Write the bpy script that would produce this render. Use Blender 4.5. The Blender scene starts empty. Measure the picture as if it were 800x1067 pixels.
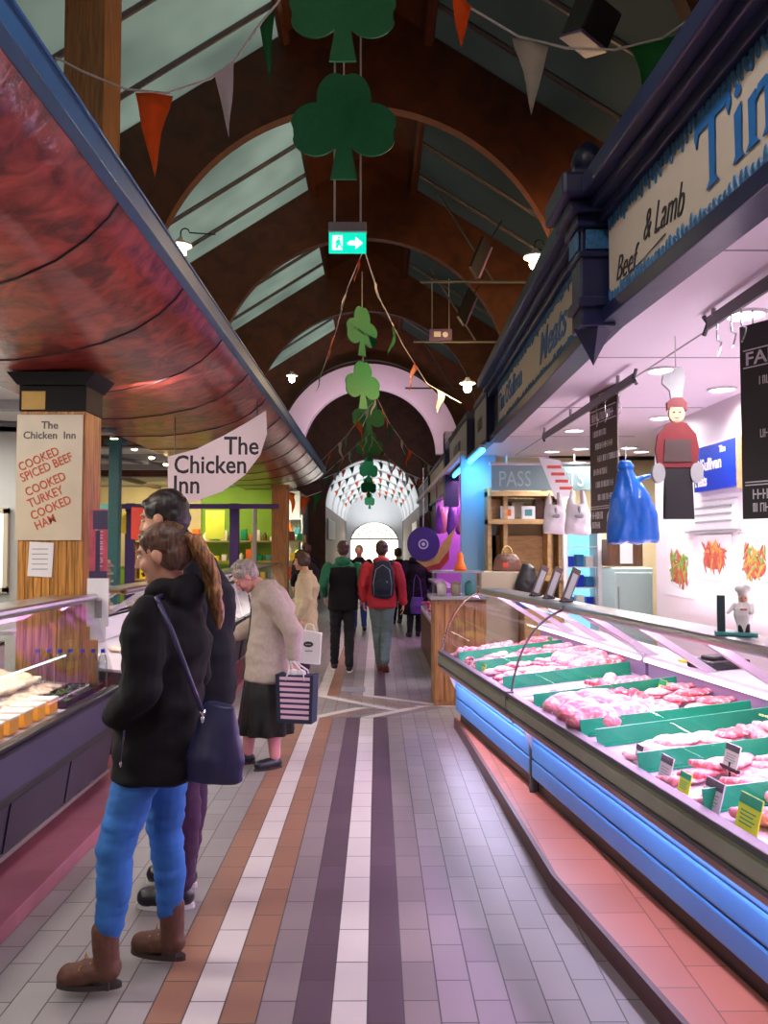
import bpy, bmesh, math, random
from mathutils import Vector, Matrix, Euler, noise
random.seed(7)
SC = bpy.context.scene
COL = SC.collection
PI = math.pi
ORD = ['nearest', 'second nearest', 'third nearest', 'fourth nearest', 'fifth nearest', 'sixth nearest', 'seventh nearest', 'eighth nearest', 'ninth nearest', 'tenth nearest', 'eleventh nearest', 'twelfth nearest']

# ---------------------------------------------------------------- camera
CAM_H = 1.68
FPX = 850.0
cam_data = bpy.data.cameras.new('camera'); cam = bpy.data.objects.new('camera', cam_data); COL.objects.link(cam)
cam_data.sensor_fit = 'VERTICAL'; cam_data.sensor_height = 24.0
cam_data.lens = 24.0*FPX/1067.0
cam_data.clip_start = 0.05; cam_data.clip_end = 300
cam.location = (0, 0, CAM_H)
cam.rotation_euler = (math.radians(90+2.32), 0, math.radians(-0.47))
SC.camera = cam
CM = Euler(cam.rotation_euler).to_matrix()
def ray(u, v): return CM @ Vector(((u-400)/FPX, -(v-533.5)/FPX, -1))
def P(u, v, Y=None, z=None, x=None):
    d = ray(u, v)
    if Y is not None: t = Y/d.y
    elif z is not None: t = (z-CAM_H)/d.z
    else: t = x/d.x
    return Vector((0, 0, CAM_H)) + d*t

# ---------------------------------------------------------------- materials
def _new(name):
    m = bpy.data.materials.new(name); m.use_nodes = True
    nt = m.node_tree; b = nt.nodes['Principled BSDF']
    return m, nt, b
def M(name, col, rough=.5, metal=0, var=.12, scale=18, bump=0, bscale=None, coat=0, stretch=None, emis=None, estr=0, sheen=0, spec=.5, sss=0):
    m, nt, b = _new(name); N = nt.nodes; L = nt.links
    tc = N.new('ShaderNodeTexCoord'); mp = N.new('ShaderNodeMapping'); L.new(tc.outputs['Object'], mp.inputs[0])
    if stretch: mp.inputs['Scale'].default_value = stretch
    nz = N.new('ShaderNodeTexNoise'); nz.inputs['Scale'].default_value = scale; nz.inputs['Detail'].default_value = 4
    L.new(mp.outputs[0], nz.inputs['Vector'])
    mx = N.new('ShaderNodeMix'); mx.data_type = 'RGBA'
    mx.inputs['A'].default_value = (*[max(0, c*(1-var*1.6)) for c in col], 1); mx.inputs['B'].default_value = (*[min(1, c*(1+var*1.6)) for c in col], 1)
    L.new(nz.outputs['Fac'], mx.inputs['Factor']); L.new(mx.outputs['Result'], b.inputs['Base Color'])
    b.inputs['Roughness'].default_value = rough; b.inputs['Metallic'].default_value = metal
    b.inputs['Specular IOR Level'].default_value = spec
    if coat: b.inputs['Coat Weight'].default_value = coat; b.inputs['Coat Roughness'].default_value = .06
    if sheen: b.inputs['Sheen Weight'].default_value = sheen
    if sss: b.inputs['Subsurface Weight'].default_value = sss; b.inputs['Subsurface Radius'].default_value = (.02, .008, .004)
    if emis: b.inputs['Emission Color'].default_value = (*emis, 1); b.inputs['Emission Strength'].default_value = estr
    if bump:
        bp = N.new('ShaderNodeBump'); bp.inputs['Strength'].default_value = bump; bp.inputs['Distance'].default_value = .02
        n2 = N.new('ShaderNodeTexNoise'); n2.inputs['Scale'].default_value = bscale or scale; n2.inputs['Detail'].default_value = 5
        L.new(mp.outputs[0], n2.inputs['Vector']); L.new(n2.outputs['Fac'], bp.inputs['Height']); L.new(bp.outputs[0], b.inputs['Normal'])
    return m
def E(name, col, s):
    m, nt, b = _new(name)
    b.inputs['Base Color'].default_value = (*col, 1); b.inputs['Emission Color'].default_value = (*col, 1); b.inputs['Emission Strength'].default_value = s
    return m
def glass(name, tint=(1, 1, 1), refl=.5):
    m = bpy.data.materials.new(name); m.use_nodes = True; nt = m.node_tree; N = nt.nodes; L = nt.links; N.clear()
    o = N.new('ShaderNodeOutputMaterial'); t = N.new('ShaderNodeBsdfTransparent'); g = N.new('ShaderNodeBsdfGlossy'); mx = N.new('ShaderNodeMixShader'); f = N.new('ShaderNodeLayerWeight')
    mm = N.new('ShaderNodeMath'); mm.operation = 'MULTIPLY'; mm.inputs[1].default_value = refl
    t.inputs[0].default_value = (*tint, 1); g.inputs['Roughness'].default_value = .03; f.inputs['Blend'].default_value = .25
    L.new(f.outputs['Fresnel'], mm.inputs[0]); L.new(mm.outputs[0], mx.inputs[0]); L.new(t.outputs[0], mx.inputs[1]); L.new(g.outputs[0], mx.inputs[2]); L.new(mx.outputs[0], o.inputs[0])
    return m
def tile(name, col, w=.28, h=.131, var=.12, rough=.38, mortar=(.06, .05, .05), ms=.012, swap=True, offs=(0, .035, 0)):
    m, nt, b = _new(name); N = nt.nodes; L = nt.links
    tc = N.new('ShaderNodeTexCoord'); sp = N.new('ShaderNodeSeparateXYZ'); cb = N.new('ShaderNodeCombineXYZ'); mp = N.new('ShaderNodeMapping')
    L.new(tc.outputs['Object'], sp.inputs[0])
    if swap: L.new(sp.outputs['Y'], cb.inputs['X']); L.new(sp.outputs['X'], cb.inputs['Y'])
    else: L.new(sp.outputs['X'], cb.inputs['X']); L.new(sp.outputs['Y'], cb.inputs['Y'])
    L.new(cb.outputs[0], mp.inputs[0]); mp.inputs['Location'].default_value = offs
    br = N.new('ShaderNodeTexBrick'); L.new(mp.outputs[0], br.inputs['Vector'])
    br.inputs['Scale'].default_value = 1; br.inputs['Brick Width'].default_value = w; br.inputs['Row Height'].default_value = h
    br.inputs['Mortar Size'].default_value = ms*.25; br.inputs['Mortar Smooth'].default_value = .1; br.inputs['Bias'].default_value = 0
    br.inputs['Color1'].default_value = (*[c*(1-var) for c in col], 1); br.inputs['Color2'].default_value = (*[min(1, c*(1+var)) for c in col], 1); br.inputs['Mortar'].default_value = (*mortar, 1)
    nz = N.new('ShaderNodeTexNoise'); nz.inputs['Scale'].default_value = 2.2; nz.inputs['Detail'].default_value = 6
    L.new(tc.outputs['Object'], nz.inputs['Vector'])
    mx = N.new('ShaderNodeMix'); mx.data_type = 'RGBA'; mx.blend_type = 'MULTIPLY'; mx.inputs['Factor'].default_value = .35
    L.new(br.outputs['Color'], mx.inputs['A']); L.new(nz.outputs['Color'], mx.inputs['B'])
    hs = N.new('ShaderNodeMix'); hs.data_type = 'RGBA'; hs.blend_type = 'MULTIPLY'; hs.inputs['Factor'].default_value = .25
    L.new(br.outputs['Color'], hs.inputs['A']); L.new(nz.outputs['Fac'], hs.inputs['B']); L.new(hs.outputs['Result'], b.inputs['Base Color'])
    b.inputs['Roughness'].default_value = rough
    bp = N.new('ShaderNodeBump'); bp.inputs['Strength'].default_value = .35; bp.inputs['Distance'].default_value = .004; bp.invert = True
    L.new(br.outputs['Fac'], bp.inputs['Height']); L.new(bp.outputs[0], b.inputs['Normal'])
    return m
def wood(name, col, rough=.45, dirz=(8, 8, .8), dark=.45, coat=0, scale=3):
    m, nt, b = _new(name); N = nt.nodes; L = nt.links
    tc = N.new('ShaderNodeTexCoord'); mp = N.new('ShaderNodeMapping'); mp.inputs['Scale'].default_value = dirz; L.new(tc.outputs['Object'], mp.inputs[0])
    nz = N.new('ShaderNodeTexNoise'); nz.inputs['Scale'].default_value = scale; nz.inputs['Detail'].default_value = 8; nz.inputs['Distortion'].default_value = .6; L.new(mp.outputs[0], nz.inputs['Vector'])
    cr = N.new('ShaderNodeValToRGB'); cr.color_ramp.elements[0].position = .35; cr.color_ramp.elements[1].position = .65
    cr.color_ramp.elements[0].color = (*[c*dark for c in col], 1); cr.color_ramp.elements[1].color = (*col, 1)
    L.new(nz.outputs['Fac'], cr.inputs[0]); L.new(cr.outputs[0], b.inputs['Base Color']); b.inputs['Roughness'].default_value = rough
    if coat: b.inputs['Coat Weight'].default_value = coat; b.inputs['Coat Roughness'].default_value = .08
    return m

MT = {}
MT['timber'] = wood('dark_timber', (.10, .027, .008), .55, (1.2, 1.2, 1.2), .55)
MT['timber2'] = wood('light_oak_timber', (.42, .2, .065), .5, (14, 14, 1.2), .55)
MT['bamboo'] = wood('honey_wood_cladding', (.62, .28, .055), .42, (16, 16, 1.0), .35)
MT['plank'] = wood('pale_pine', (.55, .33, .14), .55, (2, 8, 8), .7)
MT['darkwood'] = wood('stall_dark_wood', (.12, .05, .025), .5, (6, 6, 1), .5)
MT['steel'] = M('brushed_steel', (.55, .55, .56), .28, 1, .06, 40, stretch=(1, .05, 1))
MT['alu'] = M('dull_aluminium', (.42, .42, .38), .38, .85, .05, 30)
MT['chrome'] = M('chrome', (.8, .8, .82), .12, 1, .02)
MT['black'] = M('black_paint', (.015, .014, .016), .45, 0, .1)
MT['blackm'] = M('black_metal', (.03, .03, .032), .35, .6, .1)
MT['white'] = M('white_paint', (.78, .76, .78), .5, 0, .03)
MT['paper'] = M('white_paper', (.75, .74, .76), .7, 0, .03)
MT['cream'] = M('cream_board', (.50, .43, .31), .5, 0, .05, 6)
MT['navy'] = M('navy_gloss_paint', (.008, .011, .045), .35, 0, .15, 9, bump=.1)
MT['bluetrim'] = M('teal_blue_trim_paint', (.02, .10, .20), .5, 0, .7, 60)
MT['inkblue'] = M('blue_lettering', (.01, .12, .32), .5, 0, .08)
MT['ink'] = M('black_lettering', (.02, .02, .025), .6, 0, .05)
MT['inkred'] = M('red_lettering', (.5, .06, .035), .6, 0, .1)
MT['gold'] = M('ochre_shadow_lettering', (.62, .4, .1), .6, 0, .1)
MT['orange'] = M('orange_fabric', (.85, .16, .015), .7, 0, .08, 20)
MT['green'] = M('green_fabric', (.015, .19, .055), .7, 0, .08, 20)
MT['cloth'] = M('white_fabric', (.62, .6, .6), .75, 0, .05, 20)
MT['shamrock'] = M('shamrock_foil_card', (.008, .17, .055), .6, 0, .12, 25, bump=.15)
MT['string'] = M('white_cord', (.6, .58, .56), .8, 0, .05)
MT['glass'] = glass('clear_glass')
MT['glassl'] = glass('counter_glass', (.97, .98, .98), .55)
MT['purple'] = M('purple_paint', (.07, .03, .2), .5, 0, .1)
MT['tealp'] = M('teal_painted_steel', (.015, .1, .1), .45, 0, .1)
MT['redp'] = M('red_plastic', (.75, .05, .02), .4, 0, .08)
MT['yellow'] = M('yellow_plastic', (.85, .62, .03), .45, 0, .08)
MT['lime'] = M('lime_wall_paint', (.22, .42, .03), .6, 0, .1, 3)
MT['limetag'] = M('lime_card', (.6, .75, .03), .55, 0, .06)
MT['greenp'] = M('green_plastic_strip', (.0, .26, .12), .4, 0, .08, 8)
MT['grey'] = M('grey_paint', (.28, .28, .29), .55, 0, .08)
MT['dgrey'] = M('dark_grey_paint', (.06, .06, .065), .5, 0, .1)
MT['brown'] = M('brown_leather', (.12, .045, .025), .42, 0, .2, 25, bump=.15)
MT['bluepanel'] = M('blue_enamel_panel', (.07, .24, .62), .32, 0, .06, 4)
MT['skin'] = M('skin', (.60, .32, .20), .5, 0, .08, 12, sss=.12)
MT['skinpink'] = M('flushed_skin', (.66, .30, .25), .5, 0, .08, 12, sss=.12)
MT['lip'] = M('lips', (.42, .12, .1), .45, 0, .05)
MT['eye'] = M('dark_iris', (.03, .025, .03), .15, 0, .05)
MT['eyew'] = M('eye_white', (.7, .7, .68), .3, 0, .02)
MT['kerb'] = tile('terracotta_kerb_tile', (.50, .17, .13), .30, .30, .1, .35, (.16, .06, .05), .01)
MT['kerbdark'] = M('kerb_edge', (.1, .035, .04), .4, 0, .15)

# ---------------------------------------------------------------- mesh helpers
class MB:
    def __init__(s): s.bm = bmesh.new(); s.mi = 0
    def _cap(s, n0):
        s.bm.faces.ensure_lookup_table()
        for f in s.bm.faces[n0:]: f.material_index = s.mi
    def box(s, a, b, bev=0, rot=None, piv=None):
        n0 = len(s.bm.faces)
        a = Vector(a); b = Vector(b); c = (a+b)/2; d = b-a
        mt = Matrix.Translation(c) @ Matrix.Diagonal((abs(d.x), abs(d.y), abs(d.z), 1))
        r = bmesh.ops.create_cube(s.bm, size=1, matrix=mt)
        vs = r['verts']
        if bev:
            es = list({e for v in vs for e in v.link_edges})
            rr = bmesh.ops.bevel(s.bm, geom=es, offset=bev, segments=2, affect='EDGES', profile=.6)
            vs = list({v for f in rr['faces'] for v in f.verts} | {v for v in vs if v.is_valid})
        if rot is not None:
            pv = Vector(piv) if piv is not None else c
            R = Matrix.Translation(pv) @ (rot if isinstance(rot, Matrix) else Euler(rot).to_matrix()).to_4x4() @ Matrix.Translation(-pv)
            s.bm.verts.ensure_lookup_table()
            for v in vs: v.co = R @ v.co
        s._cap(n0 if not bev else 0 if s.mi == 0 else n0); return s
    def tube(s, pts, r, n=10, caps=True):
        n0 = len(s.bm.faces)
        pts = [Vector(p) for p in pts]; rs = r if isinstance(r, (list, tuple)) else [r]*len(pts)
        rings = []; up = None
        for i, p in enumerate(pts):
            t = (pts[min(i+1, len(pts)-1)] - pts[max(i-1, 0)]).normalized()
            if up is None: up = Vector((0, 0, 1)) if abs(t.z) < .9 else Vector((1, 0, 0))
            sd = t.cross(up).normalized(); u2 = sd.cross(t).normalized(); up = u2
            rings.append([s.bm.verts.new(p + (sd*math.cos(2*PI*k/n) + u2*math.sin(2*PI*k/n))*rs[i]) for k in range(n)])
        for i in range(len(rings)-1):
            for k in range(n): s.bm.faces.new((rings[i][k], rings[i][(k+1) % n], rings[i+1][(k+1) % n], rings[i+1][k]))
        if caps: s.bm.faces.new(rings[0][::-1]); s.bm.faces.new(rings[-1])
        s._cap(n0); return s
    def lathe(s, prof, c=(0, 0, 0), n=20):
        n0 = len(s.bm.faces); c = Vector(c)
        rings = [[s.bm.verts.new(c+Vector((r*math.cos(2*PI*k/n), r*math.sin(2*PI*k/n), z))) for k in range(n)] for r, z in prof]
        for i in range(len(rings)-1):
            for k in range(n): s.bm.faces.new((rings[i][k], rings[i][(k+1) % n], rings[i+1][(k+1) % n], rings[i+1][k]))
        if prof[0][0] > 0: s.bm.faces.new(rings[0][::-1])
        if prof[-1][0] > 0: s.bm.faces.new(rings[-1])
        s._cap(n0); return s
    def prism(s, pts, a, b, axis='y'):
        """closed outline pts in the plane across axis, from a to b"""
        n0 = len(s.bm.faces)
        def mk(p, t):
            if axis == 'y': return Vector((p[0], t, p[1]))
            if axis == 'x': return Vector((t, p[0], p[1]))
            return Vector((p[0], p[1], t))
        A = [s.bm.verts.new(mk(p, a)) for p in pts]; B = [s.bm.verts.new(mk(p, b)) for p in pts]
        n = len(pts)
        for i in range(n): s.bm.faces.new((A[i], A[(i+1) % n], B[(i+1) % n], B[i]))
        f1 = s.bm.faces.new(A[::-1]); f2 = s.bm.faces.new(B)
        if n > 4: bmesh.ops.triangulate(s.bm, faces=[f1, f2])
        s._cap(n0); return s
    def quad(s, a, b, c, d):
        n0 = len(s.bm.faces); s.bm.faces.new([s.bm.verts.new(Vector(q)) for q in (a, b, c, d)]); s._cap(n0); return s
    def ell(s, c, r, rot=None, seg=16):
        n0 = len(s.bm.faces); r = (r, r, r) if not hasattr(r, '__len__') else r
        R = Euler(rot).to_matrix().to_4x4() if rot else Matrix.Identity(4)
        bmesh.ops.create_uvsphere(s.bm, u_segments=seg, v_segments=max(6, seg*2//3), radius=1, matrix=Matrix.Translation(Vector(c)) @ R @ Matrix.Diagonal((*r, 1)))
        s._cap(n0); return s
    def cap(s, p0, r0, p1, r1, n=14):
        p0 = Vector(p0); p1 = Vector(p1); d = (p1-p0)
        L = d.length
        if L < 1e-5: return s.ell(p0, r0)
        t = d/L; pts = []; rs = []
        for k in range(5):
            a = PI/2*(1-k/4); pts.append(p0 - t*r0*math.sin(a)); rs.append(max(r0*math.cos(a), r0*.05))
        for k in range(5):
            a = PI/2*(k/4); pts.append(p1 + t*r1*math.sin(a)); rs.append(max(r1*math.cos(a), r1*.05))
        return s.tube(pts, rs, n)
    def loft(s, rings, n=24):
        """rings: (cx, cy, cz, rx, ry) closed stack of ellipses"""
        n0 = len(s.bm.faces); R = []
        for (cx, cy, cz, rx, ry) in rings:
            R.append([s.bm.verts.new((cx+rx*math.cos(2*PI*k/n), cy+ry*math.sin(2*PI*k/n), cz)) for k in range(n)])
        for i in range(len(R)-1):
            for k in range(n): s.bm.faces.new((R[i][k], R[i][(k+1) % n], R[i+1][(k+1) % n], R[i+1][k]))
        s.bm.faces.new(R[0][::-1]); s.bm.faces.new(R[-1]); s._cap(n0); return s
    def build(s, name, mats, parent=None, smooth=False, loc=None, rot=None):
        bmesh.ops.recalc_face_normals(s.bm, faces=s.bm.faces[:])
        me = bpy.data.meshes.new(name); s.bm.to_mesh(me); s.bm.free()
        return link(name, me, mats, parent, smooth, loc, rot)
def link(name, me, mats, parent=None, smooth=False, loc=None, rot=None):
    o = bpy.data.objects.new(name, me); COL.objects.link(o)
    for m in (mats if isinstance(mats, (list, tuple)) else [mats]): me.materials.append(MT[m] if isinstance(m, str) else m)
    if smooth:
        for p in me.polygons: p.use_smooth = True
    if smooth == 'auto':
        me.set_sharp_from_angle(angle=math.radians(40))
    if parent is not None: o.parent = parent
    if loc is not None: o.location = loc
    if rot is not None: o.rotation_euler = rot
    return o
def blob(mb, name, mats, parent=None, voxel=.008, sm=4, fold=0, fscale=12, sub=0, stretch=(1, 1, 1)):
    """fuse overlapping closed shapes into one continuous skin"""
    bmesh.ops.recalc_face_normals(mb.bm, faces=mb.bm.faces[:])
    me = bpy.data.meshes.new('tmp'); mb.bm.to_mesh(me); mb.bm.free()
    t = bpy.data.objects.new('tmp', me); COL.objects.link(t)
    r = t.modifiers.new('r', 'REMESH'); r.mode = 'VOXEL'; r.voxel_size = voxel
    if sm: q = t.modifiers.new('s', 'SMOOTH'); q.iterations = sm; q.factor = .5
    dg = bpy.context.evaluated_depsgraph_get(); dg.update()
    me2 = bpy.data.meshes.new_from_object(t.evaluated_get(dg)); me2.name = name
    bpy.data.objects.remove(t); bpy.data.meshes.remove(me)
    me2.materials.clear()
    if fold:
        nn = [v.normal.copy() for v in me2.vertices]
        for v, n in zip(me2.vertices, nn):
            p = Vector((v.co.x*stretch[0], v.co.y*stretch[1], v.co.z*stretch[2]))*fscale
            v.co += n*fold*(noise.noise(p) + .5*noise.noise(p*2.1+Vector((7, 3, 1))))
    for p in me2.polygons: p.use_smooth = True; p.material_index = 0
    return link(name, me2, mats, parent, 'k')
def tag(o, label=None, cat=None, group=None, kind=None):
    if label: o['label'] = label
    if cat: o['category'] = cat
    if group: o['group'] = group
    if kind: o['kind'] = kind
    return o
def thing(name, label, cat, loc=(0, 0, 0), rotz=0, group=None):
    o = bpy.data.objects.new(name, None); COL.objects.link(o); o.empty_display_size = .1
    o.location = loc; o.rotation_euler = (0, 0, rotz)
    return tag(o, label, cat, group)
def struct(o): o['kind'] = 'structure'; return o
def copy_tree(o, parent=None):
    c = o.copy(); COL.objects.link(c); c.parent = parent
    for ch in list(o.children): copy_tree(ch, c)
    return c
def text(name, s, size, loc, rot, mat, parent=None, bold=0, ext=.001, align='LEFT', sx=1, shear=0):
    cu = bpy.data.curves.new(name, 'FONT'); cu.body = s; cu.size = size; cu.extrude = ext; cu.offset = bold; cu.align_x = align; cu.shear = shear; cu.resolution_u = 3
    t = bpy.data.objects.new('tmp', cu); COL.objects.link(t)
    dg = bpy.context.evaluated_depsgraph_get(); dg.update()
    me = bpy.data.meshes.new_from_object(t.evaluated_get(dg)); bpy.data.objects.remove(t)
    me.materials.clear()
    o = link(name, me, mat, parent, False, loc, rot); o.scale = (sx, 1, 1)
    return o
def light(kind, name, loc, energy, col, rot=(0, 0, 0), size=.1, sizey=None, spot=None, blend=.6):
    d = bpy.data.lights.new(name, kind); d.energy = energy; d.color = col
    if kind == 'AREA':
        d.size = size
        if sizey: d.shape = 'RECTANGLE'; d.size_y = sizey
    elif kind in ('POINT', 'SPOT'): d.shadow_soft_size = size
    if kind == 'SPOT': d.spot_size = spot or 2; d.spot_blend = blend
    o = bpy.data.objects.new(name, d); COL.objects.link(o); o.location = loc; o.rotation_euler = rot
    return o
def scribble(name, w, h, loc, rot, mat, parent, seed=1, n=None):
    """illegible small lettering: short upright strokes, w wide and h high"""
    rr = random.Random(seed); mb = MB(); x = 0
    while x < w-h*.2:
        cw = h*rr.uniform(.3, .55); k = rr.randrange(4)
        mb.box((x, 0, 0), (x+h*.13, h, .001))
        if k != 1: mb.box((x, h*(.0, .84, .42, .84)[k], 0), (x+cw, h*(.16, 1, .58, 1)[k], .001))
        if k in (0, 3): mb.box((x+cw-h*.13, 0, 0), (x+cw, h, .001))
        x += cw+h*.1
    return mb.build(name, mat, parent, loc=loc, rot=rot)
RAISLE = (PI/2, 0, -PI/2)   # writing on a face turned to the aisle from the right side
RCAM = (PI/2, 0, 0)         # writing on a face turned to the entrance end
# ================================================================ SETTING
# floor: tile columns of 0.131 m running down the aisle, inlaid stripes, chevrons at 8-9.2 m
cols = {'dk': tile('floor_tile_plum', (.095, .06, .08)), 'wh': tile('floor_tile_ivory', (.56, .52, .48), var=.05), 'br': tile('floor_tile_terracotta', (.27, .14, .09)),
        'gr': tile('floor_tile_grey', (.22, .18, .18)), 'lg': tile('floor_tile_stone', (.27, .25, .24)), 'vi': tile('floor_tile_lilac_grey', (.25, .205, .225))}
order = ['dk', 'wh', 'br', 'gr', 'lg', 'vi']
mb = MB(); Y0, Y1, Y2, Y3 = -3.0, 8.03, 9.18, 52.0
def kx(k): return -.035+.131*k
def colmat(k):
    return {0: 'dk', 1: 'gr', -1: 'wh', -2: 'dk', -3: 'gr', -4: 'br', -5: 'wh', -6: 'br'}.get(k, 'lg' if k < 0 else 'vi')
for (ya, yb) in ((Y0, Y1), (Y2, Y3)):
    for k in range(-13, 10):
        mb.mi = order.index(colmat(k) if ya < 5 or k in (-5, -1, 0, -4, -3) else 'lg')
        mb.quad((kx(k), ya, 0), (kx(k+1), ya, 0), (kx(k+1), yb, 0), (kx(k), yb, 0))
    mb.mi = order.index('lg')
    mb.quad((-9, ya, 0), (kx(-13), ya, 0), (kx(-13), yb, 0), (-9, yb, 0)); mb.quad((kx(10), ya, 0), (9, ya, 0), (9, yb, 0), (kx(10), yb, 0))
mb.mi = order.index('lg'); mb.quad((-9, Y1, 0), (9, Y1, 0), (9, Y2, 0), (-9, Y2, 0))
struct(mb.build('floor', [cols[k] for k in order]))
# chevron inlays (diagonal ivory and coloured bands)
mb = MB(); imats = ['inlay_ivory', 'inlay_brown', 'inlay_plum']
MT['inlay_ivory'] = M('inlay_ivory', (.56, .52, .48), .4, 0, .08, 9); MT['inlay_brown'] = M('inlay_brown', (.24, .16, .12), .4, 0, .12, 9); MT['inlay_plum'] = M('inlay_plum', (.2, .14, .16), .4, 0, .12, 9)
def band(x0, y0, x1, y1, w=.131, mi=0):
    mb.mi = mi
    mb.prism([(x0-w/2, y0), (x0+w/2, y0), (x1+w/2, y1), (x1-w/2, y1)], -.004, .0015, 'z')
band(-.625, Y1, -.16, 8.52); band(-.1, Y1, .48, 8.60); band(-.625, Y2, .18, 8.38); band(-.1, Y2, .78, 8.55)
band(-.36, Y1, .05, 8.42, .12, 2); band(-.36, Y2, .36, 8.5, .2, 1); band(.03, Y1, .62, 8.52, .11, 2); band(.03, Y2, .85, 8.62, .1, 1); band(-.5, Y1, -.05, 8.46, .1, 1)
struct(mb.build('floor_inlay', imats))
# drain cover
mb = MB(); mb.box((-.42, 9.42, 0), (-.14, 9.72, .008), .003)
for i in range(6): mb.box((-.38, 9.46+i*.04, .008), (-.18, 9.475+i*.04, .012))
d = mb.build('floor_drain_cover', 'grey'); tag(d, 'small square metal drain cover set in the floor between the ivory stripes', 'drain cover')

# left kerb
mb = MB(); mb.box((-2.9, -2, 0), (-1.58, 18, .08), .008)
MT['kerbl'] = M('plum_painted_kerb', (.30, .1, .13), .35, 0, .25, 5)
struct(mb.build('trim_1', 'kerbl'))
# right kerb following the counter, with a kink
kp = [(1.23, 1.4), (1.016, 2.86), (.855, 4.0), (.80, 5.6), (.72, 7.6), (3.2, 7.9), (3.2, 1.4)]
mb = MB(); mb.prism(kp, 0, .085, 'z'); struct(mb.build('trim_2', 'kerb'))
mb = MB()
for a, b in zip(kp[:4], kp[1:5]):
    mb.prism([(a[0]-.012, a[1]), (a[0]+.012, a[1]), (b[0]+.012, b[1]), (b[0]-.012, b[1])], 0, .088, 'z')
struct(mb.build('trim_3', 'kerbdark'))

# ---------------------------------------------------------------- timber roof
X0 = -.26; R = 2.6; ZC = 4.56; SL = math.tan(math.radians(32.5)); ZA = ZC+1.58*R
FR = [5.55, 9.95, 14.35, 18.9, 23.4, 27.6]
def frame_outline(Rr, half=4.6, leg=0.0, n=40):
    """outline of one plywood roof frame: pitched outside, round inside"""
    out = [(X0-half, 2.9), (X0-half, ZA-half*SL), (X0, ZA), (X0+half, ZA-half*SL), (X0+half, 2.9), (X0+Rr, 2.9)]
    inn = [(X0+Rr*math.cos(a), ZC+Rr*math.sin(a)) for a in [PI*i/n for i in range(n+1)]]
    return out + inn + [(X0-Rr, 2.9)]
def strip_frame(Rr, ya, yb, half=4.6, n=48):
    """same, as quads between the round inside and the pitched outside"""
    mb = MB(); pin = [(X0+Rr, 2.9)] + [(X0+Rr*math.cos(PI*i/n), ZC+Rr*math.sin(PI*i/n)) for i in range(n+1)] + [(X0-Rr, 2.9)]
    po = []
    for (x, z) in pin:
        dx = x-X0; dz = z-ZC
        if z <= ZC: po.append((X0+half*(1 if dx > 0 else -1), z)); continue
        # ray from the centre to the roof slope
        a = math.atan2(dz, abs(dx)); s = math.sin(a); c = math.cos(a)
        t = (ZA-ZC)/(s+SL*c); t = min(t, half/max(c, 1e-4))
        po.append((X0+math.copysign(t*c, dx), ZC+t*s))
    def v(p, y): return mb.bm.verts.new((p[0], y, p[1]))
    A = [v(p, ya) for p in pin]; B = [v(p, ya) for p in po]; C = [v(p, yb) for p in pin]; D = [v(p, yb) for p in po]
    for i in range(len(pin)-1):
        for q in ((A[i], A[i+1], B[i+1], B[i]), (C[i], D[i], D[i+1], C[i+1]), (A[i], C[i], C[i+1], A[i+1]), (B[i], B[i+1], D[i+1], D[i])): mb.bm.faces.new(q)
    return mb
for i, y in enumerate(FR):
    if i == 4: continue
    struct(strip_frame(R, y, y+.16).build('roof_frame', 'timber', smooth=False))
MT['archwhite'] = M('pale_pink_plaster', (.70, .52, .62), .6, 0, .05, 3)
# fifth: pale plastered arch inside the timber frame
struct(strip_frame(2.56, 23.75, 23.95).build('roof_frame', 'timber'))
mb = MB(); n = 40
for i in range(n):
    a0 = PI*i/n; a1 = PI*(i+1)/n
    pr = [(X0+.03+r*math.cos(a), 4.30+r*math.sin(a)*1.0) for r, a in ((2.62, a0), (2.62, a1), (1.93, a1), (1.93, a0))]
    mb.prism(pr, 23.4, 23.74)
struct(mb.build('plaster_arch', 'archwhite'))
# roof slopes: translucent panels to the left, dull boarded panels to the right
MT['skylight'] = bpy.data.materials.new('milky_skylight_panel')
m = MT['skylight']; m.use_nodes = True; nt = m.node_tree; nt.nodes.clear(); N = nt.nodes; L = nt.links
o_ = N.new('ShaderNodeOutputMaterial'); t_ = N.new('ShaderNodeBsdfTranslucent'); df = N.new('ShaderNodeBsdfDiffuse'); mx = N.new('ShaderNodeMixShader'); nz = N.new('ShaderNodeTexNoise'); cr = N.new('ShaderNodeValToRGB')
tc_ = N.new('ShaderNodeTexCoord'); L.new(tc_.outputs['Object'], nz.inputs['Vector'])
nz.inputs['Scale'].default_value = .8; cr.color_ramp.elements[0].color = (.06, .078, .066, 1); cr.color_ramp.elements[1].color = (.13, .165, .135, 1); cr.color_ramp.elements[0].position = .3; cr.color_ramp.elements[1].position = .7
df.inputs[0].default_value = (.10, .115, .10, 1); mx.inputs[0].default_value = .2
L.new(nz.outputs['Fac'], cr.inputs[0]); L.new(cr.outputs[0], t_.inputs[0]); L.new(t_.outputs[0], mx.inputs[1]); L.new(df.outputs[0], mx.inputs[2]); L.new(mx.outputs[0], o_.inputs[0])
MT['boardroof'] = M('grey_roof_board', (.09, .095, .095), .7, 0, .1, 2)
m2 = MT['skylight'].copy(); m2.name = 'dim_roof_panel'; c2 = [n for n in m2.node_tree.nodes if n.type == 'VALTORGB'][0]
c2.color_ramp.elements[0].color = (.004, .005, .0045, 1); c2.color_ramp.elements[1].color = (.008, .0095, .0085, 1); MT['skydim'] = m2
MT['mull'] = M('mauve_grey_glazing_bar', (.10, .085, .095), .5, 0, .1)
H = 4.7
def slope_pt(s, t, y): # t distance from the ridge horizontally
    return (X0+s*t, y, ZA-.02-t*SL)
YA, YB = -1.0, 30.0
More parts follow.
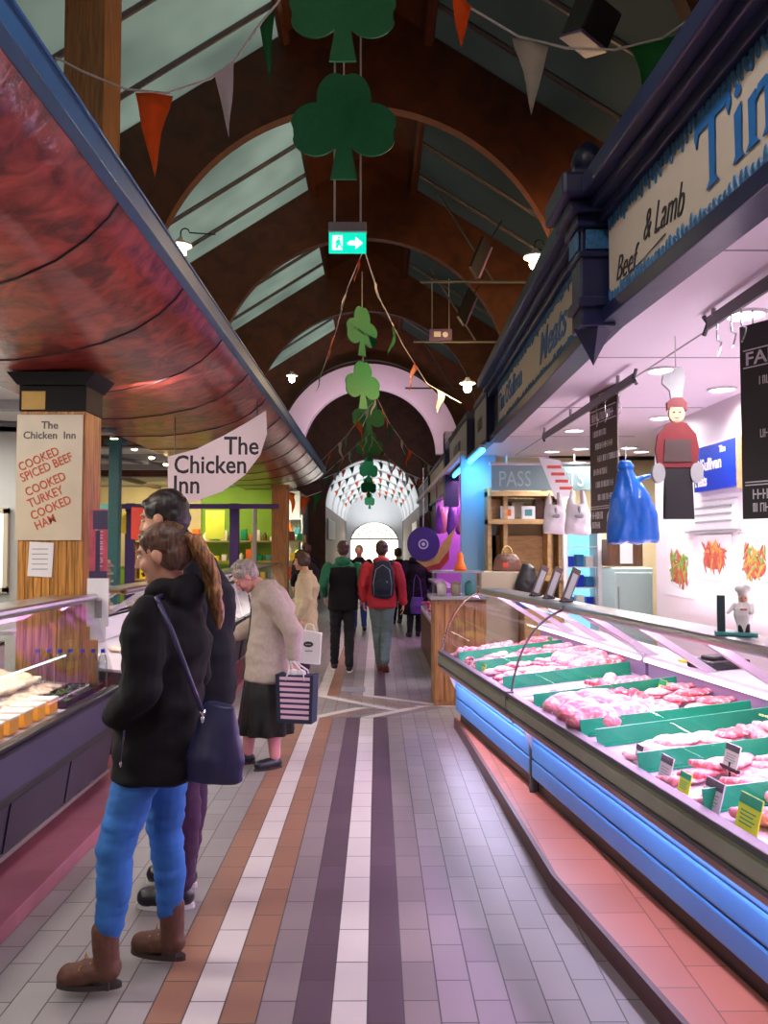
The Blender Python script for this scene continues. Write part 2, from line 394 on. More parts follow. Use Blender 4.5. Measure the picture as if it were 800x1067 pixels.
mb = MB(); mb.quad(slope_pt(-1, 0.9, YA), slope_pt(-1, H, YA), slope_pt(-1, H, YB), slope_pt(-1, .9, YB)); struct(mb.build('roof_glazing_left', 'skylight'))
mb = MB(); mb.quad(slope_pt(1, 0.9, YA), slope_pt(1, H, YA), slope_pt(1, H, YB), slope_pt(1, .9, YB)); struct(mb.build('roof_glazing_right', 'skydim'))
mb = MB(); mb.quad(slope_pt(-1, .9, YA), slope_pt(-1, 0, YA), slope_pt(-1, 0, YB), slope_pt(-1, .9, YB)); mb.quad(slope_pt(1, .9, YA), slope_pt(1, 0, YA), slope_pt(1, 0, YB), slope_pt(1, .9, YB)); struct(mb.build('roof_ridge_boards', 'timber'))
mb = MB()
yy = -.6
while yy < 28:
    if all(abs(yy-f-.08) > .2 for f in FR):
        for s in (-1, 1):
            a = Vector(slope_pt(s, .9, yy)); b = Vector(slope_pt(s, H, yy)); mb.tube([a-Vector((0, 0, .03)), b-Vector((0, 0, .03))], .035, 6)
    yy += 1.1
struct(mb.build('glazing_bars', 'mull'))
mb = MB()
for s in (-1, 1):
    for t in (.9,): mb.tube([Vector(slope_pt(s, t, YA))-Vector((0, 0, .1)), Vector(slope_pt(s, t, YB))-Vector((0, 0, .1))], .07, 8)
struct(mb.build('roof_purlins', 'timber'))
# steel tie rods
mb = MB()
for y, z in ((12.0, 5.6), (14.2, 5.25), (18.7, 5.3)):
    mb.tube([(X0+.9, y, z), (X0+2.75, y, z)], .022, 6); mb.tube([(X0+2.0, y, z), (X0+1.2, y, z+1.3)], .016, 6)
struct(mb.build('tie_rods', 'dgrey'))

# ---------------------------------------------------------------- building shell
MT['wallplaster'] = M('warm_wall_plaster', (.28, .22, .17), .8, 0, .1, 3)
MT['ceilwhite'] = M('white_ceiling_panel', (.82, .72, .82), .6, 0, .03, 2)
def wall(name, a, b, mat): mb = MB(); mb.box(a, b); return struct(mb.build(name, mat))
wall('wall_left', (-9.1, -3, 0), (-9, 30, 6.0), 'wallplaster')
wall('wall_right', (5.0, -3, 0), (5.1, 30, 6.0), 'wallplaster')
wall('wall_back', (-9, -3.1, 0), (5, -3, 9), 'wallplaster')
# upper side walls between stalls and eaves
wall('wall_upper_left', (X0-4.75, -1, 2.95), (X0-4.65, 30, ZA-4.6*SL+.1), 'wallplaster')
wall('wall_upper_right', (X0+4.65, -1, 3.6), (X0+4.75, 30, ZA-4.6*SL+.1), 'wallplaster')
# low ceiling of the left hall
MT['ceilleft'] = M('white_hall_ceiling', (.6, .6, .55), .6, 0, .04, 2)
wall('ceiling_left', (-9, -1, 3.02), (-2.9, 22, 3.1), 'ceilleft')
# end wall of the timber hall with round opening into the white vault
VX, VR, VZ = -.18, 1.72, 3.12
mb = MB(); n = 32
pin = [(VX+VR, 0)] + [(VX+VR*math.cos(PI*i/n), VZ+VR*math.sin(PI*i/n)) for i in range(n+1)] + [(VX-VR, 0)]
for i in range(len(pin)-1):
    a, b = pin[i], pin[i+1]
    def outp(p):
        if p[1] <= VZ: return (5 if p[0] > 0 else -9, p[1])
        ang = math.atan2(p[1]-VZ, p[0]-VX); c, s = math.cos(ang), math.sin(ang)
        t = min(5/abs(c) if abs(c) > 1e-4 else 99, 6.2/max(s, 1e-4)); return (VX+t*c, VZ+t*s)
    oa, ob = outp(a), outp(b)
    mb.prism([a, b, ob, oa], 29.9, 30.15)
struct(mb.build('wall_end', 'timber'))
# white vault beyond
MT['vault'] = M('white_vault_plaster', (.82, .83, .84), .6, 0, .03, 2)
mb = MB(); n = 28
for i in range(n):
    a0 = PI*i/n; a1 = PI*(i+1)/n
    mb.prism([(VX+r*math.cos(a), VZ+r*math.sin(a)) for r, a in ((VR, a0), (VR, a1), (VR+.12, a1), (VR+.12, a0))], 30.15, 50)
struct(mb.build('ceiling_vault', 'vault'))
mb = MB()
for y in (34, 38, 42, 46):
    for i in range(n):
        a0 = PI*i/n; a1 = PI*(i+1)/n
        mb.prism([(VX+r*math.cos(a), VZ+r*math.sin(a)) for r, a in ((VR-.07, a0), (VR-.07, a1), (VR, a1), (VR, a0))], y, y+.25)
struct(mb.build('vault_ribs', 'white'))
wall('wall_vault_left', (VX-VR-.12, 30.15, 0), (VX-VR, 50, VZ), 'darkwood'); wall('wall_vault_right', (VX+VR, 30.15, 0), (VX+VR+.12, 50, VZ), 'darkwood')
# end gate: arched doorway open to the street, with iron fanlight
mb = MB(); GR = 1.45; GZ = 1.72
pin = [(VX+GR, 0)] + [(VX+GR*math.cos(PI*i/n), GZ+GR*.92*math.sin(PI*i/n)) for i in range(n+1)] + [(VX-GR, 0)]
for i in range(len(pin)-1):
    a, b = pin[i], pin[i+1]
    def outp2(p):
        if p[1] <= GZ: return (VX+(VR if p[0] > VX else -VR), p[1])
        ang = math.atan2(p[1]-GZ, p[0]-VX); c, s = math.cos(ang), math.sin(ang)
        t = min(1.75/abs(c) if abs(c) > 1e-4 else 99, 3.2/max(s, 1e-4)); return (VX+t*c, GZ+t*s)
    mb.prism([a, b, outp2(b), outp2(a)], 49.8, 50)
struct(mb.build('wall_street', 'vault'))
mb = MB()
for i in range(9):
    a = PI*i/8; mb.tube([(VX+.3*math.cos(a), 49.7, 2.05+.3*math.sin(a)), (VX+GR*math.cos(a), 49.7, 2.05+(GR*.7)*math.sin(a))], .02, 5)
for r in (.35, .7, 1.05, 1.4): mb.tube([(VX+r*math.cos(PI*i/20), 49.7, 2.05+r*.72*math.sin(PI*i/20)) for i in range(21)], .02, 5)
mb.box((VX-GR, 49.66, 2.0), (VX+GR, 49.74, 2.09))
fl = mb.build('door_1', 'dgrey'); struct(fl)
mb = MB(); mb.quad((-12, 52, -.02), (12, 52, -.02), (12, 80, -.02), (-12, 80, -.02))
struct(mb.build('street_paving', 'white'))

# ---------------------------------------------------------------- world: overcast daylight
w = bpy.data.worlds.new('world'); SC.world = w; w.use_nodes = True; nt = w.node_tree
sky = nt.nodes.new('ShaderNodeTexSky'); sky.sky_type = 'NISHITA'; sky.sun_disc = False; sky.sun_elevation = math.radians(35); sky.air_density = 1.0; sky.dust_density = 4
mxw = nt.nodes.new('ShaderNodeMix'); mxw.data_type = 'RGBA'; mxw.inputs['Factor'].default_value = .85; mxw.inputs['B'].default_value = (.93, .95, .88, 1)
nt.links.new(sky.outputs[0], mxw.inputs['A']); nt.links.new(mxw.outputs['Result'], nt.nodes['Background'].inputs[0]); nt.nodes['Background'].inputs[1].default_value = 1.7
SC.view_settings.view_transform = 'Standard'; SC.view_settings.look = 'None'; SC.view_settings.gamma = 1; SC.view_settings.use_curve_mapping = False; SC.view_settings.exposure = 0
SC.cycles.use_denoising = True; SC.cycles.max_bounces = 8; SC.cycles.transparent_max_bounces = 24; SC.cycles.sample_clamp_indirect = 4
R90 = PI/2
# ================================================================ RIGHT: BUTCHER'S STALL
TH = math.atan(.133)
CO = Vector((.88, 5.01, 0))
def clocal(px, d):
    """local y along the counter of the point at depth d that the camera sees at column px"""
    k = (px-393)/850
    # X=.88+.991d-.132y ; Y=5.01+.132d+.991y ; X=kY
    return (.88+.991*d-k*(5.01+.132*d))/(.132+.991*k)
MT['glow_tube'] = E('lit_fluorescent_tube', (1.0, .80, 1.0), 3.0)
MT['purplein'] = M('mauve_case_lining', (.22, .17, .27), .4, .2, .1, 4)
MT['casewhite'] = M('white_case_enamel', (.56, .50, .60), .3, 0, .03, 3)
MT['olive'] = M('ribbed_grey_green_bumper', (.27, .28, .21), .4, .4, .08, 6)
MT['pinkstrip'] = M('dusty_pink_plinth_strip', (.40, .22, .24), .45, 0, .08)
def gl_prof(n=9):
    # curved front glass: (d, z)
    p0, p1, p2 = Vector((.035, .725)), Vector((.10, 1.17)), Vector((.42, 1.262))
    return [(1-t)**2*p0+2*t*(1-t)*p1+t*t*p2 for t in [i/n for i in range(n+1)]]
MT['glassr'] = glass('curved_counter_glass', (.97, .97, .99), .8)
def right_counter(label, ya, yb, farend):
    t = thing('meat_display_counter', label, 'display counter', CO, TH, 'refrigerated meat display counters')
    z0 = .085
    # ribbed blue front panel
    mb = MB(); mb.box((.17, ya, z0+.10), (.25, yb, .56))
    for z in (.245, .365, .485):
        mb.box((.15, ya+.01, z-.056), (.17, yb-.01, z+.056), .012)
    mb.build('front_panel', 'bluepanel', t)
    mb = MB(); mb.box((.20, ya, z0), (1.15, yb, z0+.11)); mb.build('plinth', 'black', t)
    mb = MB(); mb.prism([(.25, z0+.06), (1.15, z0+.06), (1.15, .80), (.98, .80), (.96, .775), (.05, .655), (.05, .60), (.25, .56)], ya, yb); mb.build('body', 'casewhite', t)
    mb = MB(); mb.box((.02, ya, .545), (.15, yb, .595), .006); mb.build('plinth_strip', 'pinkstrip', t)
    mb = MB(); mb.prism([(.0, .60), (.05, .595), (.05, .71), (.0, .70)], ya, yb); mb.box((-.014, ya, .625), (.0, yb, .685), .005); mb.build('bumper', 'olive', t)
    mb = MB(); mb.box((-.008, ya, .698), (.05, yb, .728), .006); mb.box((-.01, ya, .593), (.03, yb, .612), .004); mb.build('bumper_trim', 'dgrey', t)
    # sloped deck, back panel, worktop
    mb = MB(); mb.prism([(.05, .655), (.97, .775), (.97, .80), (.05, .69)], ya+.01, yb-.01); mb.build('deck', 'casewhite', t)
    mb = MB(); mb.prism([(.955, .80), (.985, .80), (.985, .935), (.955, .93)], ya+.01, yb-.01); mb.build('back_panel', 'purplein', t)
    mb = MB(); mb.box((.93, ya, .93), (1.22, yb, .96), .006); mb.box((1.13, ya, .80), (1.15, yb, .93)); mb.build('worktop', 'casewhite', t)
    mb = MB(); mb.tube([(.925, ya+.03, .925), (.925, yb-.03, .925)], .014, 10); mb.build('tube_light', 'glow_tube', t)
    # glass: separate panes with joints
    pr = gl_prof(); n = max(1, round((yb-ya)/1.25)); w = (yb-ya)/n
    for i in range(n):
        a, b = ya+i*w+.006, ya+(i+1)*w-.006
        mb = MB()
        for p, q in zip(pr, pr[1:]): mb.quad((p.x, a, p.y), (q.x, a, q.y), (q.x, b, q.y), (p.x, b, p.y))
        bmesh.ops.remove_doubles(mb.bm, verts=mb.bm.verts[:], dist=1e-5)
        g = mb.build('front_glass', 'glassr', t, smooth=True)
    if farend:
        mb = MB(); pts = [(p.x, p.y) for p in pr]+[(.93, .96), (.93, .80), (.05, .70)]; mb.prism(pts, yb-.008, yb); mb.build('end_glass', 'glassr', t)
        mb = MB(); mb.tube([(p.x, yb-.004, p.y) for p in pr], .009, 8); mb.build('end_glass_edge', 'chrome', t)
    mb = MB(); mb.tube([(p.x, ya+.012, p.y+.002) for p in pr], .008, 8); mb.build('glass_joint', 'dgrey', t)
    # top rail and slanted brackets
    mb = MB(); mb.box((.40, ya, 1.25), (.62, yb, 1.285), .012); mb.tube([(.40, ya, 1.262), (.40, yb, 1.262)], .024, 10); mb.build('top_rail', 'steel', t)
    m = max(2, round((yb-ya)/.8))
    for i in range(m+1):
        y = ya+.05+(yb-ya-.1)*i/m
        mb = MB(); mb.prism([(.46, 1.25), (.53, 1.25), (1.0, .96), (.93, .96)], y-.025, y+.025); mb.build('bracket', 'casewhite', t)
    return t
DIV = .30
right_counter('long curved glass meat counter with blue ribbed front, nearest on the right', -3.4, DIV-.012, False)
right_counter('shorter glass meat counter with lavender lit front, further down on the right', DIV+.012, 2.45, True)
# joint post between the two counters
mb = MB(); mb.box((-.014, DIV-.011, .59), (.04, DIV+.011, .735), .003); mb.box((.145, DIV-.011, .0855), (.19, DIV+.011, .57), .003); mb.box((.03, DIV-.006, .53), (.19, DIV+.006, .60))
o = mb.build('counter_joint_strip', 'dgrey'); o.location = CO; o.rotation_euler = (0, 0, TH); tag(o, 'dark vertical joint strip between the two meat counters', 'joint strip')

# ---------------------------------------------------------------- meat
def meatmat(name, a, b, fat=(.8, .62, .62), sc=9):
    m, nt, bs = _new(name); N = nt.nodes; L = nt.links
    tc = N.new('ShaderNodeTexCoord'); nz = N.new('ShaderNodeTexNoise'); nz.inputs['Scale'].default_value = sc*3; nz.inputs['Detail'].default_value = 6; nz.inputs['Distortion'].default_value = 1.5
    L.new(tc.outputs['Object'], nz.inputs['Vector']); cr = N.new('ShaderNodeValToRGB'); e = cr.color_ramp.elements
    e[0].position = .35; e[0].color = (*a, 1); e[1].position = .56; e[1].color = (*b, 1); k = e.new(.66); k.color = (*fat, 1)
    L.new(nz.outputs['Fac'], cr.inputs[0]); L.new(cr.outputs[0], bs.inputs['Base Color']); bs.inputs['Roughness'].default_value = .35
    return m
MM = [meatmat('pink_pork', (.50, .12, .15), (.66, .24, .27)), meatmat('red_beef', (.42, .035, .05), (.6, .10, .12)), meatmat('pale_fat_pork', (.60, .22, .24), (.72, .38, .38), (.8, .66, .64)), meatmat('dark_lamb', (.25, .02, .035), (.45, .06, .08))]
def meat_mesh(kind, mi):
    rnd = random.Random(kind*7+mi); mb = MB()
    if kind == 0:    # chop: flat kidney shape with a fat rim
        mb.ell((0, 0, .012), (.075, .05, .014)); mb.ell((.05, .035, .012), (.04, .032, .013)); mb.cap((-.06, -.02, .012), .016, (-.10, .03, .012), .01)
    elif kind == 1:  # joint
        mb.ell((0, 0, .045), (.11, .065, .048)); mb.ell((.07, .02, .04), (.06, .05, .04)); mb.ell((-.07, -.01, .04), (.06, .05, .04))
    elif kind == 2:  # steak
        mb.ell((0, 0, .012), (.085, .055, .014)); mb.ell((-.04, .03, .012), (.05, .035, .014))
    elif kind == 3:  # mince heap
        for i in range(16): mb.ell((rnd.uniform(-.07, .07), rnd.uniform(-.05, .05), rnd.uniform(.012, .035)), rnd.uniform(.018, .028))
        mb.ell((0, 0, .015), (.09, .065, .02))
    elif kind == 4:  # fillet, long
        mb.cap((-.1, 0, .025), .026, (.1, .012, .022), .017); mb.ell((0, 0, .025), (.07, .034, .028))
    o = blob(mb, 'meat', MM[mi], None, .0045, 2, .004, 26)
    me = o.data; bpy.data.objects.remove(o); return me
MK = {}
for kind in range(5):
    for mi in range(4):
        MK[kind, mi] = None
def get_meat(kind, mi):
    if MK[kind, mi] is None: MK[kind, mi] = meat_mesh(kind, mi)
    return MK[kind, mi]
KN = ['pork_chop', 'meat_joint', 'steak', 'mince_heap', 'meat_fillet']
KL = ['chop', 'joint', 'steak', 'heap of mince', 'long fillet']
CLR = ['pink', 'red', 'pale pink', 'dark red']
def deckz(d): return .69+(d-.05)*.11/.92+.002
def W(d, y, z=0): # counter local to world
    return Matrix.Rotation(TH, 3, 'Z') @ Vector((d, y, z)) + CO
SLP = math.atan(.11/.92)
def put(me_or_o, name, d, y, dz=0, rz=0, mats=None, scale=1, flat=True):
    o = bpy.data.objects.new(name, me_or_o) if isinstance(me_or_o, bpy.types.Mesh) else me_or_o
    if isinstance(me_or_o, bpy.types.Mesh): COL.objects.link(o)
    o.location = W(d, y, deckz(d)+dz); o.rotation_euler = (Matrix.Rotation(TH, 3, 'Z') @ Matrix.Rotation(-SLP if flat else 0, 3, 'Y') @ Matrix.Rotation(rz, 3, 'Z')).to_euler()
    o.scale = (scale,)*3; return o
# green plastic dividers: positions along the counter
divs = [-2.05, -1.52, -1.05, -.86, -.1, .55, 1.3, 1.85]
for i, y in enumerate(divs):
    mb = MB(); n = 12
    mb.prism([(-.44+.88*j/n, -.004) for j in range(n+1)]+[(.44-.88*j/n, .004) for j in range(n+1)], 0, .085, 'z')
    mb.prism([(-.44, -.02), (.44, -.02), (.44, .02), (-.44, .02)], 0, .006, 'z')
    o = mb.build('green_divider', 'greenp'); put(o, o.name, .50, y, .001, random.uniform(-.16, -.08))
    tag(o, f'green plastic divider strip across the meat deck, {ORD[i]} one from the camera', 'divider', 'green plastic dividers in the meat counters')
MT['traywhite'] = M('white_foam_tray', (.8, .78, .8), .5, 0, .02)
def tray_mesh(w, l):
    mb = MB(); mb.prism([(-w/2, -l/2), (w/2, -l/2), (w/2, l/2), (-w/2, l/2)], 0, .006, 'z')
    for a, b in (((-w/2, -l/2, 0), (-w/2+.008, l/2, .022)), ((w/2-.008, -l/2, 0), (w/2, l/2, .022)), ((-w/2, -l/2, 0), (w/2, -l/2+.008, .022)), ((-w/2, l/2-.008, 0), (w/2, l/2, .022))): mb.box(a, b)
    o = mb.build('t', 'traywhite'); me = o.data; bpy.data.objects.remove(o); return me
TR = tray_mesh(.26, .34)
rnd = random.Random(3)
edges = [-2.75]+divs+[2.35]
# bays between dividers: rows from the glass to the back
bayk = [(4, 0), (0, 0), (2, 1), (3, 0), (1, 0), (0, 2), (2, 3), (0, 1), (3, 3)]
ti = 0
for b in range(len(edges)-1):
    ya, yb = edges[b]+.03, edges[b+1]-.05
    if yb-ya < .12: continue
    ncol = max(1, int((yb-ya)/.20))
    place = f'behind {ORD[b-1]} divider' if 0 < b < len(divs) else ('before all dividers' if b == 0 else 'past all dividers')
    rows = [(.265, 'front'), (.53, 'middle'), (.79, 'back')]
    cellw = (yb-ya)/ncol
    for r, (d, rn) in enumerate(rows):
        kind, mi = bayk[b % len(bayk)] if r == 0 else bayk[(b+r*3+1) % len(bayk)]
        for c in range(ncol):
            y = ya+(c+.5)*cellw
            if abs(y-DIV) < .10: continue
            for s in range(3 if kind in (0, 2, 4) else 2):
                mi2 = mi if rnd.random() < .75 else rnd.randrange(4)
                if rnd.random() < .3 and not (kind == 1): mi2 = 2
                lay = s*.017 if kind in (0, 2, 4) else 0
                dd = d+(s-1)*.085 if kind != 1 else d+(s-.5)*.13
                o = put(get_meat(kind, mi2), KN[kind], dd, y+rnd.uniform(-.02, .02), .004+lay, rnd.uniform(-.5, .5)+(PI/2 if kind == 4 else 0), scale=rnd.uniform(1.12, 1.4))
                so = ['outer', 'mid', 'inner'][s] if kind in (0, 2, 4) else ['outer', 'inner'][s]
                co = f'{ORD[c]} pile' if ncol > 1 else 'only pile'
                tag(o, f'{CLR[mi2]} {KL[kind]} {so}, {co}, {rn} row, {place}', 'meat', f'{KL[kind]} pieces in the {rn} row of the meat counters')
# price cards standing behind the glass
def price_card(px, d, dz, w, h, style, label, tilt=.25, ry=0):
    y = clocal(px, d); t = thing('price_card', label, 'price card', W(d, y, deckz(d)+dz), TH-PI/2+ry, 'price cards in the meat counter')
    R_ = Euler((tilt*-1, 0, 0))
    mb = MB(); mb.box((-w/2, -.002, 0), (w/2, .002, h), .0008, rot=R_, piv=(0, 0, 0)); mb.build('card', 'limetag' if style == 'lime' else 'paper', t)
    hd = .30*h
    mb = MB(); mb.box((-w/2+.002, -.0045, h-hd), (w/2-.002, -.0025, h-.002), .0006, rot=R_, piv=(0, 0, 0)); mb.build('card_header', 'greenp' if style == 'lime' else 'dgrey', t)
    mb = MB()
    for k in range(4): mb.box((-w*.33, -.0045, h*.52-k*h*.11), (w*(.33-.1*(k % 2)), -.0026, h*.52-k*h*.11+h*.03), 0, rot=R_, piv=(0, 0, 0))
    mb.build('card_print', 'grey' if style != 'lime' else 'greenp', t)
    if dz > .03:
        mb = MB(); mb.tube([(0, 0, -dz), (0, 0, .02)], .005, 6); mb.box((-w*.6, -.008, -.012), (w*.6, .008, .002)); mb.build('stem', 'blackm', t)
    return t
price_card(772, .09, 0, .13, .125, 'lime', 'large yellow-green price card with green header, nearest to camera behind the glass')
price_card(736, .09, 0, .12, .115, 'w', 'large white price card with dark header beside the large yellow-green one')
price_card(708, .10, 0, .085, .08, 'lime', 'small yellow-green price card between two large white cards')
price_card(688, .10, 0, .10, .105, 'w', 'white price card with black header, second large white one from camera')
price_card(661, .11, 0, .07, .085, 'w', 'small white price card left of the front row of cards')
price_card(757, .30, .07, .10, .09, 'w', 'white price card raised on a black stem above the meat')
price_card(602, .08, 0, .075, .075, 'lime', 'yellow price card standing alone before the long green divider')
price_card(571, .08, 0, .08, .07, 'w', 'white price card near the joint of the two counters')
price_card(686, .78, 0, .09, .10, 'lime', 'pale lime herb price card at the back among pork')
price_card(570, .86, 0, .12, .10, 'lime', 'lime price card at the back of the deck by the joint')
price_card(502, .10, 0, .09, .07, 'lime', 'cream price card in the far counter, right one of a pair')
price_card(490, .10, 0, .09, .07, 'w', 'white price card in the far counter, left one of a pair')
# yellow tag on the near worktop
mb = MB(); mb.box((0, 0, 0), (.13, .09, .012), .003)
o = mb.build('yellow_tag', 'yellow'); o.location = W(.66, clocal(715, .6), 1.13); o.rotation_euler = (.5, .2, 1.0)
o.location = W(1.0, clocal(716, 1.0), .962); o.rotation_euler = (0, 0, .4); tag(o, 'flat yellow plastic tag lying on the white service ledge', 'tag')
mb = MB(); mb.box((0, 0, 0), (.3, .2, .05), .01); mb.box((.05, .04, .05), (.25, .14, .075), .008)
o = mb.build('weighing_scale', 'blackm'); o.location = W(.98, clocal(745, 1.0), .961); o.rotation_euler = (0, 0, TH+.3); tag(o, 'low black scale on the service ledge beside the yellow tag', 'scale')

# ---------------------------------------------------------------- stall shell
MT['pinkwall'] = M('white_pink_wall_panel', (.80, .72, .76), .45, 0, .03, 2)
WX = 2.72
wall('wall_stall_right', (WX, .2, 0), (WX+.1, 7.95, 3.0), 'pinkwall')
mb = MB(); mb.prism([(1.36, .2), (1.30, 1.6), (1.165, 4.15), (1.27, 8.9), (1.27, 10.4), (2.72, 10.4), (2.72, .2)], 2.82, 2.92, 'z'); struct(mb.build('ceiling_stall', 'ceilwhite'))
wall('ceiling_stall_far', (2.72, 7.95, 2.82), (4.99, 10.4, 2.92), 'ceilwhite')
wall('wall_stall_near', (1.3, .1, 0), (WX+.1, .2, 2.82), 'pinkwall')
# seams of the ceiling panels
mb = MB(); mb.tube([(1.75, .3, 2.82), (1.75, 10.3, 2.82)], .006, 6)
for y in (3.1, 4.9, 6.7, 8.5): mb.tube([(1.2, y, 2.82), (2.7, y, 2.82)], .005, 6)
struct(mb.build('trim_4', 'grey'))
# fascia: near run (angled) and far run; local frame x = along the run away from camera
def fascia_run(p0, p1, name):
    p0 = Vector((*p0, 0)); p1 = Vector((*p1, 0)); d = (p1-p0); L_ = d.length; a = math.atan2(d.y, d.x)
    # build in local frame: x along run, -y... outward face = toward the aisle (left of the direction)
    def place(mb, nm, mat, lab=None):
        o = mb.build(nm, mat); o.location = p0; o.rotation_euler = (0, 0, a); return o
    mb = MB(); mb.box((0, -.10, 2.86), (L_, -.03, 3.36)); struct(place(mb, name, 'navy'))
    mb = MB(); mb.box((0, -.12, 2.80), (L_, .02, 2.875), .006); mb.box((0, -.1, 3.30), (L_, .04, 3.35), .008); mb.box((0, -.1, 3.35), (L_, .09, 3.40), .01); mb.box((0, -.1, 3.40), (L_, .15, 3.50), .012)
    struct(place(mb, 'trim_5', 'navy'))
    return p0, a, L_
nf = fascia_run((1.275, 1.6), (1.145, 4.15), 'fascia_near')
ff = fascia_run((1.145, 4.15), (1.25, 8.9), 'fascia_far')
struct(nf and bpy.data.objects['fascia_near'])
# sign boards on the fascias (own objects, lie on the navy fascia)
def board(nm, run, xa, xb, lab, scallop=True):
    p0, a, L_ = run
    t = thing(nm, lab, 'sign', p0, a)
    mb = MB(); mb.box((xa, -.03, 2.885), (xb, .0, 3.292)); mb.build('board', 'cream', t)
    if scallop:
        mb = MB(); m9 = MB(); n = int((xb-xa)/.038)
        for i in range(n):
            x = xa+(i+.5)*(xb-xa)/n; h1 = .03+.03*random.random(); h2 = .022+.026*random.random()
            mb.ell((x, .002, 3.292-h1*.4), (.017, .007, h1), seg=8, rot=(0, .5*random.random(), 0)); m9.ell((x, .002, 2.885+h2*.4), (.017, .007, h2), seg=8, rot=(0, .5*random.random(), 0))
        mb.build('leaf_border', 'bluetrim', t); m9.build('leaf_border', 'bluetrim', t)
    return t, xa, xb
bt, xa, xb = board('sign_board', nf, .05, 2.40, 'cream fascia sign lettered Beef & Lamb and Tim in blue, nearest right')
# text runs from far to near, so local rotation: x axis reversed
def rtext(par, s, size, x, z, mat, bold=0, sx=1, shear=0, y=.003): return text('lettering', s, size, (x, y, z), (PI/2, 0, PI), mat, par, bold=bold, sx=sx, shear=shear, ext=.002)
o = text('lettering', 'Beef', .17, (2.30, .003, 2.955), (PI/2, R90*.07, PI), 'ink', bt, bold=-.0018, sx=.85, shear=.35, ext=.002)
o = text('lettering', '& Lamb', .19, (1.95, .003, 3.02), (PI/2, R90*.07, PI), 'ink', bt, bold=-.0018, sx=.72, shear=.35, ext=.002)
mb = MB(); mb.tube([(0, 0, 0), (.25, .01, 0), (.5, .03, 0)], .0025, 5); mb.build('flourish', 'ink', bt, loc=(2.2, .004, 2.93), rot=(PI/2, 0, PI))
def serif_tim(par, x, z, s):
    mb = MB(); T = .004; p = lambda pts: mb.prism([(a*s, b*s) for a, b in pts], 0, T, 'z')
    p([(.0, .98), (.72, .98), (.74, 1.04), (-.02, 1.04)]); p([(-.02, 1.04), (.05, .86), (.0, .70), (-.05, .86)]); p([(.74, 1.04), (.78, .86), (.72, .70), (.67, .86)]); p([(.05, .88), (.67, .88), (.72, .99), (.0, .99)])
    p([(.29, .9), (.43, .9), (.42, .1), (.50, .0), (.22, .0), (.30, .1)])
    p([(.84, .62), (.98, .70), (.97, .08), (1.03, .0), (.80, .0), (.85, .08)]); mb.ell((.91*s, .88*s, T/2), (.07*s, .075*s, T/2), seg=12)
    x0 = 1.08
    for k, w in ((0, 0), (.30, 0), (.60, 0)): p([(x0+k+.03, .62), (x0+k+.17, .66), (x0+k+.16, .08), (x0+k+.22, .0), (x0+k-.02, .0), (x0+k+.04, .08)])
    for k in (0, .3): p([(x0+k+.14, .50), (x0+k+.22, .68), (x0+k+.36, .70), (x0+k+.45, .62), (x0+k+.33, .58), (x0+k+.24, .56)])
    return mb.build('lettering', 'inkblue', par, loc=(x, .003, z), rot=(PI/2, 0, PI))
serif_tim(bt, 1.40, 2.975, .27).scale = (1.28, 1, 1)
bt2, _, _ = board('sign_board', ff, .22, 4.1, 'cream fascia sign lettered Tim O\'Sullivan Meats beyond the navy pilaster')
rtext(bt2, 'Tim O\'Sullivan', .25, 4.05, 3.02, 'inkblue', .003, 1.02)
rtext(bt2, 'Meats', .3, 1.75, 2.99, 'inkblue', .004, 1.3, .3)
# pilaster capital between the runs
t = thing('pilaster', 'navy painted fascia pilaster with stepped capital and pointed foot', 'pilaster', (1.11, 4.15, 0))
mb = MB(); mb.box((-.085, -.1, 2.78), (.09, .1, 3.30), .01); mb.box((-.105, -.12, 2.88), (.09, .12, 2.93), .01); mb.box((-.1, -.115, 3.13), (.09, .115, 3.16), .008); mb.build('shaft', 'navy', t)
mb = MB(); mb.box((-.10, -.085, 3.17), (-.088, .085, 3.27), .003); mb.box((-.06, -.112, 3.17), (.07, -.1, 3.27), .003); mb.build('inset_panel', 'bluetrim', t)
mb = MB(); mb.box((-.115, -.13, 3.28), (.1, .13, 3.34), .01); mb.box((-.155, -.17, 3.34), (.1, .17, 3.40), .012); mb.box((-.2, -.22, 3.40), (.1, .22, 3.52), .02); mb.box((-.14, -.16, 3.52), (.1, .16, 3.57), .015); mb.build('capital', 'navy', t)
mb = MB(); mb.lathe([(.03, 3.56), (.07, 3.60), (.085, 3.66), (.07, 3.72), (.03, 3.76), (.0, 3.78)], (-.02, 0, 0), 16); mb.build('finial', 'navy', t, True)
mb = MB(); mb.lathe([(.0, 2.60), (.03, 2.66), (.1, 2.79)], (0, 0, 0), 4); mb.build('pointed_foot', 'navy', t)
# top cover of the stall so that the lamp light stays below
wall('stall_roof', (1.3, .2, 3.40), (4.99, 17, 3.44), 'darkwood')

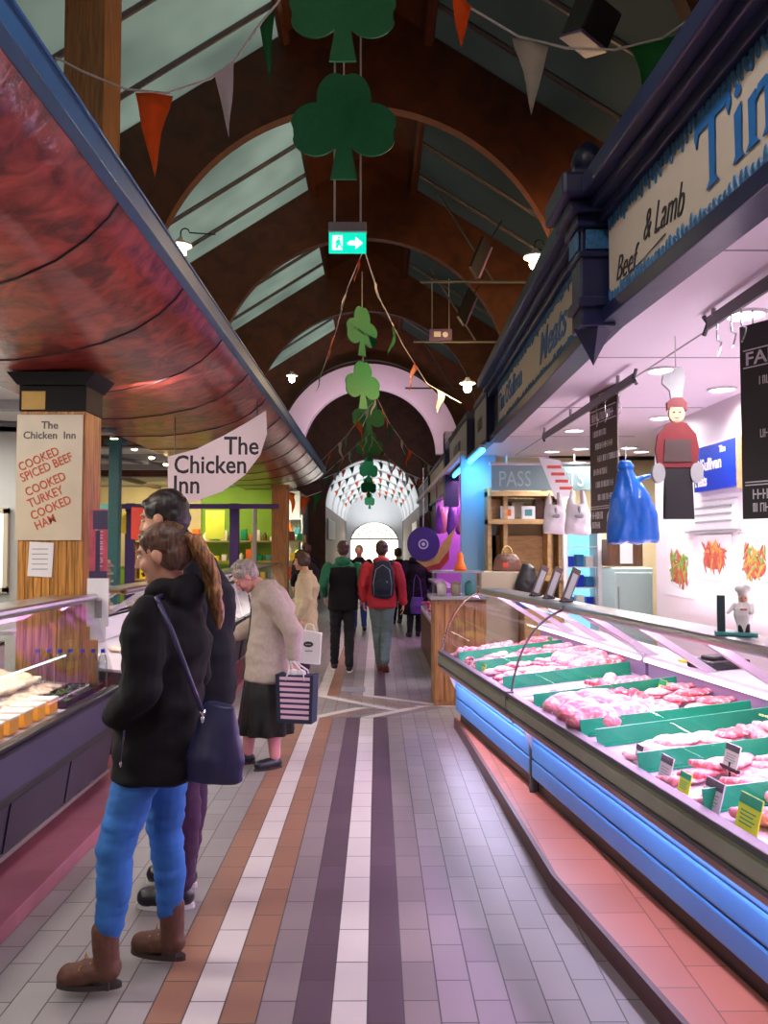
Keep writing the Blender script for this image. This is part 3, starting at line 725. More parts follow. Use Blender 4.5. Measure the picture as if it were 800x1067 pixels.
# downlights in the stall ceiling
MT['lampface'] = E('lit_downlight_lens', (1.0, .97, 1.0), 9)
spots = [(777, 327), (690, 385), (752, 405), (688, 435), (598, 448), (605, 467), (655, 466), (575, 470), (668, 470)]
for i, (u, v) in enumerate(spots):
    p = P(u, v, z=2.82)
    where = ['nearest camera', 'above the hanging butcher cut-out', 'beside the black menu board top', 'behind the raised cut-out hat', 'over the far end of the meat rail', 'small, above the brown hanging board', 'over the blue bag', 'leftmost and furthest', 'right of the blue bag, far back'][i]
    t = thing('ceiling_downlight', f'round white recessed downlight {where}', 'ceiling light', (p.x, p.y, 2.82), 0, 'downlights in the butcher stall ceiling')
    mb = MB(); mb.lathe([(.105, 0), (.105, -.012), (.088, -.014), (.088, 0)], (0, 0, 0), 24); mb.build('ring', 'white', t, 'auto')
    mb = MB(); mb.lathe([(.086, -.004), (.0, -.007)], (0, 0, 0), 24); mb.build('lens', 'lampface', t, True)
    light('SPOT', 'downlight_beam', (p.x, p.y, 2.79), 105, (1, .92, .98), (0, 0, 0), .08, spot=2.95, blend=.8)

# hanging meat rails with hooks
def meat_rail(a, b, lab, rods):
    a = Vector(a); b = Vector(b); t = thing('meat_rail', lab, 'rail', (a.x, a.y, a.z))
    v = b-a
    mb = MB(); n = v.normalized(); sd = n.cross(Vector((0, 0, 1))).normalized()*.008
    mb.bm.faces.ensure_lookup_table()
    for s in range(1):
        q = [Vector((0, 0, -.03))-sd, Vector((0, 0, .03))-sd, v+Vector((0, 0, .03))-sd, v+Vector((0, 0, -.03))-sd]; r = [p+sd*2 for p in q]
        A = [mb.bm.verts.new(p) for p in q]; B = [mb.bm.verts.new(p) for p in r]
        for i in range(4): mb.bm.faces.new((A[i], A[(i+1) % 4], B[(i+1) % 4], B[i]))
        mb.bm.faces.new(A[::-1]); mb.bm.faces.new(B)
    mb.build('bar', 'blackm', t)
    mb = MB()
    for p in (Vector((0, 0, 0)), v): mb.tube([p-n*.05+Vector((0, 0, .045)), p, p-n*.05-Vector((0, 0, .045))], .012, 6)
    mb.build('fork_end', 'blackm', t)
    for f in rods:
        p = v*f; mb = MB(); mb.tube([p+Vector((0, 0, .02)), (p.x, p.y, 2.82-a.z)], .012, 8); mb.build('hanger_rod', 'grey', t)
    for f in (.1, .22, .3):
        p = v*f; mb = MB(); pts = []
        for k in range(14):
            an = PI*k/9; pts.append(p+Vector((0, .03*math.sin(an)*(1 if k < 7 else -1), .035*math.cos(an)-.02-.012*k)))
        mb.tube(pts, .004, 6); mb.build('hook', 'chrome', t)
    return t
ra = P(660, 394, x=1.62); rb = P(566, 470, x=1.62); rb.z = ra.z
meat_rail(ra, rb, 'black hanging meat rail with the brown board and blue bag', (.12, .6, .98))
rc = P(738, 357, x=1.62); rc.z = ra.z+.03
meat_rail(rc, (1.62, rc.y-1.3, rc.z), 'black hanging meat rail with forked end, nearest camera', (.05, .8))

# hanging menu boards
def menu_board(u0, v0, v1, Y, w, lab, mat, n, rot, title=None):
    a = P(u0, v0, Y=Y); b = P(u0, v1, Y=Y); h = a.z-b.z
    t = thing('menu_board', lab, 'menu board', (a.x, Y, b.z), rot)
    mb = MB(); mb.box((0, 0, 0), (w, .012, h), .003); mb.build('board', mat, t)
    mb = MB()
    for f in (.17, .185, .775, .865): mb.box((.02, -.004, h*f), (w-.02, 0, h*f+.005))
    mb.build('rule_lines', 'paper', t)
    mb = MB(); mb.box((w*.38, -.004, h*.90), (w*.66, 0, h*.97)); mb.build('orange_patch', 'gold', t)
    for i in range(n):
        z = h*.68-i*h*.45/(n-1); wl = w*(.5+.3*((i*7) % 3)/2)
        scribble('lettering', wl, h*.042, (w*(.14+.08*(i % 3)), -.002, z), RCAM, 'paper', t, i+3)
    if title: text('lettering', title, h*.095, (w*.04, -.003, h*.79), RCAM, 'paper', t, bold=.001, sx=min(1.2, w*.92/(len(title)*h*.095*.6)))
    else: scribble('lettering', w*.8, h*.055, (w*.1, -.002, h*.79), RCAM, 'paper', t, 40)
    scribble('lettering', w*.38, h*.05, (w*.08, -.002, h*.10), RCAM, 'paper', t, 17); scribble('lettering', w*.3, h*.045, (w*.08, -.002, h*.035), RCAM, 'paper', t, 18)
    text('lettering', '0', h*.16, (w*.62, -.003, h*.035), RCAM, 'paper', t, bold=.001)
    mb = MB(); mb.tube([(w*.1, 0, h), (w*.1, 0, h+.06)], .004, 6); mb.tube([(w*.9, 0, h), (w*.9, 0, h+.06)], .004, 6); mb.build('hanging_loop', 'chrome', t)
MT['menubrown'] = M('dark_brown_board', (.055, .03, .028), .5, 0, .1); MT['menublack'] = M('charcoal_board', (.022, .02, .022), .5, 0, .1)
menu_board(614, 412, 556, 6.2, .52, 'tall narrow brown menu board with pale lettering hanging behind the blue bag', 'menubrown', 6, R90*-.93)
menu_board(770, 341, 541, 3.66, .72, 'large black menu board with white lettering hanging at right edge', 'menublack', 6, R90*-.7, 'FAMILY P')

# blue carrier bag and white bags hanging from the rail
def hanging_bag(u, v0, v1, w, Y, nm, lab, mat, grp=None, seed=1, ww=1):
    a = P(u, v0, Y=Y); b = P(u, v1, Y=Y); h = a.z-b.z
    t = thing(nm, lab, 'bag', (a.x, Y, b.z), 0, grp)
    mb = MB(); mb.loft([(0, 0, .0, w*.47, .05*ww), (0, 0, .02, w*.5, .075*ww), (w*.02, 0, h*.3, w*.48, .085*ww), (-w*.02, 0, h*.55, w*.40, .07*ww), (-w*.1, 0, h*.78, w*.22, .045*ww), (-w*.12, 0, h*.9, w*.12, .03*ww), (-w*.12, 0, h*.93, w*.16, .03*ww), (-w*.12, 0, h, w*.1, .02*ww)])
    mb.cap((w*.1, 0, h*.78), .02, (w*.32, -.01, h*.82), .016)
    blob(mb, 'bag_body', mat, t, .007, 2, .016, 9, stretch=(1.6, 1, .5))
    mb = MB(); mb.tube([(-w*.12, 0, h*.97), (-w*.12, 0, h+.1)], .004, 6); mb.build('tie', 'string', t)
    return t
MT['bluebag'] = M('blue_plastic_film', (.002, .085, .40), .3, 0, .15, 6, bump=.4, bscale=9)
MT['whitebag'] = M('white_plastic_film', (.72, .66, .7), .35, 0, .06, 6, bump=.4, bscale=9)
hanging_bag(658, 481, 566, .335, 5.25, 'blue_carrier_bag', 'bright blue plastic carrier bag hanging over the meat counter', 'bluebag')
def carrier(u0, u1, v0, v1, Y, lab, sh=0):
    a = P(u0, v0, Y=Y); b = P(u1, v1, Y=Y); w = b.x-a.x; h = a.z-b.z
    t = thing('white_carrier_bag', lab, 'bag', ((a.x+b.x)/2, Y, b.z), 0, 'white carrier bags on the meat rail')
    mb = MB(); mb.loft([(0, 0, 0, w*.5, .03), (0, 0, .02, w*.52, .05), (0, 0, h*.5, w*.48, .06), (0, 0, h*.68, w*.40, .04)])
    mb.loft([(-w*.28, 0, h*.62, w*.13, .03), (-w*.2+sh, 0, h, w*.06, .02)]); mb.loft([(w*.28, 0, h*.62, w*.13, .03), (w*.2+sh, 0, h, w*.06, .02)])
    blob(mb, 'bag_body', 'whitebag', t, .008, 2, .012, 10)
    mb = MB(); mb.ell((0, -.055, h*.42), (w*.2, .012, w*.12)); mb.ell((0, -.055, h*.55), (w*.07, .012, w*.16)); mb.build('printed_mark', 'grey', t, True)
carrier(566, 589, 513, 556, 6.6, 'white printed carrier bag, left one below the meat rail'); carrier(588, 615, 511, 557, 6.35, 'white printed carrier bag, right one next to the brown board')
# paper price strip hanging slanted from rail end
a = P(572, 476, Y=6.9); t = thing('hanging_price_strip', 'slanted white price strip with red print on the far end of the meat rail', 'notice', a)
mb = MB(); mb.prism([(-.09, 0), (.09, -.03), (.22, -.33), (.05, -.36)], -.004, .004); mb.build('strip', 'paper', t)
mb = MB()
for k in range(4): mb.box((-.02+k*.035, -.008, -.10-k*.06), (.10+k*.03, -.004, -.075-k*.06))
mb.build('red_print', 'inkred', t)

# hanging butcher cut-out figure (generic): painted board 3 cm thick
def plate(pts, y0, y1): mb = MB(); mb.prism(pts, y0, y1); return mb
a = P(706, 541, Y=4.4); s = .735/ .74
t = thing('butcher_cutout', 'painted hanging cut-out of a butcher in red top, black trousers and white hat', 'figure', (a.x, 4.4, a.z), -.1)
def ellpts(cx, cz, rx, rz, n=20): return [(cx+rx*math.cos(2*PI*i/n), cz+rz*math.sin(2*PI*i/n)) for i in range(n)]
MT['maroon'] = M('maroon_paint', (.15, .015, .018), .45, 0, .1); MT['hair'] = M('brown_hair', (.06, .03, .018), .55, 0, .2, 60)
plate([(-.075, 0), (.085, 0), (.085, .02), (.075, .30), (-.065, .30), (-.065, .02)], -.012, .012).build('trousers', 'black', t)
plate([(-.10, .27), (-.115, .38), (-.10, .46), (-.045, .52), (.0, .535), (.05, .52), (.10, .46), (.115, .38), (.10, .27), (.06, .28), (-.06, .28)], -.016, .016).build('red_top', 'maroon', t)
plate([(-.075, .31), (.075, .31), (.065, .43), (-.065, .43)], -.021, -.016).build('apron_panel', 'menubrown', t)
for s_ in (-1, 1): plate(ellpts(s_*.10, .25, .034, .055), -.02, .012).build('glove', 'grey', t)
plate(ellpts(0, .575, .042, .052), -.016, .016).build('face', 'skin', t)
plate([(-.05, .59), (-.052, .635), (-.02, .66), (.03, .66), (.055, .63), (.05, .585), (.03, .61), (-.03, .61)], -.019, .014).build('hair', 'maroon', t)
plate([(-.028, .64), (-.035, .70), (-.075, .74), (-.07, .79), (-.03, .80), (-.01, .82), (.03, .83), (.05, .79), (.035, .72), (.03, .645)], -.014, .01).build('chef_hat', 'grey', t)
for s_ in (-1, 1): plate(ellpts(s_*.016, .58, .006, .004, 8), -.019, -.016).build('eye', 'eye', t)
plate([(-.015, .552), (.015, .552), (.0, .545)], -.019, -.016).build('mouth', 'lip', t)
mb = MB(); mb.tube([(0, 0, .80), (0, 0, 2.82-a.z)], .003, 5); mb.build('hanging_line', 'string', t)

# wall items
def wall_panel(nm, lab, cat, u0, u1, v0, v1, mat, th=.02, x=WX):
    a = P(u0, v0, x=x-th); b = P(u1, v1, x=x-th); zt = max(P(u0, v0, x=x-th).z, P(u1, v0, x=x-th).z)
    zc0 = P((u0+u1)/2, v0, x=x-th).z; zc1 = P((u0+u1)/2, v1, x=x-th).z
    t = thing(nm, lab, cat, (x+.002, (a.y+b.y)/2, zc1)); w = abs(a.y-b.y); h = zc0-zc1
    mb = MB(); mb.box((-th, -w/2, 0), (0, w/2, h), .003); mb.build('panel', mat, t)
    return t, w, h
MT['signblue'] = M('royal_blue_sign', (.008, .03, .42), .25, 0, .05)
t, w, h = wall_panel('wall_sign', 'royal blue sign lettered Tim O\'Sullivan Meats in white on the stall wall', 'sign', 722, 766, 462, 510, 'signblue', .05)
text('lettering', "Tim", h*.2, (-.052, -w*.15, h*.78), RAISLE, 'paper', t, bold=.002)
text('lettering', "O'Sullivan", h*.36, (-.052, w*.46, h*.46), RAISLE, 'paper', t, bold=.004, sx=min(1, w*.92/(h*.36*5.2)))
text('lettering', "Meats", h*.34, (-.052, w*.46, h*.12), RAISLE, 'paper', t, bold=.004, sx=.8)
mb = MB(); mb.box((-.045, -w/2-.05, -.02), (-.002, -w/2, h+.02), .004); mb.build('wooden_edge', 'plank', t)
t, w, h = wall_panel('wall_notice', 'white notice with grey print below the blue sign', 'notice', 717, 768, 522, 552, 'paper', .01)
mb = MB()
for k in range(3): mb.box((-.014, -w*.4, h*(.75-.25*k)), (-.010, w*.35, h*(.82-.25*k)))
mb.build('print_lines', 'grey', t)
mb = MB(); mb.box((-.03, -w*.55, -.02), (-.0, w*.55, -.005)); mb.build('shelf_lip', 'grey', t)
MT['food1'] = M('meat_photo_print', (.42, .08, .05), .4, 0, .5, 30); MT['food2'] = M('salad_green_print', (.2, .32, .05), .4, 0, .4, 30); MT['food3'] = M('orange_food_print', (.75, .3, .05), .4, 0, .3, 30)
for (u0, u1, v0, v1, lab, sd) in ((694, 722, 563, 622, 'food photo of a heaped meat skewer plate, leftmost of three on the wall', 1), (727, 762, 557, 604, 'food photo of orange diced meat on a white plate, middle of three', 2), (768, 806, 556, 616, 'food photo of sliced red meat and yellow fruit, right of three', 3)):
    t, w, h = wall_panel('food_poster', lab, 'poster', u0, u1, v0, v1, 'white', .012)
    rr = random.Random(sd); mb = MB(); mb.ell((-.013, 0, h*.4), (.006, w*.42, h*.26)); mb.build('plate_print', 'paper', t, True); mb = MB(); mb.ell((-.017, 0, h*.42), (.004, w*.33, h*.2)); mb.build('meat_print', 'food1', t, True)
    for k in range(16):
        mb = None
    mb = MB(); mb2 = MB(); mb3 = MB()
    for k in range(44):
        q = (-.018-.002*rr.random(), rr.uniform(-.3, .3)*w, h*.42+rr.uniform(-.16, .34)*h); m_ = (mb, mb, mb2, mb3)[rr.randrange(4)] if sd != 2 else (mb, mb, mb, mb3)[rr.randrange(4)]
        m_.ell(q, (.004, w*.11, h*.035), seg=8, rot=(rr.random()*3, 0, 0))
    mb.build('meat_print', 'food1', t, True); mb3.build('garnish_print', 'food3' if sd != 1 else 'food2', t, True); mb2.build('leaf_print', 'food2', t, True) if sd != 2 else mb2.bm.free()

# chef figurine with menu slate on the rail
yl = clocal(768, .5); b0 = W(.5, yl, 1.286)
t = thing('chef_figurine', 'small chef statuette with white hat holding a dark slate, standing on the counter rail', 'figurine', b0, -.35)
MT['teal'] = M('teal_glaze', (.06, .25, .25), .3, 0, .1); MT['slate'] = M('dark_green_slate', (.02, .05, .05), .5, 0, .1); MT['porcelain'] = M('white_porcelain', (.8, .76, .74), .25, 0, .04)
mb = MB(); mb.box((-.085, -.035, 0), (.07, .04, .014), .005); mb.build('base', 'teal', t)
mb = MB(); mb.box((-.075, -.012, .014), (-.045, .008, .155), .003); mb.build('slate', 'slate', t)
mb = MB(); mb.loft([(0.02, 0, .014, .022, .022), (.02, 0, .045, .026, .024), (.02, 0, .08, .036, .032), (.02, -.003, .105, .034, .03), (.02, 0, .13, .018, .016)], 16); mb.ell((.02, 0, .142), .019); mb.cap((-.012, -.005, .118), .010, (-.035, -.015, .09), .008); mb.cap((.052, -.005, .118), .010, (.05, -.03, .09), .008)
blob(mb, 'body', 'porcelain', t, .003, 2)
mb = MB(); mb.cap((.012, -.012, .014), .012, (.012, -.008, .045), .013); mb.cap((.032, -.012, .014), .012, (.03, -.008, .045), .013); mb.build('trousers', 'black', t, True)
mb = MB(); mb.ell((.02, -.006, .143), (.017, .017, .018)); mb.ell((.02, -.024, .142), .004); mb.build('face', 'skin', t, True)
mb = MB(); mb.lathe([(.018, .152), (.019, .165), (.028, .172), (.03, .185), (.02, .196), (0, .2)], (.02, 0, 0), 16); mb.build('hat', 'porcelain', t, True)
mb = MB(); mb.ell((.0125, -.0225, .146), .0022, seg=8); mb.ell((.0275, -.0225, .146), .0022, seg=8); mb.build('eyes', 'eye', t)
mb = MB(); mb.box((.008, -.033, .10), (.032, -.028, .106)); mb.build('neckerchief', 'inkred', t)
t.scale = (1.12,)*3
# leaning dark menu holders
for i, (px, d) in enumerate(((556, .5), (570, .5), (588, .5))):
    y = clocal(px, d); t = thing('leaning_menu_slate', f'grey slate menu leaning back on the counter rail, {["leftmost", "middle", "rightmost"][i]} of three', 'menu', W(d, y, 1.286), TH+.2, 'grey menu slates on the counter rail')
    mb = MB(); mb.box((-.035, -.006, 0), (.035, .006, .25), .003, rot=(0, .42, 0), piv=(0, 0, 0)); mb.build('slate', 'menubrown', t)
    mb = MB(); mb.box((-.022, -.009, .03), (.022, -.005, .21), 0, rot=(0, .42, 0), piv=(0, 0, 0)); mb.build('menu_print', 'grey', t)
    mb = MB(); mb.box((-.03, -.03, 0), (.05, .03, .012), .003); mb.build('foot', 'blackm', t)
# ================================================================ LEFT: CHICKEN STALL
MT['canopy'], nt, b = (lambda r: (r[0], r[1], r[2]))(_new('red_lacquered_veneer'))
N = nt.nodes; L = nt.links
tc = N.new('ShaderNodeTexCoord'); n1 = N.new('ShaderNodeTexNoise'); n1.inputs['Scale'].default_value = 5; n1.inputs['Detail'].default_value = 9; n1.inputs['Distortion'].default_value = 1.2
L.new(tc.outputs['Object'], n1.inputs['Vector']); cr = N.new('ShaderNodeValToRGB'); e = cr.color_ramp.elements; e[0].position = .36; e[0].color = (.10, .008, .007, 1); e[1].position = .66; e[1].color = (.40, .06, .04, 1)
L.new(n1.outputs['Fac'], cr.inputs[0]); L.new(cr.outputs[0], b.inputs['Base Color']); b.inputs['Roughness'].default_value = .32; b.inputs['Specular IOR Level'].default_value = .35; b.inputs['Coat Weight'].default_value = .4; b.inputs['Coat Roughness'].default_value = .05
n2 = N.new('ShaderNodeTexNoise'); n2.inputs['Scale'].default_value = 16; n2.inputs['Detail'].default_value = 3; L.new(tc.outputs['Object'], n2.inputs['Vector'])
bp = N.new('ShaderNodeBump'); bp.inputs['Strength'].default_value = .35; bp.inputs['Distance'].default_value = .012; L.new(n2.outputs['Fac'], bp.inputs['Height']); L.new(bp.outputs[0], b.inputs['Normal']); L.new(bp.outputs[0], b.inputs['Coat Normal'])
cp = [(-1.16, 3.30), (-1.24, 3.20), (-1.36, 3.11), (-1.52, 3.03), (-1.75, 2.965), (-2.05, 2.925), (-2.4, 2.905), (-2.9, 2.90)]
def csk(x): return .42*min(1, (-1.16-x)/1.2)     # ribs run slightly skewed
t = thing('curved_canopy', 'long curved red lacquered canopy with blue edge above the chicken counters', 'canopy', (-1.16, 0, 2.9))
o = Vector((-1.16, 0, 2.9))
mb = MB(); ya, yb = .6, 18.0; n = 14
for i in range(n):
    y0 = ya+(yb-ya)*i/n; y1 = ya+(yb-ya)*(i+1)/n
    for p, q in zip(cp, cp[1:]): mb.quad((p[0]+1.16, y0, p[1]-2.9), (q[0]+1.16, y0, q[1]-2.9), (q[0]+1.16, y1, q[1]-2.9), (p[0]+1.16, y1, p[1]-2.9))
bmesh.ops.remove_doubles(mb.bm, verts=mb.bm.verts[:], dist=1e-4)
sk = mb.build('veneer_soffit', 'canopy', t, smooth=True)
mb = MB(); mb.box((-1.74, ya, .42), (.0, yb, .46)); mb.prism([(p[0]+1.16, p[1]-2.9+.02) for p in cp]+[(-1.74, .42), (-.0, .42)], yb-.03, yb); mb.build('canopy_top', 'darkwood', t)
MT['edgeblue'] = M('blue_painted_steel_edge', (.035, .11, .24), .38, .2, .2, 5)
mb = MB(); mb.box((-.012, ya, .355), (.02, yb, .475), .004); mb.box((-.03, ya, .35), (.03, yb, .365), .003); mb.box((-.03, ya, .465), (.03, yb, .48), .003); mb.build('blue_edge', 'edgeblue', t)
ys = [2.45+1.25*i for i in range(13)]
for y in ys:
    mb = MB(); mb.tube([(p[0]+1.16, y+csk(p[0]), p[1]-2.9-.002) for p in cp], .007, 6); mb.build('seam_rib', 'black', t)

MT['slateb'] = M('matt_black_cap', (.008, .008, .009), .6, spec=.2)
# clad pillar
t = thing('clad_pillar', 'wood-clad square pillar with black flared cap carrying the cooked meats poster', 'pillar', (-2.28, 5.885, 0))
mb = MB(); mb.box((-.23, -.165, 0), (.23, .165, 2.62), .006)
for k in range(8): mb.box((-.225+k*.0575, -.172, .02), (-.175+k*.0575, -.16, 2.6), .003)
mb.build('wood_cladding', 'bamboo', t)
mb = MB(); mb.box((-.235, -.17, 2.62), (.235, .17, 2.80), .004); mb.prism([(-.235, 2.80), (.235, 2.80), (.31, 2.89), (-.31, 2.89)], -.21, .21); mb.build('black_cap', 'slateb', t)
mb = MB(); mb.box((-.215, -.178, 2.63), (-.05, -.172, 2.76), .002); mb.build('foil_patch', 'gold', t)
# poster
t = thing('menu_poster', 'cream poster on the pillar lettered The Chicken Inn with cooked spiced beef, turkey, ham', 'poster', (-2.29, 5.708, 0))
zt = P(55, 432, Y=5.7).z; zb = P(55, 563, Y=5.7).z; w = .46
MT['poster'] = M('aged_cream_poster', (.60, .52, .38), .35, 0, .1, 5)
mb = MB(); mb.box((-w/2, -.012, zb), (w/2, 0, zt), .002); mb.build('sheet', 'poster', t)
text('lettering', 'The', .075, (0, -.0135, zt-.10), RCAM, 'dgrey', t, align='CENTER', bold=.001)
text('lettering', 'Chicken  Inn', .072, (0, -.0135, zt-.17), RCAM, 'dgrey', t, align='CENTER', bold=.001)
for s_, x, z in (('COOKED', -.2, .40), ('SPICED BEEF', -.185, .475), ('COOKED', -.15, .575), ('TURKEY', -.13, .655), ('COOKED', -.11, .74), ('HAM', -.08, .81)):
    text('lettering', s_, .086, (x+.003, -.0130, zt-z-.003), (PI/2, -math.radians(24), 0), 'gold', t, bold=.0, sx=.82)
    text('lettering', s_, .086, (x, -.0145, zt-z), (PI/2, -math.radians(24), 0), 'inkred', t, bold=.0006, sx=.82)
a = P(42, 583, Y=5.7); t = thing('taped_note', 'small white note taped to the wooden pillar below the poster', 'notice', (a.x, 5.708, a.z))
mb = MB(); mb.box((-.085, -.004, -.12), (.085, 0, .12), .001, rot=(0, .05, 0)); mb.build('sheet', 'paper', t)
mb = MB()
for k in range(5): mb.box((-.06, -.006, .07-k*.035), (.05, -.004, .076-k*.035))
mb.build('print_lines', 'grey', t)
# hanging printed strip at the counter end and its white pocket
a = P(98, 603, Y=5.62); z1 = P(98, 530, Y=5.62).z; z2 = P(98, 603, Y=5.62).z; z3 = P(98, 668, Y=5.62).z
t = thing('hanging_price_banner', 'narrow purple and pink printed banner with white leaflet below, at the counter end', 'banner', (a.x, 5.705, z3))
MT['mauvep'] = M('mauve_print', (.5, .38, .5), .5)
MT['bannerpink'] = M('magenta_print', (.42, .06, .1), .4, 0, .5, 14); MT['bannerdark'] = M('dark_violet_print', (.03, .02, .07), .4, 0, .2)
mb = MB(); mb.box((-.062, -.004, z2-z3), (.062, 0, z1-z3), .002); mb.build('banner', 'bannerpink', t)
mb = MB(); mb.box((-.062, -.007, z2-z3), (.062, -.004, z2-z3+.05)); mb.box((-.04, -.007, z1-z3-.14), (.062, -.004, z1-z3-.01)); mb.box((-.02, -.007, z2-z3+.05), (.01, -.004, z1-z3-.15)); mb.build('dark_print', 'bannerdark', t)
scribble('banner_print', .26, .05, (.03, -.0045, z2-z3+.08), (PI/2, -PI/2, 0), 'mauvep', t, 5)
mb = MB(); mb.box((-.075, -.008, .09), (.075, -.001, z2-z3-.001), .002); mb.box((-.05, -.008, 0), (.06, -.001, .09), .001); mb.build('white_leaflet', 'paper', t)
mb = MB(); mb.box((-.02, -.011, .15), (.03, -.008, .27)); mb.build('leaflet_print', 'grey', t)

# counters on the left; local frame: origin at (x=-1.70,y,0), +d towards -x
MT['vioal'] = M('violet_grey_sill', (.06, .055, .10), .35, .4, .08, 4); MT['pan'] = M('slate_violet_panel', (.04, .038, .058), .45, 0, .15, 3)
MT['glassdim'] = glass('counter_glass_plain', (.98, .98, .98), .22)
def left_counter(label, ya, yb):
    t = thing('chicken_display_counter', label, 'display counter', (-1.70, ya, 0), 0, 'display counters on the left'); l = yb-ya
    z0 = .081
    mb = MB(); mb.box((-.95, 0, z0), (-.20, l, z0+.06)); mb.build('plinth', 'black', t)
    mb = MB(); mb.prism([(-.95, z0+.06), (-.15, z0+.06), (-.10, .47), (-.04, .50), (-.10, .68), (-.95, .76)], 0, l); mb.build('body', 'pan', t)
    k = max(2, int(l/.72)); 
    for i in range(k):
        y0 = i*l/k+.02; y1 = (i+1)*l/k-.02
        mb = MB(); mb.prism([(-.149, z0+.08), (-.139, z0+.08), (-.099, .42), (-.109, .42)], y0, y1); mb.build('front_panel', 'pan', t)
    mb = MB(); mb.box((-.16, 0, z0+.055), (-.125, l, z0+.08), .004); mb.build('lower_trim', 'alu', t)
    mb = MB(); mb.box((-.10, 0, .475), (-.0, l, .53), .014); mb.build('bumper', 'black', t)
    mb = MB(); mb.prism([(-.03, .53), (.0, .53), (-.045, .68), (-.08, .70)], 0, l); mb.build('violet_sill', 'vioal', t)
    mb = MB(); mb.box((-.12, 0, .70), (-.06, l, .72), .004); mb.build('glass_channel', 'black', t)
    mb = MB(); mb.prism([(-.95, .76), (-.10, .685), (-.10, .70), (-.95, .79)], .01, l-.01); mb.build('deck', 'casewhite', t)
    n = max(1, round(l/1.4)); w = l/n
    for i in range(n):
        mb = MB(); mb.prism([(-.085, .72), (-.091, .72), (-.256, 1.30), (-.25, 1.30)], i*w+.004, (i+1)*w-.004); mb.build('front_glass', 'glassdim', t)
    mb = MB(); mb.prism([(-.085, .72), (-.25, 1.31), (-.66, 1.31), (-.80, .78)], l-.008, l-.001); mb.build('end_glass', 'glassl', t)
    mb = MB(); mb.box((-.55, 0, 1.305), (-.235, l, 1.335), .008); mb.tube([(-.25, 0, 1.32), (-.25, l, 1.32)], .027, 10); mb.build('top_rail', 'steel', t)
    mb = MB(); mb.box((-.97, 0, .79), (-.86, l, 1.02)); mb.box((-1.2, 0, .99), (-.86, l, 1.02), .004); mb.build('back_ledge', 'casewhite', t)
    for i in range(max(2, int(l/1.2))):
        y = .5+i*1.2
        if y > l-.1: break
        mb = MB(); mb.prism([(-.50, 1.305), (-.42, 1.305), (-.90, 1.0), (-.98, 1.0)], y-.02, y+.02); mb.build('bracket', 'casewhite', t)
    return t
left_counter('glass chicken counter with slate violet base, nearest on the left', -1.5, 5.66)
left_counter('glass counter on the left, behind the young woman and past the pillar', 6.32, 10.9)
left_counter('glass counter on the left furthest away, beside the coat-wearing shopper', 11.0, 16.0)

def lz(x): return .70+(-.10-(x+1.70))*.09/.85+.003
MT['chick'] = meatmat('raw_chicken', (.72, .48, .36), (.82, .62, .5), (.88, .78, .66), 5); MT['chickskin'] = meatmat('chicken_skin', (.75, .6, .42), (.84, .72, .56), (.9, .85, .75), 5)
MT['cheese'] = M('orange_yellow_pack', (.95, .42, .02), .35, 0, .08); MT['packtop'] = M('white_pack_film', (.82, .78, .72), .3, 0, .04, 20)
def fil_mesh(k):
    mb = MB()
    if k == 0: mb.ell((0, 0, .022), (.07, .045, .024)); mb.ell((.05, .01, .018), (.05, .028, .018))
    elif k == 1: # whole bird
        mb.ell((0, 0, .06), (.11, .075, .06)); mb.ell((.06, 0, .07), (.06, .06, .05))
        for s in (-1, 1): mb.cap((-.05, s*.06, .05), .03, (-.13, s*.035, .07), .014); mb.cap((.06, s*.07, .06), .018, (.0, s*.095, .04), .012)
    else: # drumstick
        mb.cap((0, 0, .026), .028, (.05, 0, .022), .016); mb.cap((.05, 0, .022), .011, (.095, 0, .018), .009); mb.ell((.1, 0, .018), .012)
    o = blob(mb, 'chicken', 'chick' if k != 1 else 'chickskin', None, .005, 2, .003, 20); me = o.data; bpy.data.objects.remove(o); return me
FM = [fil_mesh(k) for k in range(3)]
rnd = random.Random(11)
def putl(me, nm, x, y, z, rz, lab, cat, grp, sc=1):
    o = bpy.data.objects.new(nm, me); COL.objects.link(o); o.location = (x, y, z); o.rotation_euler = (0, 0, rz); o.scale = (sc,)*3; return tag(o, lab, cat, grp)
# orange packs row near the glass
def pack_mesh():
    mb = MB(); mb.box((-.075, -.055, 0), (.075, .055, .075), .008); mb.mi = 1; mb.box((-.08, -.06, .0755), (.08, .06, .088), .004); o = mb.build('p', ['cheese', 'packtop'])
    for p in o.data.polygons: p.material_index = 1 if p.center.z > .0752 else 0
    me = o.data; bpy.data.objects.remove(o); return me
PK = pack_mesh(); q = 0
for r, x in enumerate((-1.93, -2.10)):
    for i in range(10):
        y = 3.55+i*.17
        if y > (4.85, 4.4)[r]: break
        putl(PK, 'food_pack', x, y, lz(x), 0, f'orange pack with white lid, {ORD[i]} to the camera in the {["front", "second"][r]} row', 'pack', 'orange food packs in the left counter')
for r, x in enumerate((-2.14, -2.30, -2.47)):
    for i in range(11):
        y = 4.65+i*.12-(0, .2, .2)[r]; k = (0, 1, 1)[r] if i % 2 or r == 0 else 1
        if r: y = 3.6+i*.21
        if y > 5.45: break
        putl(FM[k], ['chicken_fillet', 'whole_chicken'][k], x+rnd.uniform(-.02, .02), y, lz(x), rnd.uniform(-.4, .4)+(PI if k else 0), f'{["pale raw chicken fillet", "whole raw chicken"][k]}, {ORD[i]} one in the {["third", "fourth", "back"][r]} row from the glass', 'chicken', 'raw chicken in the left counter', .95)
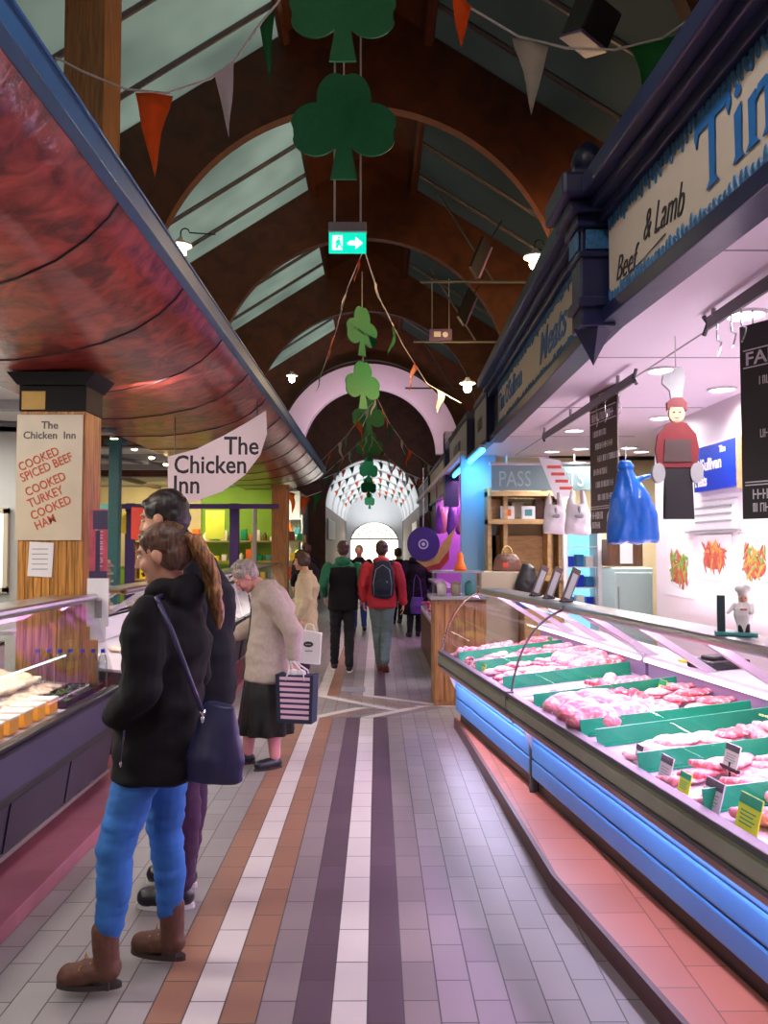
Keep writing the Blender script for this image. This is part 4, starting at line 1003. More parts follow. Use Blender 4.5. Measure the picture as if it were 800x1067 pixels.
# dark trays with greens near the glass end
MT['herb'] = M('dark_green_leaves', (.03, .09, .02), .6, 0, .5, 30)
for i in range(3):
    y = 5.0+i*.22; x = -1.955; t = thing('food_tray', f'black tray of green garnish beside the glass, {ORD[i]} of three', 'tray', (x, y, lz(x)), 0, 'black trays near the left counter glass')
    mb = MB(); mb.box((-.11, -.10, 0), (.11, .10, .006)); 
    for a, b_ in (((-.115, -.1, 0), (-.105, .1, .035)), ((.105, -.1, 0), (.115, .1, .035)), ((-.115, -.105, 0), (.115, -.098, .035)), ((-.115, .098, 0), (.115, .105, .035))): mb.box(a, b_)
    mb.build('tray', 'blackm', t)
    mb = MB()
    for k in range(26): mb.ell((rnd.uniform(-.085, .085), rnd.uniform(-.08, .08), rnd.uniform(.01, .03)), (.022, .014, .01), rot=(rnd.random(), rnd.random(), rnd.random()*3), seg=8)
    tag(mb.build('garnish', 'herb', t, True), kind='stuff')
# bottles with blue caps at the back of the counter
MT['clearpl'] = glass('clear_plastic', (.85, .9, .92), .6); MT['cap'] = M('royal_blue_cap', (.02, .03, .35), .35, 0, .05)
for i, px in enumerate((39, 51, 62, 73, 86, 97, 107)):
    y = 5.50; a = P(px, 690, Y=y); x = a.x
    t = thing('water_bottle', f'clear bottle with blue cap, {["leftmost", "second from left", "third from left", "middle", "third from right", "second from right", "rightmost"][i]} of seven', 'bottle', (x, y, lz(x) if x > -2.55 else lz(-2.55)), 0, 'blue-capped bottles in the left counter')
    zc_ = P(px, 679, Y=y).z-t.location.z
    mb = MB(); mb.lathe([(.026, 0), (.03, .01), (.03, zc_-.06), (.022, zc_-.03), (.011, zc_-.01), (.011, zc_)], (0, 0, 0), 14); mb.build('bottle', 'clearpl', t, 'auto')
    mb = MB(); mb.lathe([(.0145, zc_-.005), (.0145, zc_+.018), (.0, zc_+.019)], (0, 0, 0), 12); mb.build('bottle_cap', 'cap', t, 'auto')
# pale glass-shelf edge, made to glow, in the near left counter
mb = MB(); mb.tube([(-2.12, 3.4, .93), (-2.12, 5.6, .93)], .007, 8)
MT['edgecool'] = E('glowing_cool_edge', (.7, .9, 1.0), 1.6)
tag(mb.build('glowing_shelf_edge', 'edgecool'), 'slim pale shelf edge, made to glow, running through the near left counter above the chicken', 'tube light')
# goods in the second left counter
MT['blueprint'] = M('blue_pack_print', (.04, .12, .4), .4, 0, .2)
for i in range(14):
    y = 6.55+i*.3; x = -2.0 if i % 2 else -2.28
    if i % 3 == 0:
        t = thing('wrapped_pack', f'white wrapped pack with blue print in the middle left counter, {ORD[i] if i < 12 else "one of the furthest"}', 'pack', (x, y, lz(x)), rnd.uniform(-.3, .3), 'white packs in the middle left counter')
        mb = MB(); mb.box((-.11, -.07, 0), (.11, .07, .06), .015); mb.build('wrap', 'packtop', t); mb = MB(); mb.box((-.05, -.03, .0605), (.05, .03, .062)); mb.build('print', 'blueprint', t)
    else: putl(FM[1 if i % 2 else 0], 'poultry_piece', x, y, lz(x), rnd.uniform(-3, 3), f'pale poultry piece in the middle left counter, number {["", "one", "two", "three", "four", "five", "six", "seven", "eight", "nine", "ten", "eleven", "twelve", "thirteen"][i]} going back', 'poultry', 'poultry pieces in the middle left counter', 1.1)
# egg trays stacked
MT['egg'] = M('brown_egg', (.55, .28, .17), .5, 0, .1); MT['pulp'] = M('grey_egg_carton_pulp', (.30, .23, .2), .9, 0, .15, 30)
def eggtray():
    mb = MB(); mb.box((-.15, -.15, 0), (.15, .15, .022), .004)
    for i in range(6):
        for j in range(6): mb.lathe([(.02, .02), (.012, .035)], (-.1375+.025+i*.05-.012, -.1375+.025+j*.05-.012, 0), 6)
    o = mb.build('e', 'pulp'); mt = o.data; bpy.data.objects.remove(o)
    mb = MB()
    for i in range(5):
        for j in range(5): mb.ell((-.11+i*.055, -.11+j*.055, .045), (.021, .021, .027), seg=10)
    o = mb.build('e', 'egg', smooth=True); m2 = o.data; bpy.data.objects.remove(o); return mt, m2
ET, EG = eggtray()
mb = MB(); mb.box((-.20, -.20, 0), (.20, .46, .62), .01); mb.box((-.22, -.22, .62), (.22, .48, .66), .005)
base = mb.build('stall_side_unit', 'white'); a = P(120, 625, Y=7.6); 
base.location = (-2.62, 7.55, .99-.66+.01); base.location.z = 1.021
bpy.data.objects.remove(base)
k = 0
for cx, cy in ((-2.72, 7.5), (-2.72, 7.85)):
    for l in range(7):
        t = thing('egg_tray', f'egg tray {["at the bottom", "second from bottom", "third from bottom", "fourth from bottom", "third from top", "second from top", "on top"][l]} of the {["nearer", "further"][k]} egg stack', 'egg tray', (cx, cy, 1.021+l*.0745), 0, 'stacked egg trays behind the left counter')
        for nm, me, mt in (('tray', ET, 0), ('eggs', EG, 1)): o = bpy.data.objects.new(nm, me); COL.objects.link(o); o.parent = t
    k += 1
# hanging Chicken Inn sign
Ys = 7.9
pts = [(277, 428), (278, 452), (271, 474), (255, 495), (232, 512), (205, 522), (175, 527), (175, 476), (205, 468), (235, 453), (258, 440)]
wp = [P(u, v, Y=Ys) for u, v in pts]; c0 = P(226, 470, Y=Ys)
MT['signpink'] = M('pale_pink_sign_board', (.80, .68, .70), .45, 0, .03)
t = thing('hanging_sign', 'leaf-shaped pale hanging sign lettered The Chicken Inn under the red canopy', 'sign', (c0.x, Ys, c0.z))
mb = MB(); mb.prism([(p.x-c0.x, p.z-c0.z) for p in wp], -.01, .01); mb.build('board', 'signpink', t)
m = FPX/Ys
for s_, u, v, al in (('The', 270, 474-.5, 'RIGHT'), ('Chicken', 181, 493, 'LEFT'), ('Inn', 180, 514, 'LEFT')):
    p = P(u, v, Y=Ys); text('lettering', s_, 26.5/m, (p.x-c0.x, -.0115, p.z-c0.z), RCAM, 'ink', t, bold=.0035, align=al, sx=.87, ext=.002)
mb = MB()
for u, v in ((182, 474), (268, 432)): p = P(u, v, Y=Ys); mb.tube([(p.x-c0.x, 0, p.z-c0.z-.02), (p.x-c0.x, 0, 3.0-c0.z+(.1 if u > 200 else -.06))], .006, 6)
mb.build('hanging_wire', 'chrome', t)
# teal steel post, red sign on it
mb = MB(); mb.box((-.06, -.06, 0), (.06, .06, 2.9), .01); mb.box((-.09, -.09, 0), (.09, .09, .05)); mb.box((-.1, -.1, 2.85), (.1, .1, 2.9))
a = P(139, 560, Y=9.5); o = mb.build('steel_post', 'tealp'); o.location = (a.x-.22, 9.5, 0); tag(o, 'teal painted steel post behind the counters left of the dark-haired man', 'post')
a = P(145, 560, Y=9.2); mb = MB(); mb.box((-.09, -.015, 0), (.09, .015, .36), .01); mb.mi = 1; o = mb.build('red_sign', 'redp'); o.location = (a.x+.0, 9.2, P(145, 562, Y=9.2).z); tag(o, 'upright red plastic sign fixed at the teal post', 'sign')
# upper timber post above the canopy
t_ = wall('timber_post', (-2.36, 6.02, 3.375), (-2.06, 6.42, 7.0), 'timber2')
# second canopy post far (orange wood) 
a = P(293, 560, Y=15.6); mb = MB(); mb.box((-.16, -.14, .0), (.16, .14, 2.78), .01); mb.box((-.18, -.16, 2.78), (.18, .16, 2.88), .01)
o = mb.build('wooden_post', 'timber2'); o.location = (a.x-.1, 16.3, 0); tag(o, 'orange-brown square wooden post near the far end of the canopy', 'post')
# warm bulbs below the canopy and hall ceiling
MT['warmlens'] = E('lit_warm_bulb', (1.0, .82, .5), 14)
def hall_lamp(u, v, z, lab, e=9, r=.05, spot=True):
    p = P(u, v, z=z-.05); t = thing('hall_downlight', lab, 'ceiling light', (p.x, p.y, z), 0, 'small warm lamps in the left hall')
    mb = MB(); mb.lathe([(r*1.2, 0), (r*1.2, -.02), (r, -.03), (r*.9, -.01)], (0, 0, 0), 14); mb.build('lamp_ring', 'chrome', t, 'auto')
    mb = MB(); mb.ell((0, 0, -.03), (r*.85, r*.85, r*.6)); mb.build('bulb', 'warmlens', t, True)
    if spot: light('SPOT', 'hall_lamp_beam', (p.x, p.y, z-.09), e, (1, .8, .55), (0, 0, 0), .05, spot=2.7)
ns = ['nearest the pillar', 'second from the pillar', 'third from the pillar', 'fourth from the pillar']
for i, (u, v) in enumerate(((119, 459), (140, 469), (158, 478), (173, 485))): hall_lamp(u, v, 2.98 if u < 170 else 2.9, f'small warm ceiling lamp {ns[i]}, left of the hanging sign', 30)
for i, (u, v) in enumerate(((232, 511), (240, 515), (248, 518), (257, 521), (226, 519))): hall_lamp(u, v, 3.0, f'tiny warm lamp in the cluster below the hanging sign, {["first", "second", "third", "fourth", "lowest"][i]} from the left', 14, .045)
for i, (u, v) in enumerate(((270, 531), (277, 536), (283, 538))): hall_lamp(u, v, 2.8, f'tiny warm lamp over the green shop, {["left", "middle", "right"][i]} of three', 14, .045)
# fluorescent fitting far left
t = thing('ceiling_tube_light', 'long white fluorescent fitting at the far left of the hall', 'ceiling light', (-4.2, 6.6, 2.93))
mb = MB(); mb.box((-.9, -.07, .03), (.9, .07, .085), .01); mb.build('housing', 'white', t); mb = MB(); mb.tube([(-.88, 0, 0), (.88, 0, 0)], .03, 10); mb.build('tube', E('lit_white_tube', (1, .97, .85), 6), t)
light('AREA', 'tube_glow', (-4.2, 6.6, 2.88), 50, (1, .95, .82), (0, 0, 0), 1.6, .1)
# ceiling beams of left hall
mb = MB()
for y in (7.5, 9, 10.5, 12, 13.5, 15): mb.box((-8.9, y, 2.93), (-2.95, y+.12, 3.02))
struct(mb.build('hall_ceiling_beams', 'grey'))
mb = MB(); mb.tube([(-5, 8.2, 2.88), (-3.1, 12.5, 2.88)], .03, 6); mb.tube([(-4.4, 7.5, 2.86), (-2.7, 8.4, 2.86)], .03, 6); struct(mb.build('ceiling_pipe', 'dgrey'))
# partition wall with window far left
MT['hallwall'] = M('pale_hall_wall', (.5, .5, .47), .6, 0, .05, 3)
wall('wall_partition', (-8.9, 9.0, 0), (-3.95, 9.1, 3.0), 'hallwall')
MT['winlit'] = E('daylit_frosted_window', (.80, .9, .85), 1.1)
t = thing('lit_doorway_window', 'bright frosted window with pale frame in the partition at far left', 'window', (-4.36, 8.98, 0))
a = P(0, 535, Y=8.98); b_ = P(22, 612, Y=8.98)
mb = MB(); mb.box((-.4, -.02, b_.z), (.28, 0, a.z)); mb.build('pane', 'winlit', t)
mb = MB()
for x0, x1, z0, z1 in ((-.45, -.4, b_.z-.05, a.z+.05), (.28, .33, b_.z-.05, a.z+.05), (.05, .09, b_.z, a.z), (-.45, .33, a.z, a.z+.06), (-.45, .33, b_.z-.06, b_.z)): mb.box((x0, -.05, z0), (x1, -.0, z1))
mb.build('window_frame', 'cream', t)
t = thing('kitchen_appliance', 'white machine with dark sides standing at far left behind the counter', 'appliance', (-4.0, 7.4, 0))
mb = MB(); mb.box((-.3, -.3, 0), (.3, .3, .95), .01); mb.build('cabinet', 'grey', t); mb = MB(); mb.box((-.2, -.2, .95), (.2, .2, 1.13), .02); mb.prism([(-.18, 1.13), (.18, 1.13), (.1, 1.3), (-.18, 1.28)], -.15, .15); mb.build('machine', 'packtop', t); mb = MB(); mb.box((-.21, -.21, 1.0), (.21, -.2, 1.06)); mb.build('dark_band', 'black', t)

# green shop at the back of the hall
YG = 18.6
wall('wall_green', (-8.9, YG, 0), (-2.1, YG+.1, 3.0), 'lime')
MT['shopcream'] = M('shop_cream_wall', (.55, .45, .25), .6, 0, .08, 3)
wall('wall_shop_cream', (-8.9, YG-.06, 1.2), (-4.0, YG, 3.0), 'shopcream')
def gx(u, Y=YG): return P(u, 560, Y=Y).x
def gz(v, Y=YG): return P(250, v, Y=Y).z
MT['yellowgreen'] = M('yellow_green_board', (.55, .6, .06), .5, 0, .05)
def gbox(nm, lab, cat, u0, u1, v0, v1, Y, th, mat, grp=None):
    mb = MB(); x0, x1, z0, z1 = gx(u0, Y), gx(u1, Y), gz(v1, Y), gz(v0, Y); w = x1-x0; h = z1-z0
    mb.box((-w/2, 0, 0), (w/2, th, h), min(.01, th*.3)); o = mb.build(nm, mat); o.location = ((x0+x1)/2, Y, z0); return tag(o, lab, cat, grp)
gbox('hanging_notice_board', 'yellow-green panel hanging in the green shop', 'panel', 214, 234, 532, 562, 17.5, .03, 'yellowgreen')
gbox('hanging_notice_board', 'yellow panel beside the purple post by the dark-haired man', 'panel', 121, 131, 533, 556, 14.0, .03, 'yellow')
gbox('hanging_notice_board', 'pale teal panel behind the hanging banner', 'panel', 103, 126, 525, 550, 13.5, .03, 'teal')
gbox('purple_beam', 'long purple beam under the hall ceiling above the green shop', 'beam', 95, 290, 525, 530, 15.5, .1, 'purple')
for i, u in enumerate((134, 246)): 
    x = gx(u, 15.6); mb = MB(); mb.box((-.09, -.06, 0), (.09, .06, 2.5), .01); o = mb.build('purple_post', 'purple'); o.location = (x-.12, 16.1, 0); tag(o, ['purple painted post left of the dark-haired man', 'purple painted post above the grey-haired shopper'][i], 'post')
gbox('white_post', 'slim white post in front of the lime wall', 'post', 263, 267, 530, 649.5, 17.0, .08, 'white')
t = thing('shop_shelf', 'long shop shelf of mixed goods against the lime green wall', 'shelf', (gx(255), YG-.4, 0))
mb = MB()
for z in (.9, 1.3, 1.75): mb.box((-2.4, 0, z), (1.4, .3, z+.03))
for x in (-2.4, -1.1, .2, 1.38): mb.box((x, 0, 0), (x+.03, .3, 1.9))
mb.build('rack', 'plank', t)
rnd = random.Random(5); cm = ['yellow', 'redp', 'packtop', 'brown', 'greenp', 'cream', 'teal', 'orange']
n = 0
CN = {'yellow': 'yellow', 'redp': 'red', 'packtop': 'white', 'brown': 'brown', 'greenp': 'green', 'cream': 'cream', 'teal': 'teal', 'orange': 'orange'}
for zi, z in enumerate((.93, 1.33, 1.78)):
    x = -2.3; c = 0
    while x < 1.25:
        w = rnd.uniform(.1, .2); h = rnd.uniform(.1, .28); m_ = cm[rnd.randrange(8)]
        mb = MB()
        if rnd.random() < .5: mb.lathe([(w*.4, 0), (w*.42, h*.7), (w*.2, h*.85), (w*.2, h)], (0, 0, 0), 10)
        else: mb.box((-w*.42, -.06, 0), (w*.42, .06, h), .008)
        o = mb.build('shop_goods', m_, smooth='auto'); o.location = (t.location.x+x+w/2, YG-.25, z); c += 1; n += 1
        tag(o, f'{CN[m_]} item on the {["lower", "middle", "top"][zi]} shelf of the green shop, place {c} from the left', 'goods', 'goods on the green shop shelf'); x += w+.04
# white lit wall shelf right of the wooden post
MT['shoplit'] = M('pale_shop_wall', (.6, .58, .52), .6, 0, .04, 3)
wall('wall_pale_shop', (-4.0, 20.0, 0), (-1.9, 20.1, 3.0), 'shoplit')
t = thing('far_shelf', 'pale lit shelf with red and white goods left of the far shoppers', 'shelf', (-2.45, 19.6, 0))
mb = MB()
for z in (.8, 1.35, 1.9, 2.3): mb.box((-.6, 0, z), (.65, .3, z+.03))
for x in (-.6, .62): mb.box((x, 0, 0), (x+.03, .3, 2.4))
mb.build('rack', 'white', t)
for zi, z in enumerate((.83, 1.38, 1.93)):
    for c in range(6):
        m_ = cm[rnd.randrange(8)]; h = rnd.uniform(.12, .3); mb = MB(); mb.lathe([(.06, 0), (.065, h*.7), (.03, h*.85), (.03, h)], (0, 0, 0), 10)
        o = mb.build('shop_goods', m_, smooth='auto'); o.location = (-2.45-.48+c*.2, 19.75, z); tag(o, f'{CN[m_]} jar on the {["lower", "middle", "top"][zi]} far pale shelf, place {c+1} from the left', 'goods', 'jars on the far pale shelf')

light('AREA', 'hall_light', (-3.6, 3.6, 2.95), 90, (1, .93, .82), (0, 0, 0), 1.2, .3)
light('AREA', 'added_sign_fill', (-1.75, 6.3, 2.84), 9, (1, .9, .88), (math.radians(70), 0, 0), .25, .1)  # fill light added under the canopy to brighten the hanging sign
light('AREA', 'hall_light', (-2.6, 3.4, 2.86), 16, (1, .93, .85), (math.radians(35), 0, 0), .5, .15)
light('AREA', 'hall_light', (-5.5, 8.0, 2.9), 90, (1, .97, .9), (0, 0, 0), 1.5, .3)
light('AREA', 'hall_light', (-5.0, 12.0, 2.88), 110, (1, .9, .7), (0, 0, 0), 1.5, .3)
light('AREA', 'shop_light', (-4.5, 17.0, 2.88), 75, (1, .85, .5), (math.radians(25), 0, 0), 3, .3)
light('AREA', 'shop_light', (-2.5, 18.8, 2.7), 40, (1, .95, .85), (math.radians(30), 0, 0), .8, .2)
# ================================================================ DECORATIONS AND ROOF FITTINGS
def sham_outline(s):
    # three rounded two-lobed leaves and a stem, unit height about 1
    pts = []
    def leaf(cx, cz, ang):
        out = []
        for k in range(25):
            t = -PI*.80+2*PI*.80*k/24
            # two-lobed leaf
            r = .235*(1-.16*math.exp(-(t/.28)**2))
            out.append((cx+r*math.cos(t+ang)*1.0, cz+r*math.sin(t+ang)))
        return out
    pts += leaf(.26, .47, -.12)
    pts += leaf(0, .78, PI/2)
    pts += leaf(-.26, .47, PI+.12)
    pts += [(-.06, .28), (-.10, .0), (.12, .0), (.06, .28)]
    return [(x*s, z*s) for x, z in pts]
def shamrock(u, v, Y, s, rot, lab):
    a = P(u, v, Y=Y); t = thing('shamrock_decoration', lab, 'decoration', (a.x, Y, a.z), rot, 'green shamrocks hanging along the vault')
    mb = MB(); lf = 0
    for cx, cz, an in ((.25, .44, -.1), (0, .74, PI/2), (-.25, .44, PI+.1)):
        pts = []
        for k in range(36):
            th = 2*PI*k/36; r = .245*(1-.22*math.exp(-((th-PI)/.42)**2)*0 - .20*math.exp(-(min(th, 2*PI-th)/.30)**2))
            pts.append((cx*s+r*s*math.cos(th+an), (cz+r*math.sin(th+an))*s))
        lf += 1; mb.prism(pts, -.005-.0012*lf, .005+.0012*lf)
    st = MB(); st.prism([(-.055*s, .35*s), (-.12*s, -.02*s), (.12*s, -.02*s), (.055*s, .35*s)], -.0075, .0075)
    mb.prism([(.2*s*math.cos(2*PI*k/20), .52*s+.2*s*math.sin(2*PI*k/20)) for k in range(20)], -.0055, .0055)
    lv = mb.build('leaves', 'shamrock', t); st.build('stem', 'shamrock', t)
    lo = MB(); lo.tube([(0, 0, .94*s), (0, 0, .94*s+.45)], .005, 5); lo.build('hanging_cord', 'string', t)
    return t
shamrock(357, 62, 4.25, .60, .0, 'largest green shamrock, cut off by the top edge of the picture')
shamrock(358, 185, 4.95, .685, .0, 'second largest green shamrock, just above the exit sign')
SH = [(377, 370, 9.9, .62, .9, 'green shamrock turned sideways, first one beyond the exit sign'), (378, 425, 13.0, .78, .75, 'green shamrock turned sideways in front of the pale pink arch'),
      (384, 452, 16.5, .74, .3, 'dark green shamrock below the pale pink arch, third beyond exit sign'), (385, 480, 20, .74, .3, 'dark green shamrock, fourth beyond the exit sign'),
      (384, 502, 24, .74, .7, 'small dark shamrock against the white vault, upper one'), (384, 518, 28.5, .74, .7, 'small dark shamrock against the white vault, middle one'), (385, 530, 36, .74, .9, 'smallest dark shamrock, lowest against the white vault')]
for a in SH: shamrock(*a)

# exit sign
zt = P(362, 233, Y=8).z; a = P(362, 264, Y=8)
t = thing('exit_sign', 'lit green running-man exit sign hanging on two rods in the vault', 'exit sign', (a.x, 8, a.z))
MT['exitgreen'] = E('lit_exit_green', (.0, .62, .42), 1.3); MT['exitwhite'] = E('lit_exit_white', (.85, 1, .95), 2.2)
w = .38; h = zt-a.z
mb = MB(); mb.box((-w/2, -.05, h*.68), (w/2, .05, h), .008); mb.build('housing', 'grey', t)
mb = MB(); mb.box((-w/2+.005, -.012, 0), (w/2-.005, .012, h*.68), .003); mb.build('green_panel', 'exitgreen', t)
mb = MB(); y0, y1 = -.016, -.012
mb.prism([(-.15, .03), (-.05, .03), (-.05, .175), (-.15, .175)], y0, y1)   # door
mb.prism([(.03, .105), (.03, .085), (.0, .085), (.0, .105)], y0, y1)
mb.prism([(.15, .1), (.08, .16), (.08, .12), (.02, .12), (.02, .08), (.08, .08), (.08, .04)], y0-.001, y1)
mb.build('white_arrow_and_door', 'exitwhite', t)
mb = MB(); mb.ell((-.085, -.017, .15), (.012, .003, .012)); 
mb.prism([(-.095, .135), (-.075, .135), (-.065, .09), (-.045, .05), (-.055, .042), (-.08, .08), (-.1, .045), (-.125, .045), (-.12, .055), (-.1, .075), (-.1, .1), (-.125, .1), (-.12, .115)], -.02, -.016)
mb.build('running_figure', 'exitgreen', t)
mb = MB()
for x in (-.13, .13): mb.tube([(x, 0, h), (x, 0, 8.4-a.z)], .012, 6)
mb.build('hanging_rod', 'string', t)

# bunting strings
FC = ['green', 'cloth', 'orange']
def bunting(lab, pts, flags, grp='flag bunting strings', th=.012, wire=.006):
    """pts: world polyline; flags: list of (t along 0..1, colour, width, length, twist)"""
    pts = [Vector(p) for p in pts]; o0 = pts[0]
    t = thing('flag_bunting', lab, 'bunting', o0, 0, grp)
    mb = MB(); mb.tube([p-o0 for p in pts], wire, 6); mb.build('cord', 'string', t)
    Ls = [0]
    for a, b in zip(pts, pts[1:]): Ls.append(Ls[-1]+(b-a).length)
    def at(s):
        s *= Ls[-1]
        for i in range(len(pts)-1):
            if s <= Ls[i+1] or i == len(pts)-2: f = (s-Ls[i])/(Ls[i+1]-Ls[i]); return pts[i].lerp(pts[i+1], f), (pts[i+1]-pts[i]).normalized()
    for s, c, w, l, tw in flags:
        p, d = at(s); p = p-o0; dn = Vector((0, 0, -1)); side = d.cross(dn).normalized()
        a = p-d*w/2; b = p+d*w/2; tip = p+dn*l+side*tw*l+d*(tw*.3*w)
        mb = MB(); nr = 6; R0 = []
        for k in range(nr+1):
            f = k/nr; aa = a.lerp(tip, f); bb = b.lerp(tip, f); wv = side*(.02*l*math.sin(f*7+s*40))*3
            row = [mb.bm.verts.new(aa.lerp(bb, j/2)+wv*(1 if j != 1 else .3)) for j in range(3)] if k < nr else [mb.bm.verts.new(tip+wv)]
            R0.append(row)
        for k in range(nr-1):
            for j in range(2): mb.bm.faces.new((R0[k][j], R0[k][j+1], R0[k+1][j+1], R0[k+1][j]))
        for j in range(2): mb.bm.faces.new((R0[nr-1][j], R0[nr-1][j+1], R0[nr][0]))
        bmesh.ops.solidify(mb.bm, geom=mb.bm.faces[:], thickness=.0015)
        mb.build('flag', c, t, True)
def PL(l): return [P(u, v, Y=Y) for u, v, Y in l]
def flag_px(lab, line, flags, **k): bunting(lab, PL(line), flags, **k)
# front left string: canopy edge -> shamrocks
flag_px('bunting string with orange, white and green flags from the red canopy to the roof',
        [(58, 60, 4.3), (85, 74, 4.3), (131, 93, 4.3), (174, 97, 4.3), (219, 82, 4.3), (244, 64, 4.3), (268, 28, 4.3), (290, 2, 4.3), (306, -28, 4.3)],
        [(.345, 'orange', .205, .45, .05), (.60, 'cloth', .13, .34, .3), (.83, 'green', .13, .34, .25)])
flag_px('bunting string with orange, white and green flags at upper right towards the blue fascia',
        [(455, -30, 4.2), (490, 8, 4.2), (540, 38, 4.2), (590, 50, 4.2), (640, 52, 4.2), (690, 40, 4.2), (718, 20, 3.9), (735, -5, 3.7)],
        [(.10, 'orange', .17, .36, -.25), (.34, 'cloth', .20, .42, -.1), (.70, 'green', .28, .46, .05), (.93, 'orange', .16, .3, 0)])
# curled white flag end
def C3(i): return FC[i % 3]
# string pair from exit sign sloping down both sides
flag_px('bunting string descending left from the exit sign', [(378, 262, 8.2), (362, 300, 9.2), (350, 345, 10.4), (334, 392, 12)], [(.05, 'orange', .16, .25, .2), (.30, 'cloth', .2, .34, .3), (.62, 'orange', .22, .34, .3), (.94, 'green', .22, .32, .3)])
flag_px('bunting string descending right from the exit sign', [(380, 262, 8.2), (395, 310, 9.2), (420, 360, 10.4), (445, 400, 12), (480, 420, 13)], [(.12, 'cloth', .2, .34, -.3), (.36, 'green', .2, .32, .3), (.60, 'orange', .26, .36, .3), (.86, 'cloth', .3, .36, .2)])
fl5 = [(i*.125+.05, C3(i+1), .24, .36, .25*(-1)**i) for i in range(8)]
flag_px('bunting string under the pink arch, going down to the left', [(388, 420, 14.5), (360, 455, 16), (335, 480, 17.5), (318, 498, 19)], fl5[:5])
flag_px('bunting string under the pink arch, going down to the right', [(388, 405, 14.5), (405, 440, 16), (425, 468, 17.5), (448, 485, 19), (470, 500, 20)], fl5)
flag_px('bunting string across the dark arches, left side of the shamrocks', [(385, 452, 18), (365, 470, 20), (345, 488, 22), (332, 500, 23)], fl5[:6])
flag_px('bunting string across the dark arches, right side of the shamrocks', [(386, 452, 18), (402, 475, 20), (422, 492, 22), (445, 505, 23)], fl5)
for i in range(6):
    Y = 26+i*3.2
    lab = f'bunting string across the white vault, {ORD[i]} of six'
    z = 4.55; pts = [(VX-1.55, Y, z-.75), (VX-.8, Y+.8, z-.35), (VX, Y+1.3, z+.02), (VX+.8, Y+.8, z-.35), (VX+1.55, Y, z-.75)]
    bunting(lab, pts, [(j/11+.04, C3(i+j), .22, .26, .1) for j in range(11)], wire=.008)
flag_px('orange and green bunting string hanging at the far end of the canopy', [(300, 512, 17.5), (318, 518, 17), (335, 512, 17.5)], [(.1, 'orange', .35, .45, .1), (.5, 'orange', .35, .4, -.1), (.85, 'green', .3, .4, .1)])

# loudspeaker boxes, lamps, projecting boards
a = P(617, 26, Y=4.6); t = thing('roof_speaker_box', 'dark square box fixing with mauve edge at upper right under the roof', 'speaker', a, .5)
t.rotation_euler = (.35, .25, .55)
t.scale = (.8, .8, .8)
mb = MB(); mb.box((-.15, -.12, -.13), (.13, .12, .13), .02); mb.build('housing', 'black', t)
MT['mauve'] = M('mauve_plastic', (.17, .10, .22), .4, 0, .05)
mb = MB(); mb.box((-.15, -.13, -.155), (.13, .12, -.133), .006); mb.build('lower_edge', 'mauve', t)
mb = MB(); mb.tube([(0, 0, .12), (.05, .1, .9)], .015, 6); mb.build('bracket', 'black', t)
MT['bulbhot'] = E('lit_pendant_bulb', (1, .86, .6), 40)
def pendant(u, v, Y, lab, r=.12, e=60):
    a = P(u, v, Y=Y); t = thing('pendant_lamp', lab, 'lamp', a, 0, 'glowing pendant lamps in the vault')
    mb = MB(); mb.lathe([(.03, .16), (.045, .12), (r, .085), (r*1.02, .06), (r*.9, .07), (.04, .105)], (0, 0, 0), 24); mb.build('enamel_shade', 'white', t, True)
    mb = MB(); mb.lathe([(.0, -.075), (.04, -.065), (.062, -.03), (.062, .01), (.045, .05), (.03, .09)], (0, 0, 0), 16); mb.build('bulb', 'bulbhot', t, True)
    mb = MB(); pts = [(0, 0, .16), (0, 0, .22)]+[(.05-.05*math.cos(PI*k/6), 0, .22+.05*math.sin(PI*k/6)) for k in range(7)]+[(.4, 0, .2)]; mb.tube(pts, .008, 6); mb.build('arm', 'blackm', t)
    light('POINT', 'pendant_glow', (a.x, a.y, a.z-.15), e, (1, .62, .28), size=.08)
pendant(557, 274, 9.3, 'bright round pendant lamp beside the navy cornice, larger of the two', .125, 200)
pendant(487, 404, 12.6, 'bright pendant lamp further away above the far fascia boards', .12, 200)
pendant(188, 262, 9.3, 'pendant lamp half hidden by the blue canopy edge at left', .13, 8)
pendant(304, 395, 17, 'tiny pendant lamp at the canopy edge in front of the pink arch', .12, 25)
# projecting diamond boards
for (u, v, w_, h_, Y, lab) in ((500, 268, .32, .62, 10.6, 'dark projecting board with pale edge, upper of the two under the vault'), (486, 320, .32, .62, 12.2, 'dark projecting board with pale edge, lower of the two under the vault')):
    a = P(u, v, Y=Y); t = thing('projecting_board', lab, 'sign', a, 0, 'tilted dark boards under the vault'); t.rotation_euler = (.0, .42, .95)
    mb = MB(); mb.prism([(-.17, -.30), (.05, -.32), (.17, .30), (-.05, .32)], -.02, .02); mb.build('board', 'black', t)
    mb = MB(); mb.tube([(.05, -.03, -.31), (.17, -.03, .30)], .014, 5); mb.build('pale_edge', 'mauve', t)
    mb = MB(); mb.tube([(.1, 0, .3), (.3, 0, .9)], .01, 5); mb.build('wire', 'blackm', t)
a = P(459, 349, Y=14.2); t = thing('small_exit_sign', 'small pinkish box sign hung from a tie rod on the right', 'sign', a)
mb = MB(); mb.box((-.2, -.03, -.1), (.2, .03, .1), .01); mb.build('box', 'mauve', t); mb = MB(); mb.box((-.12, -.035, -.04), (.0, -.031, .05)); mb.ell((.08, -.03, .0), (.05, .01, .05)); mb.build('symbol', 'paper', t)
mb = MB(); mb.tube([(-.15, 0, .1), (-.15, 0, 1.0)], .008, 5); mb.tube([(.15, 0, .1), (.15, 0, 1.0)], .008, 5); mb.build('hanger', 'grey', t)

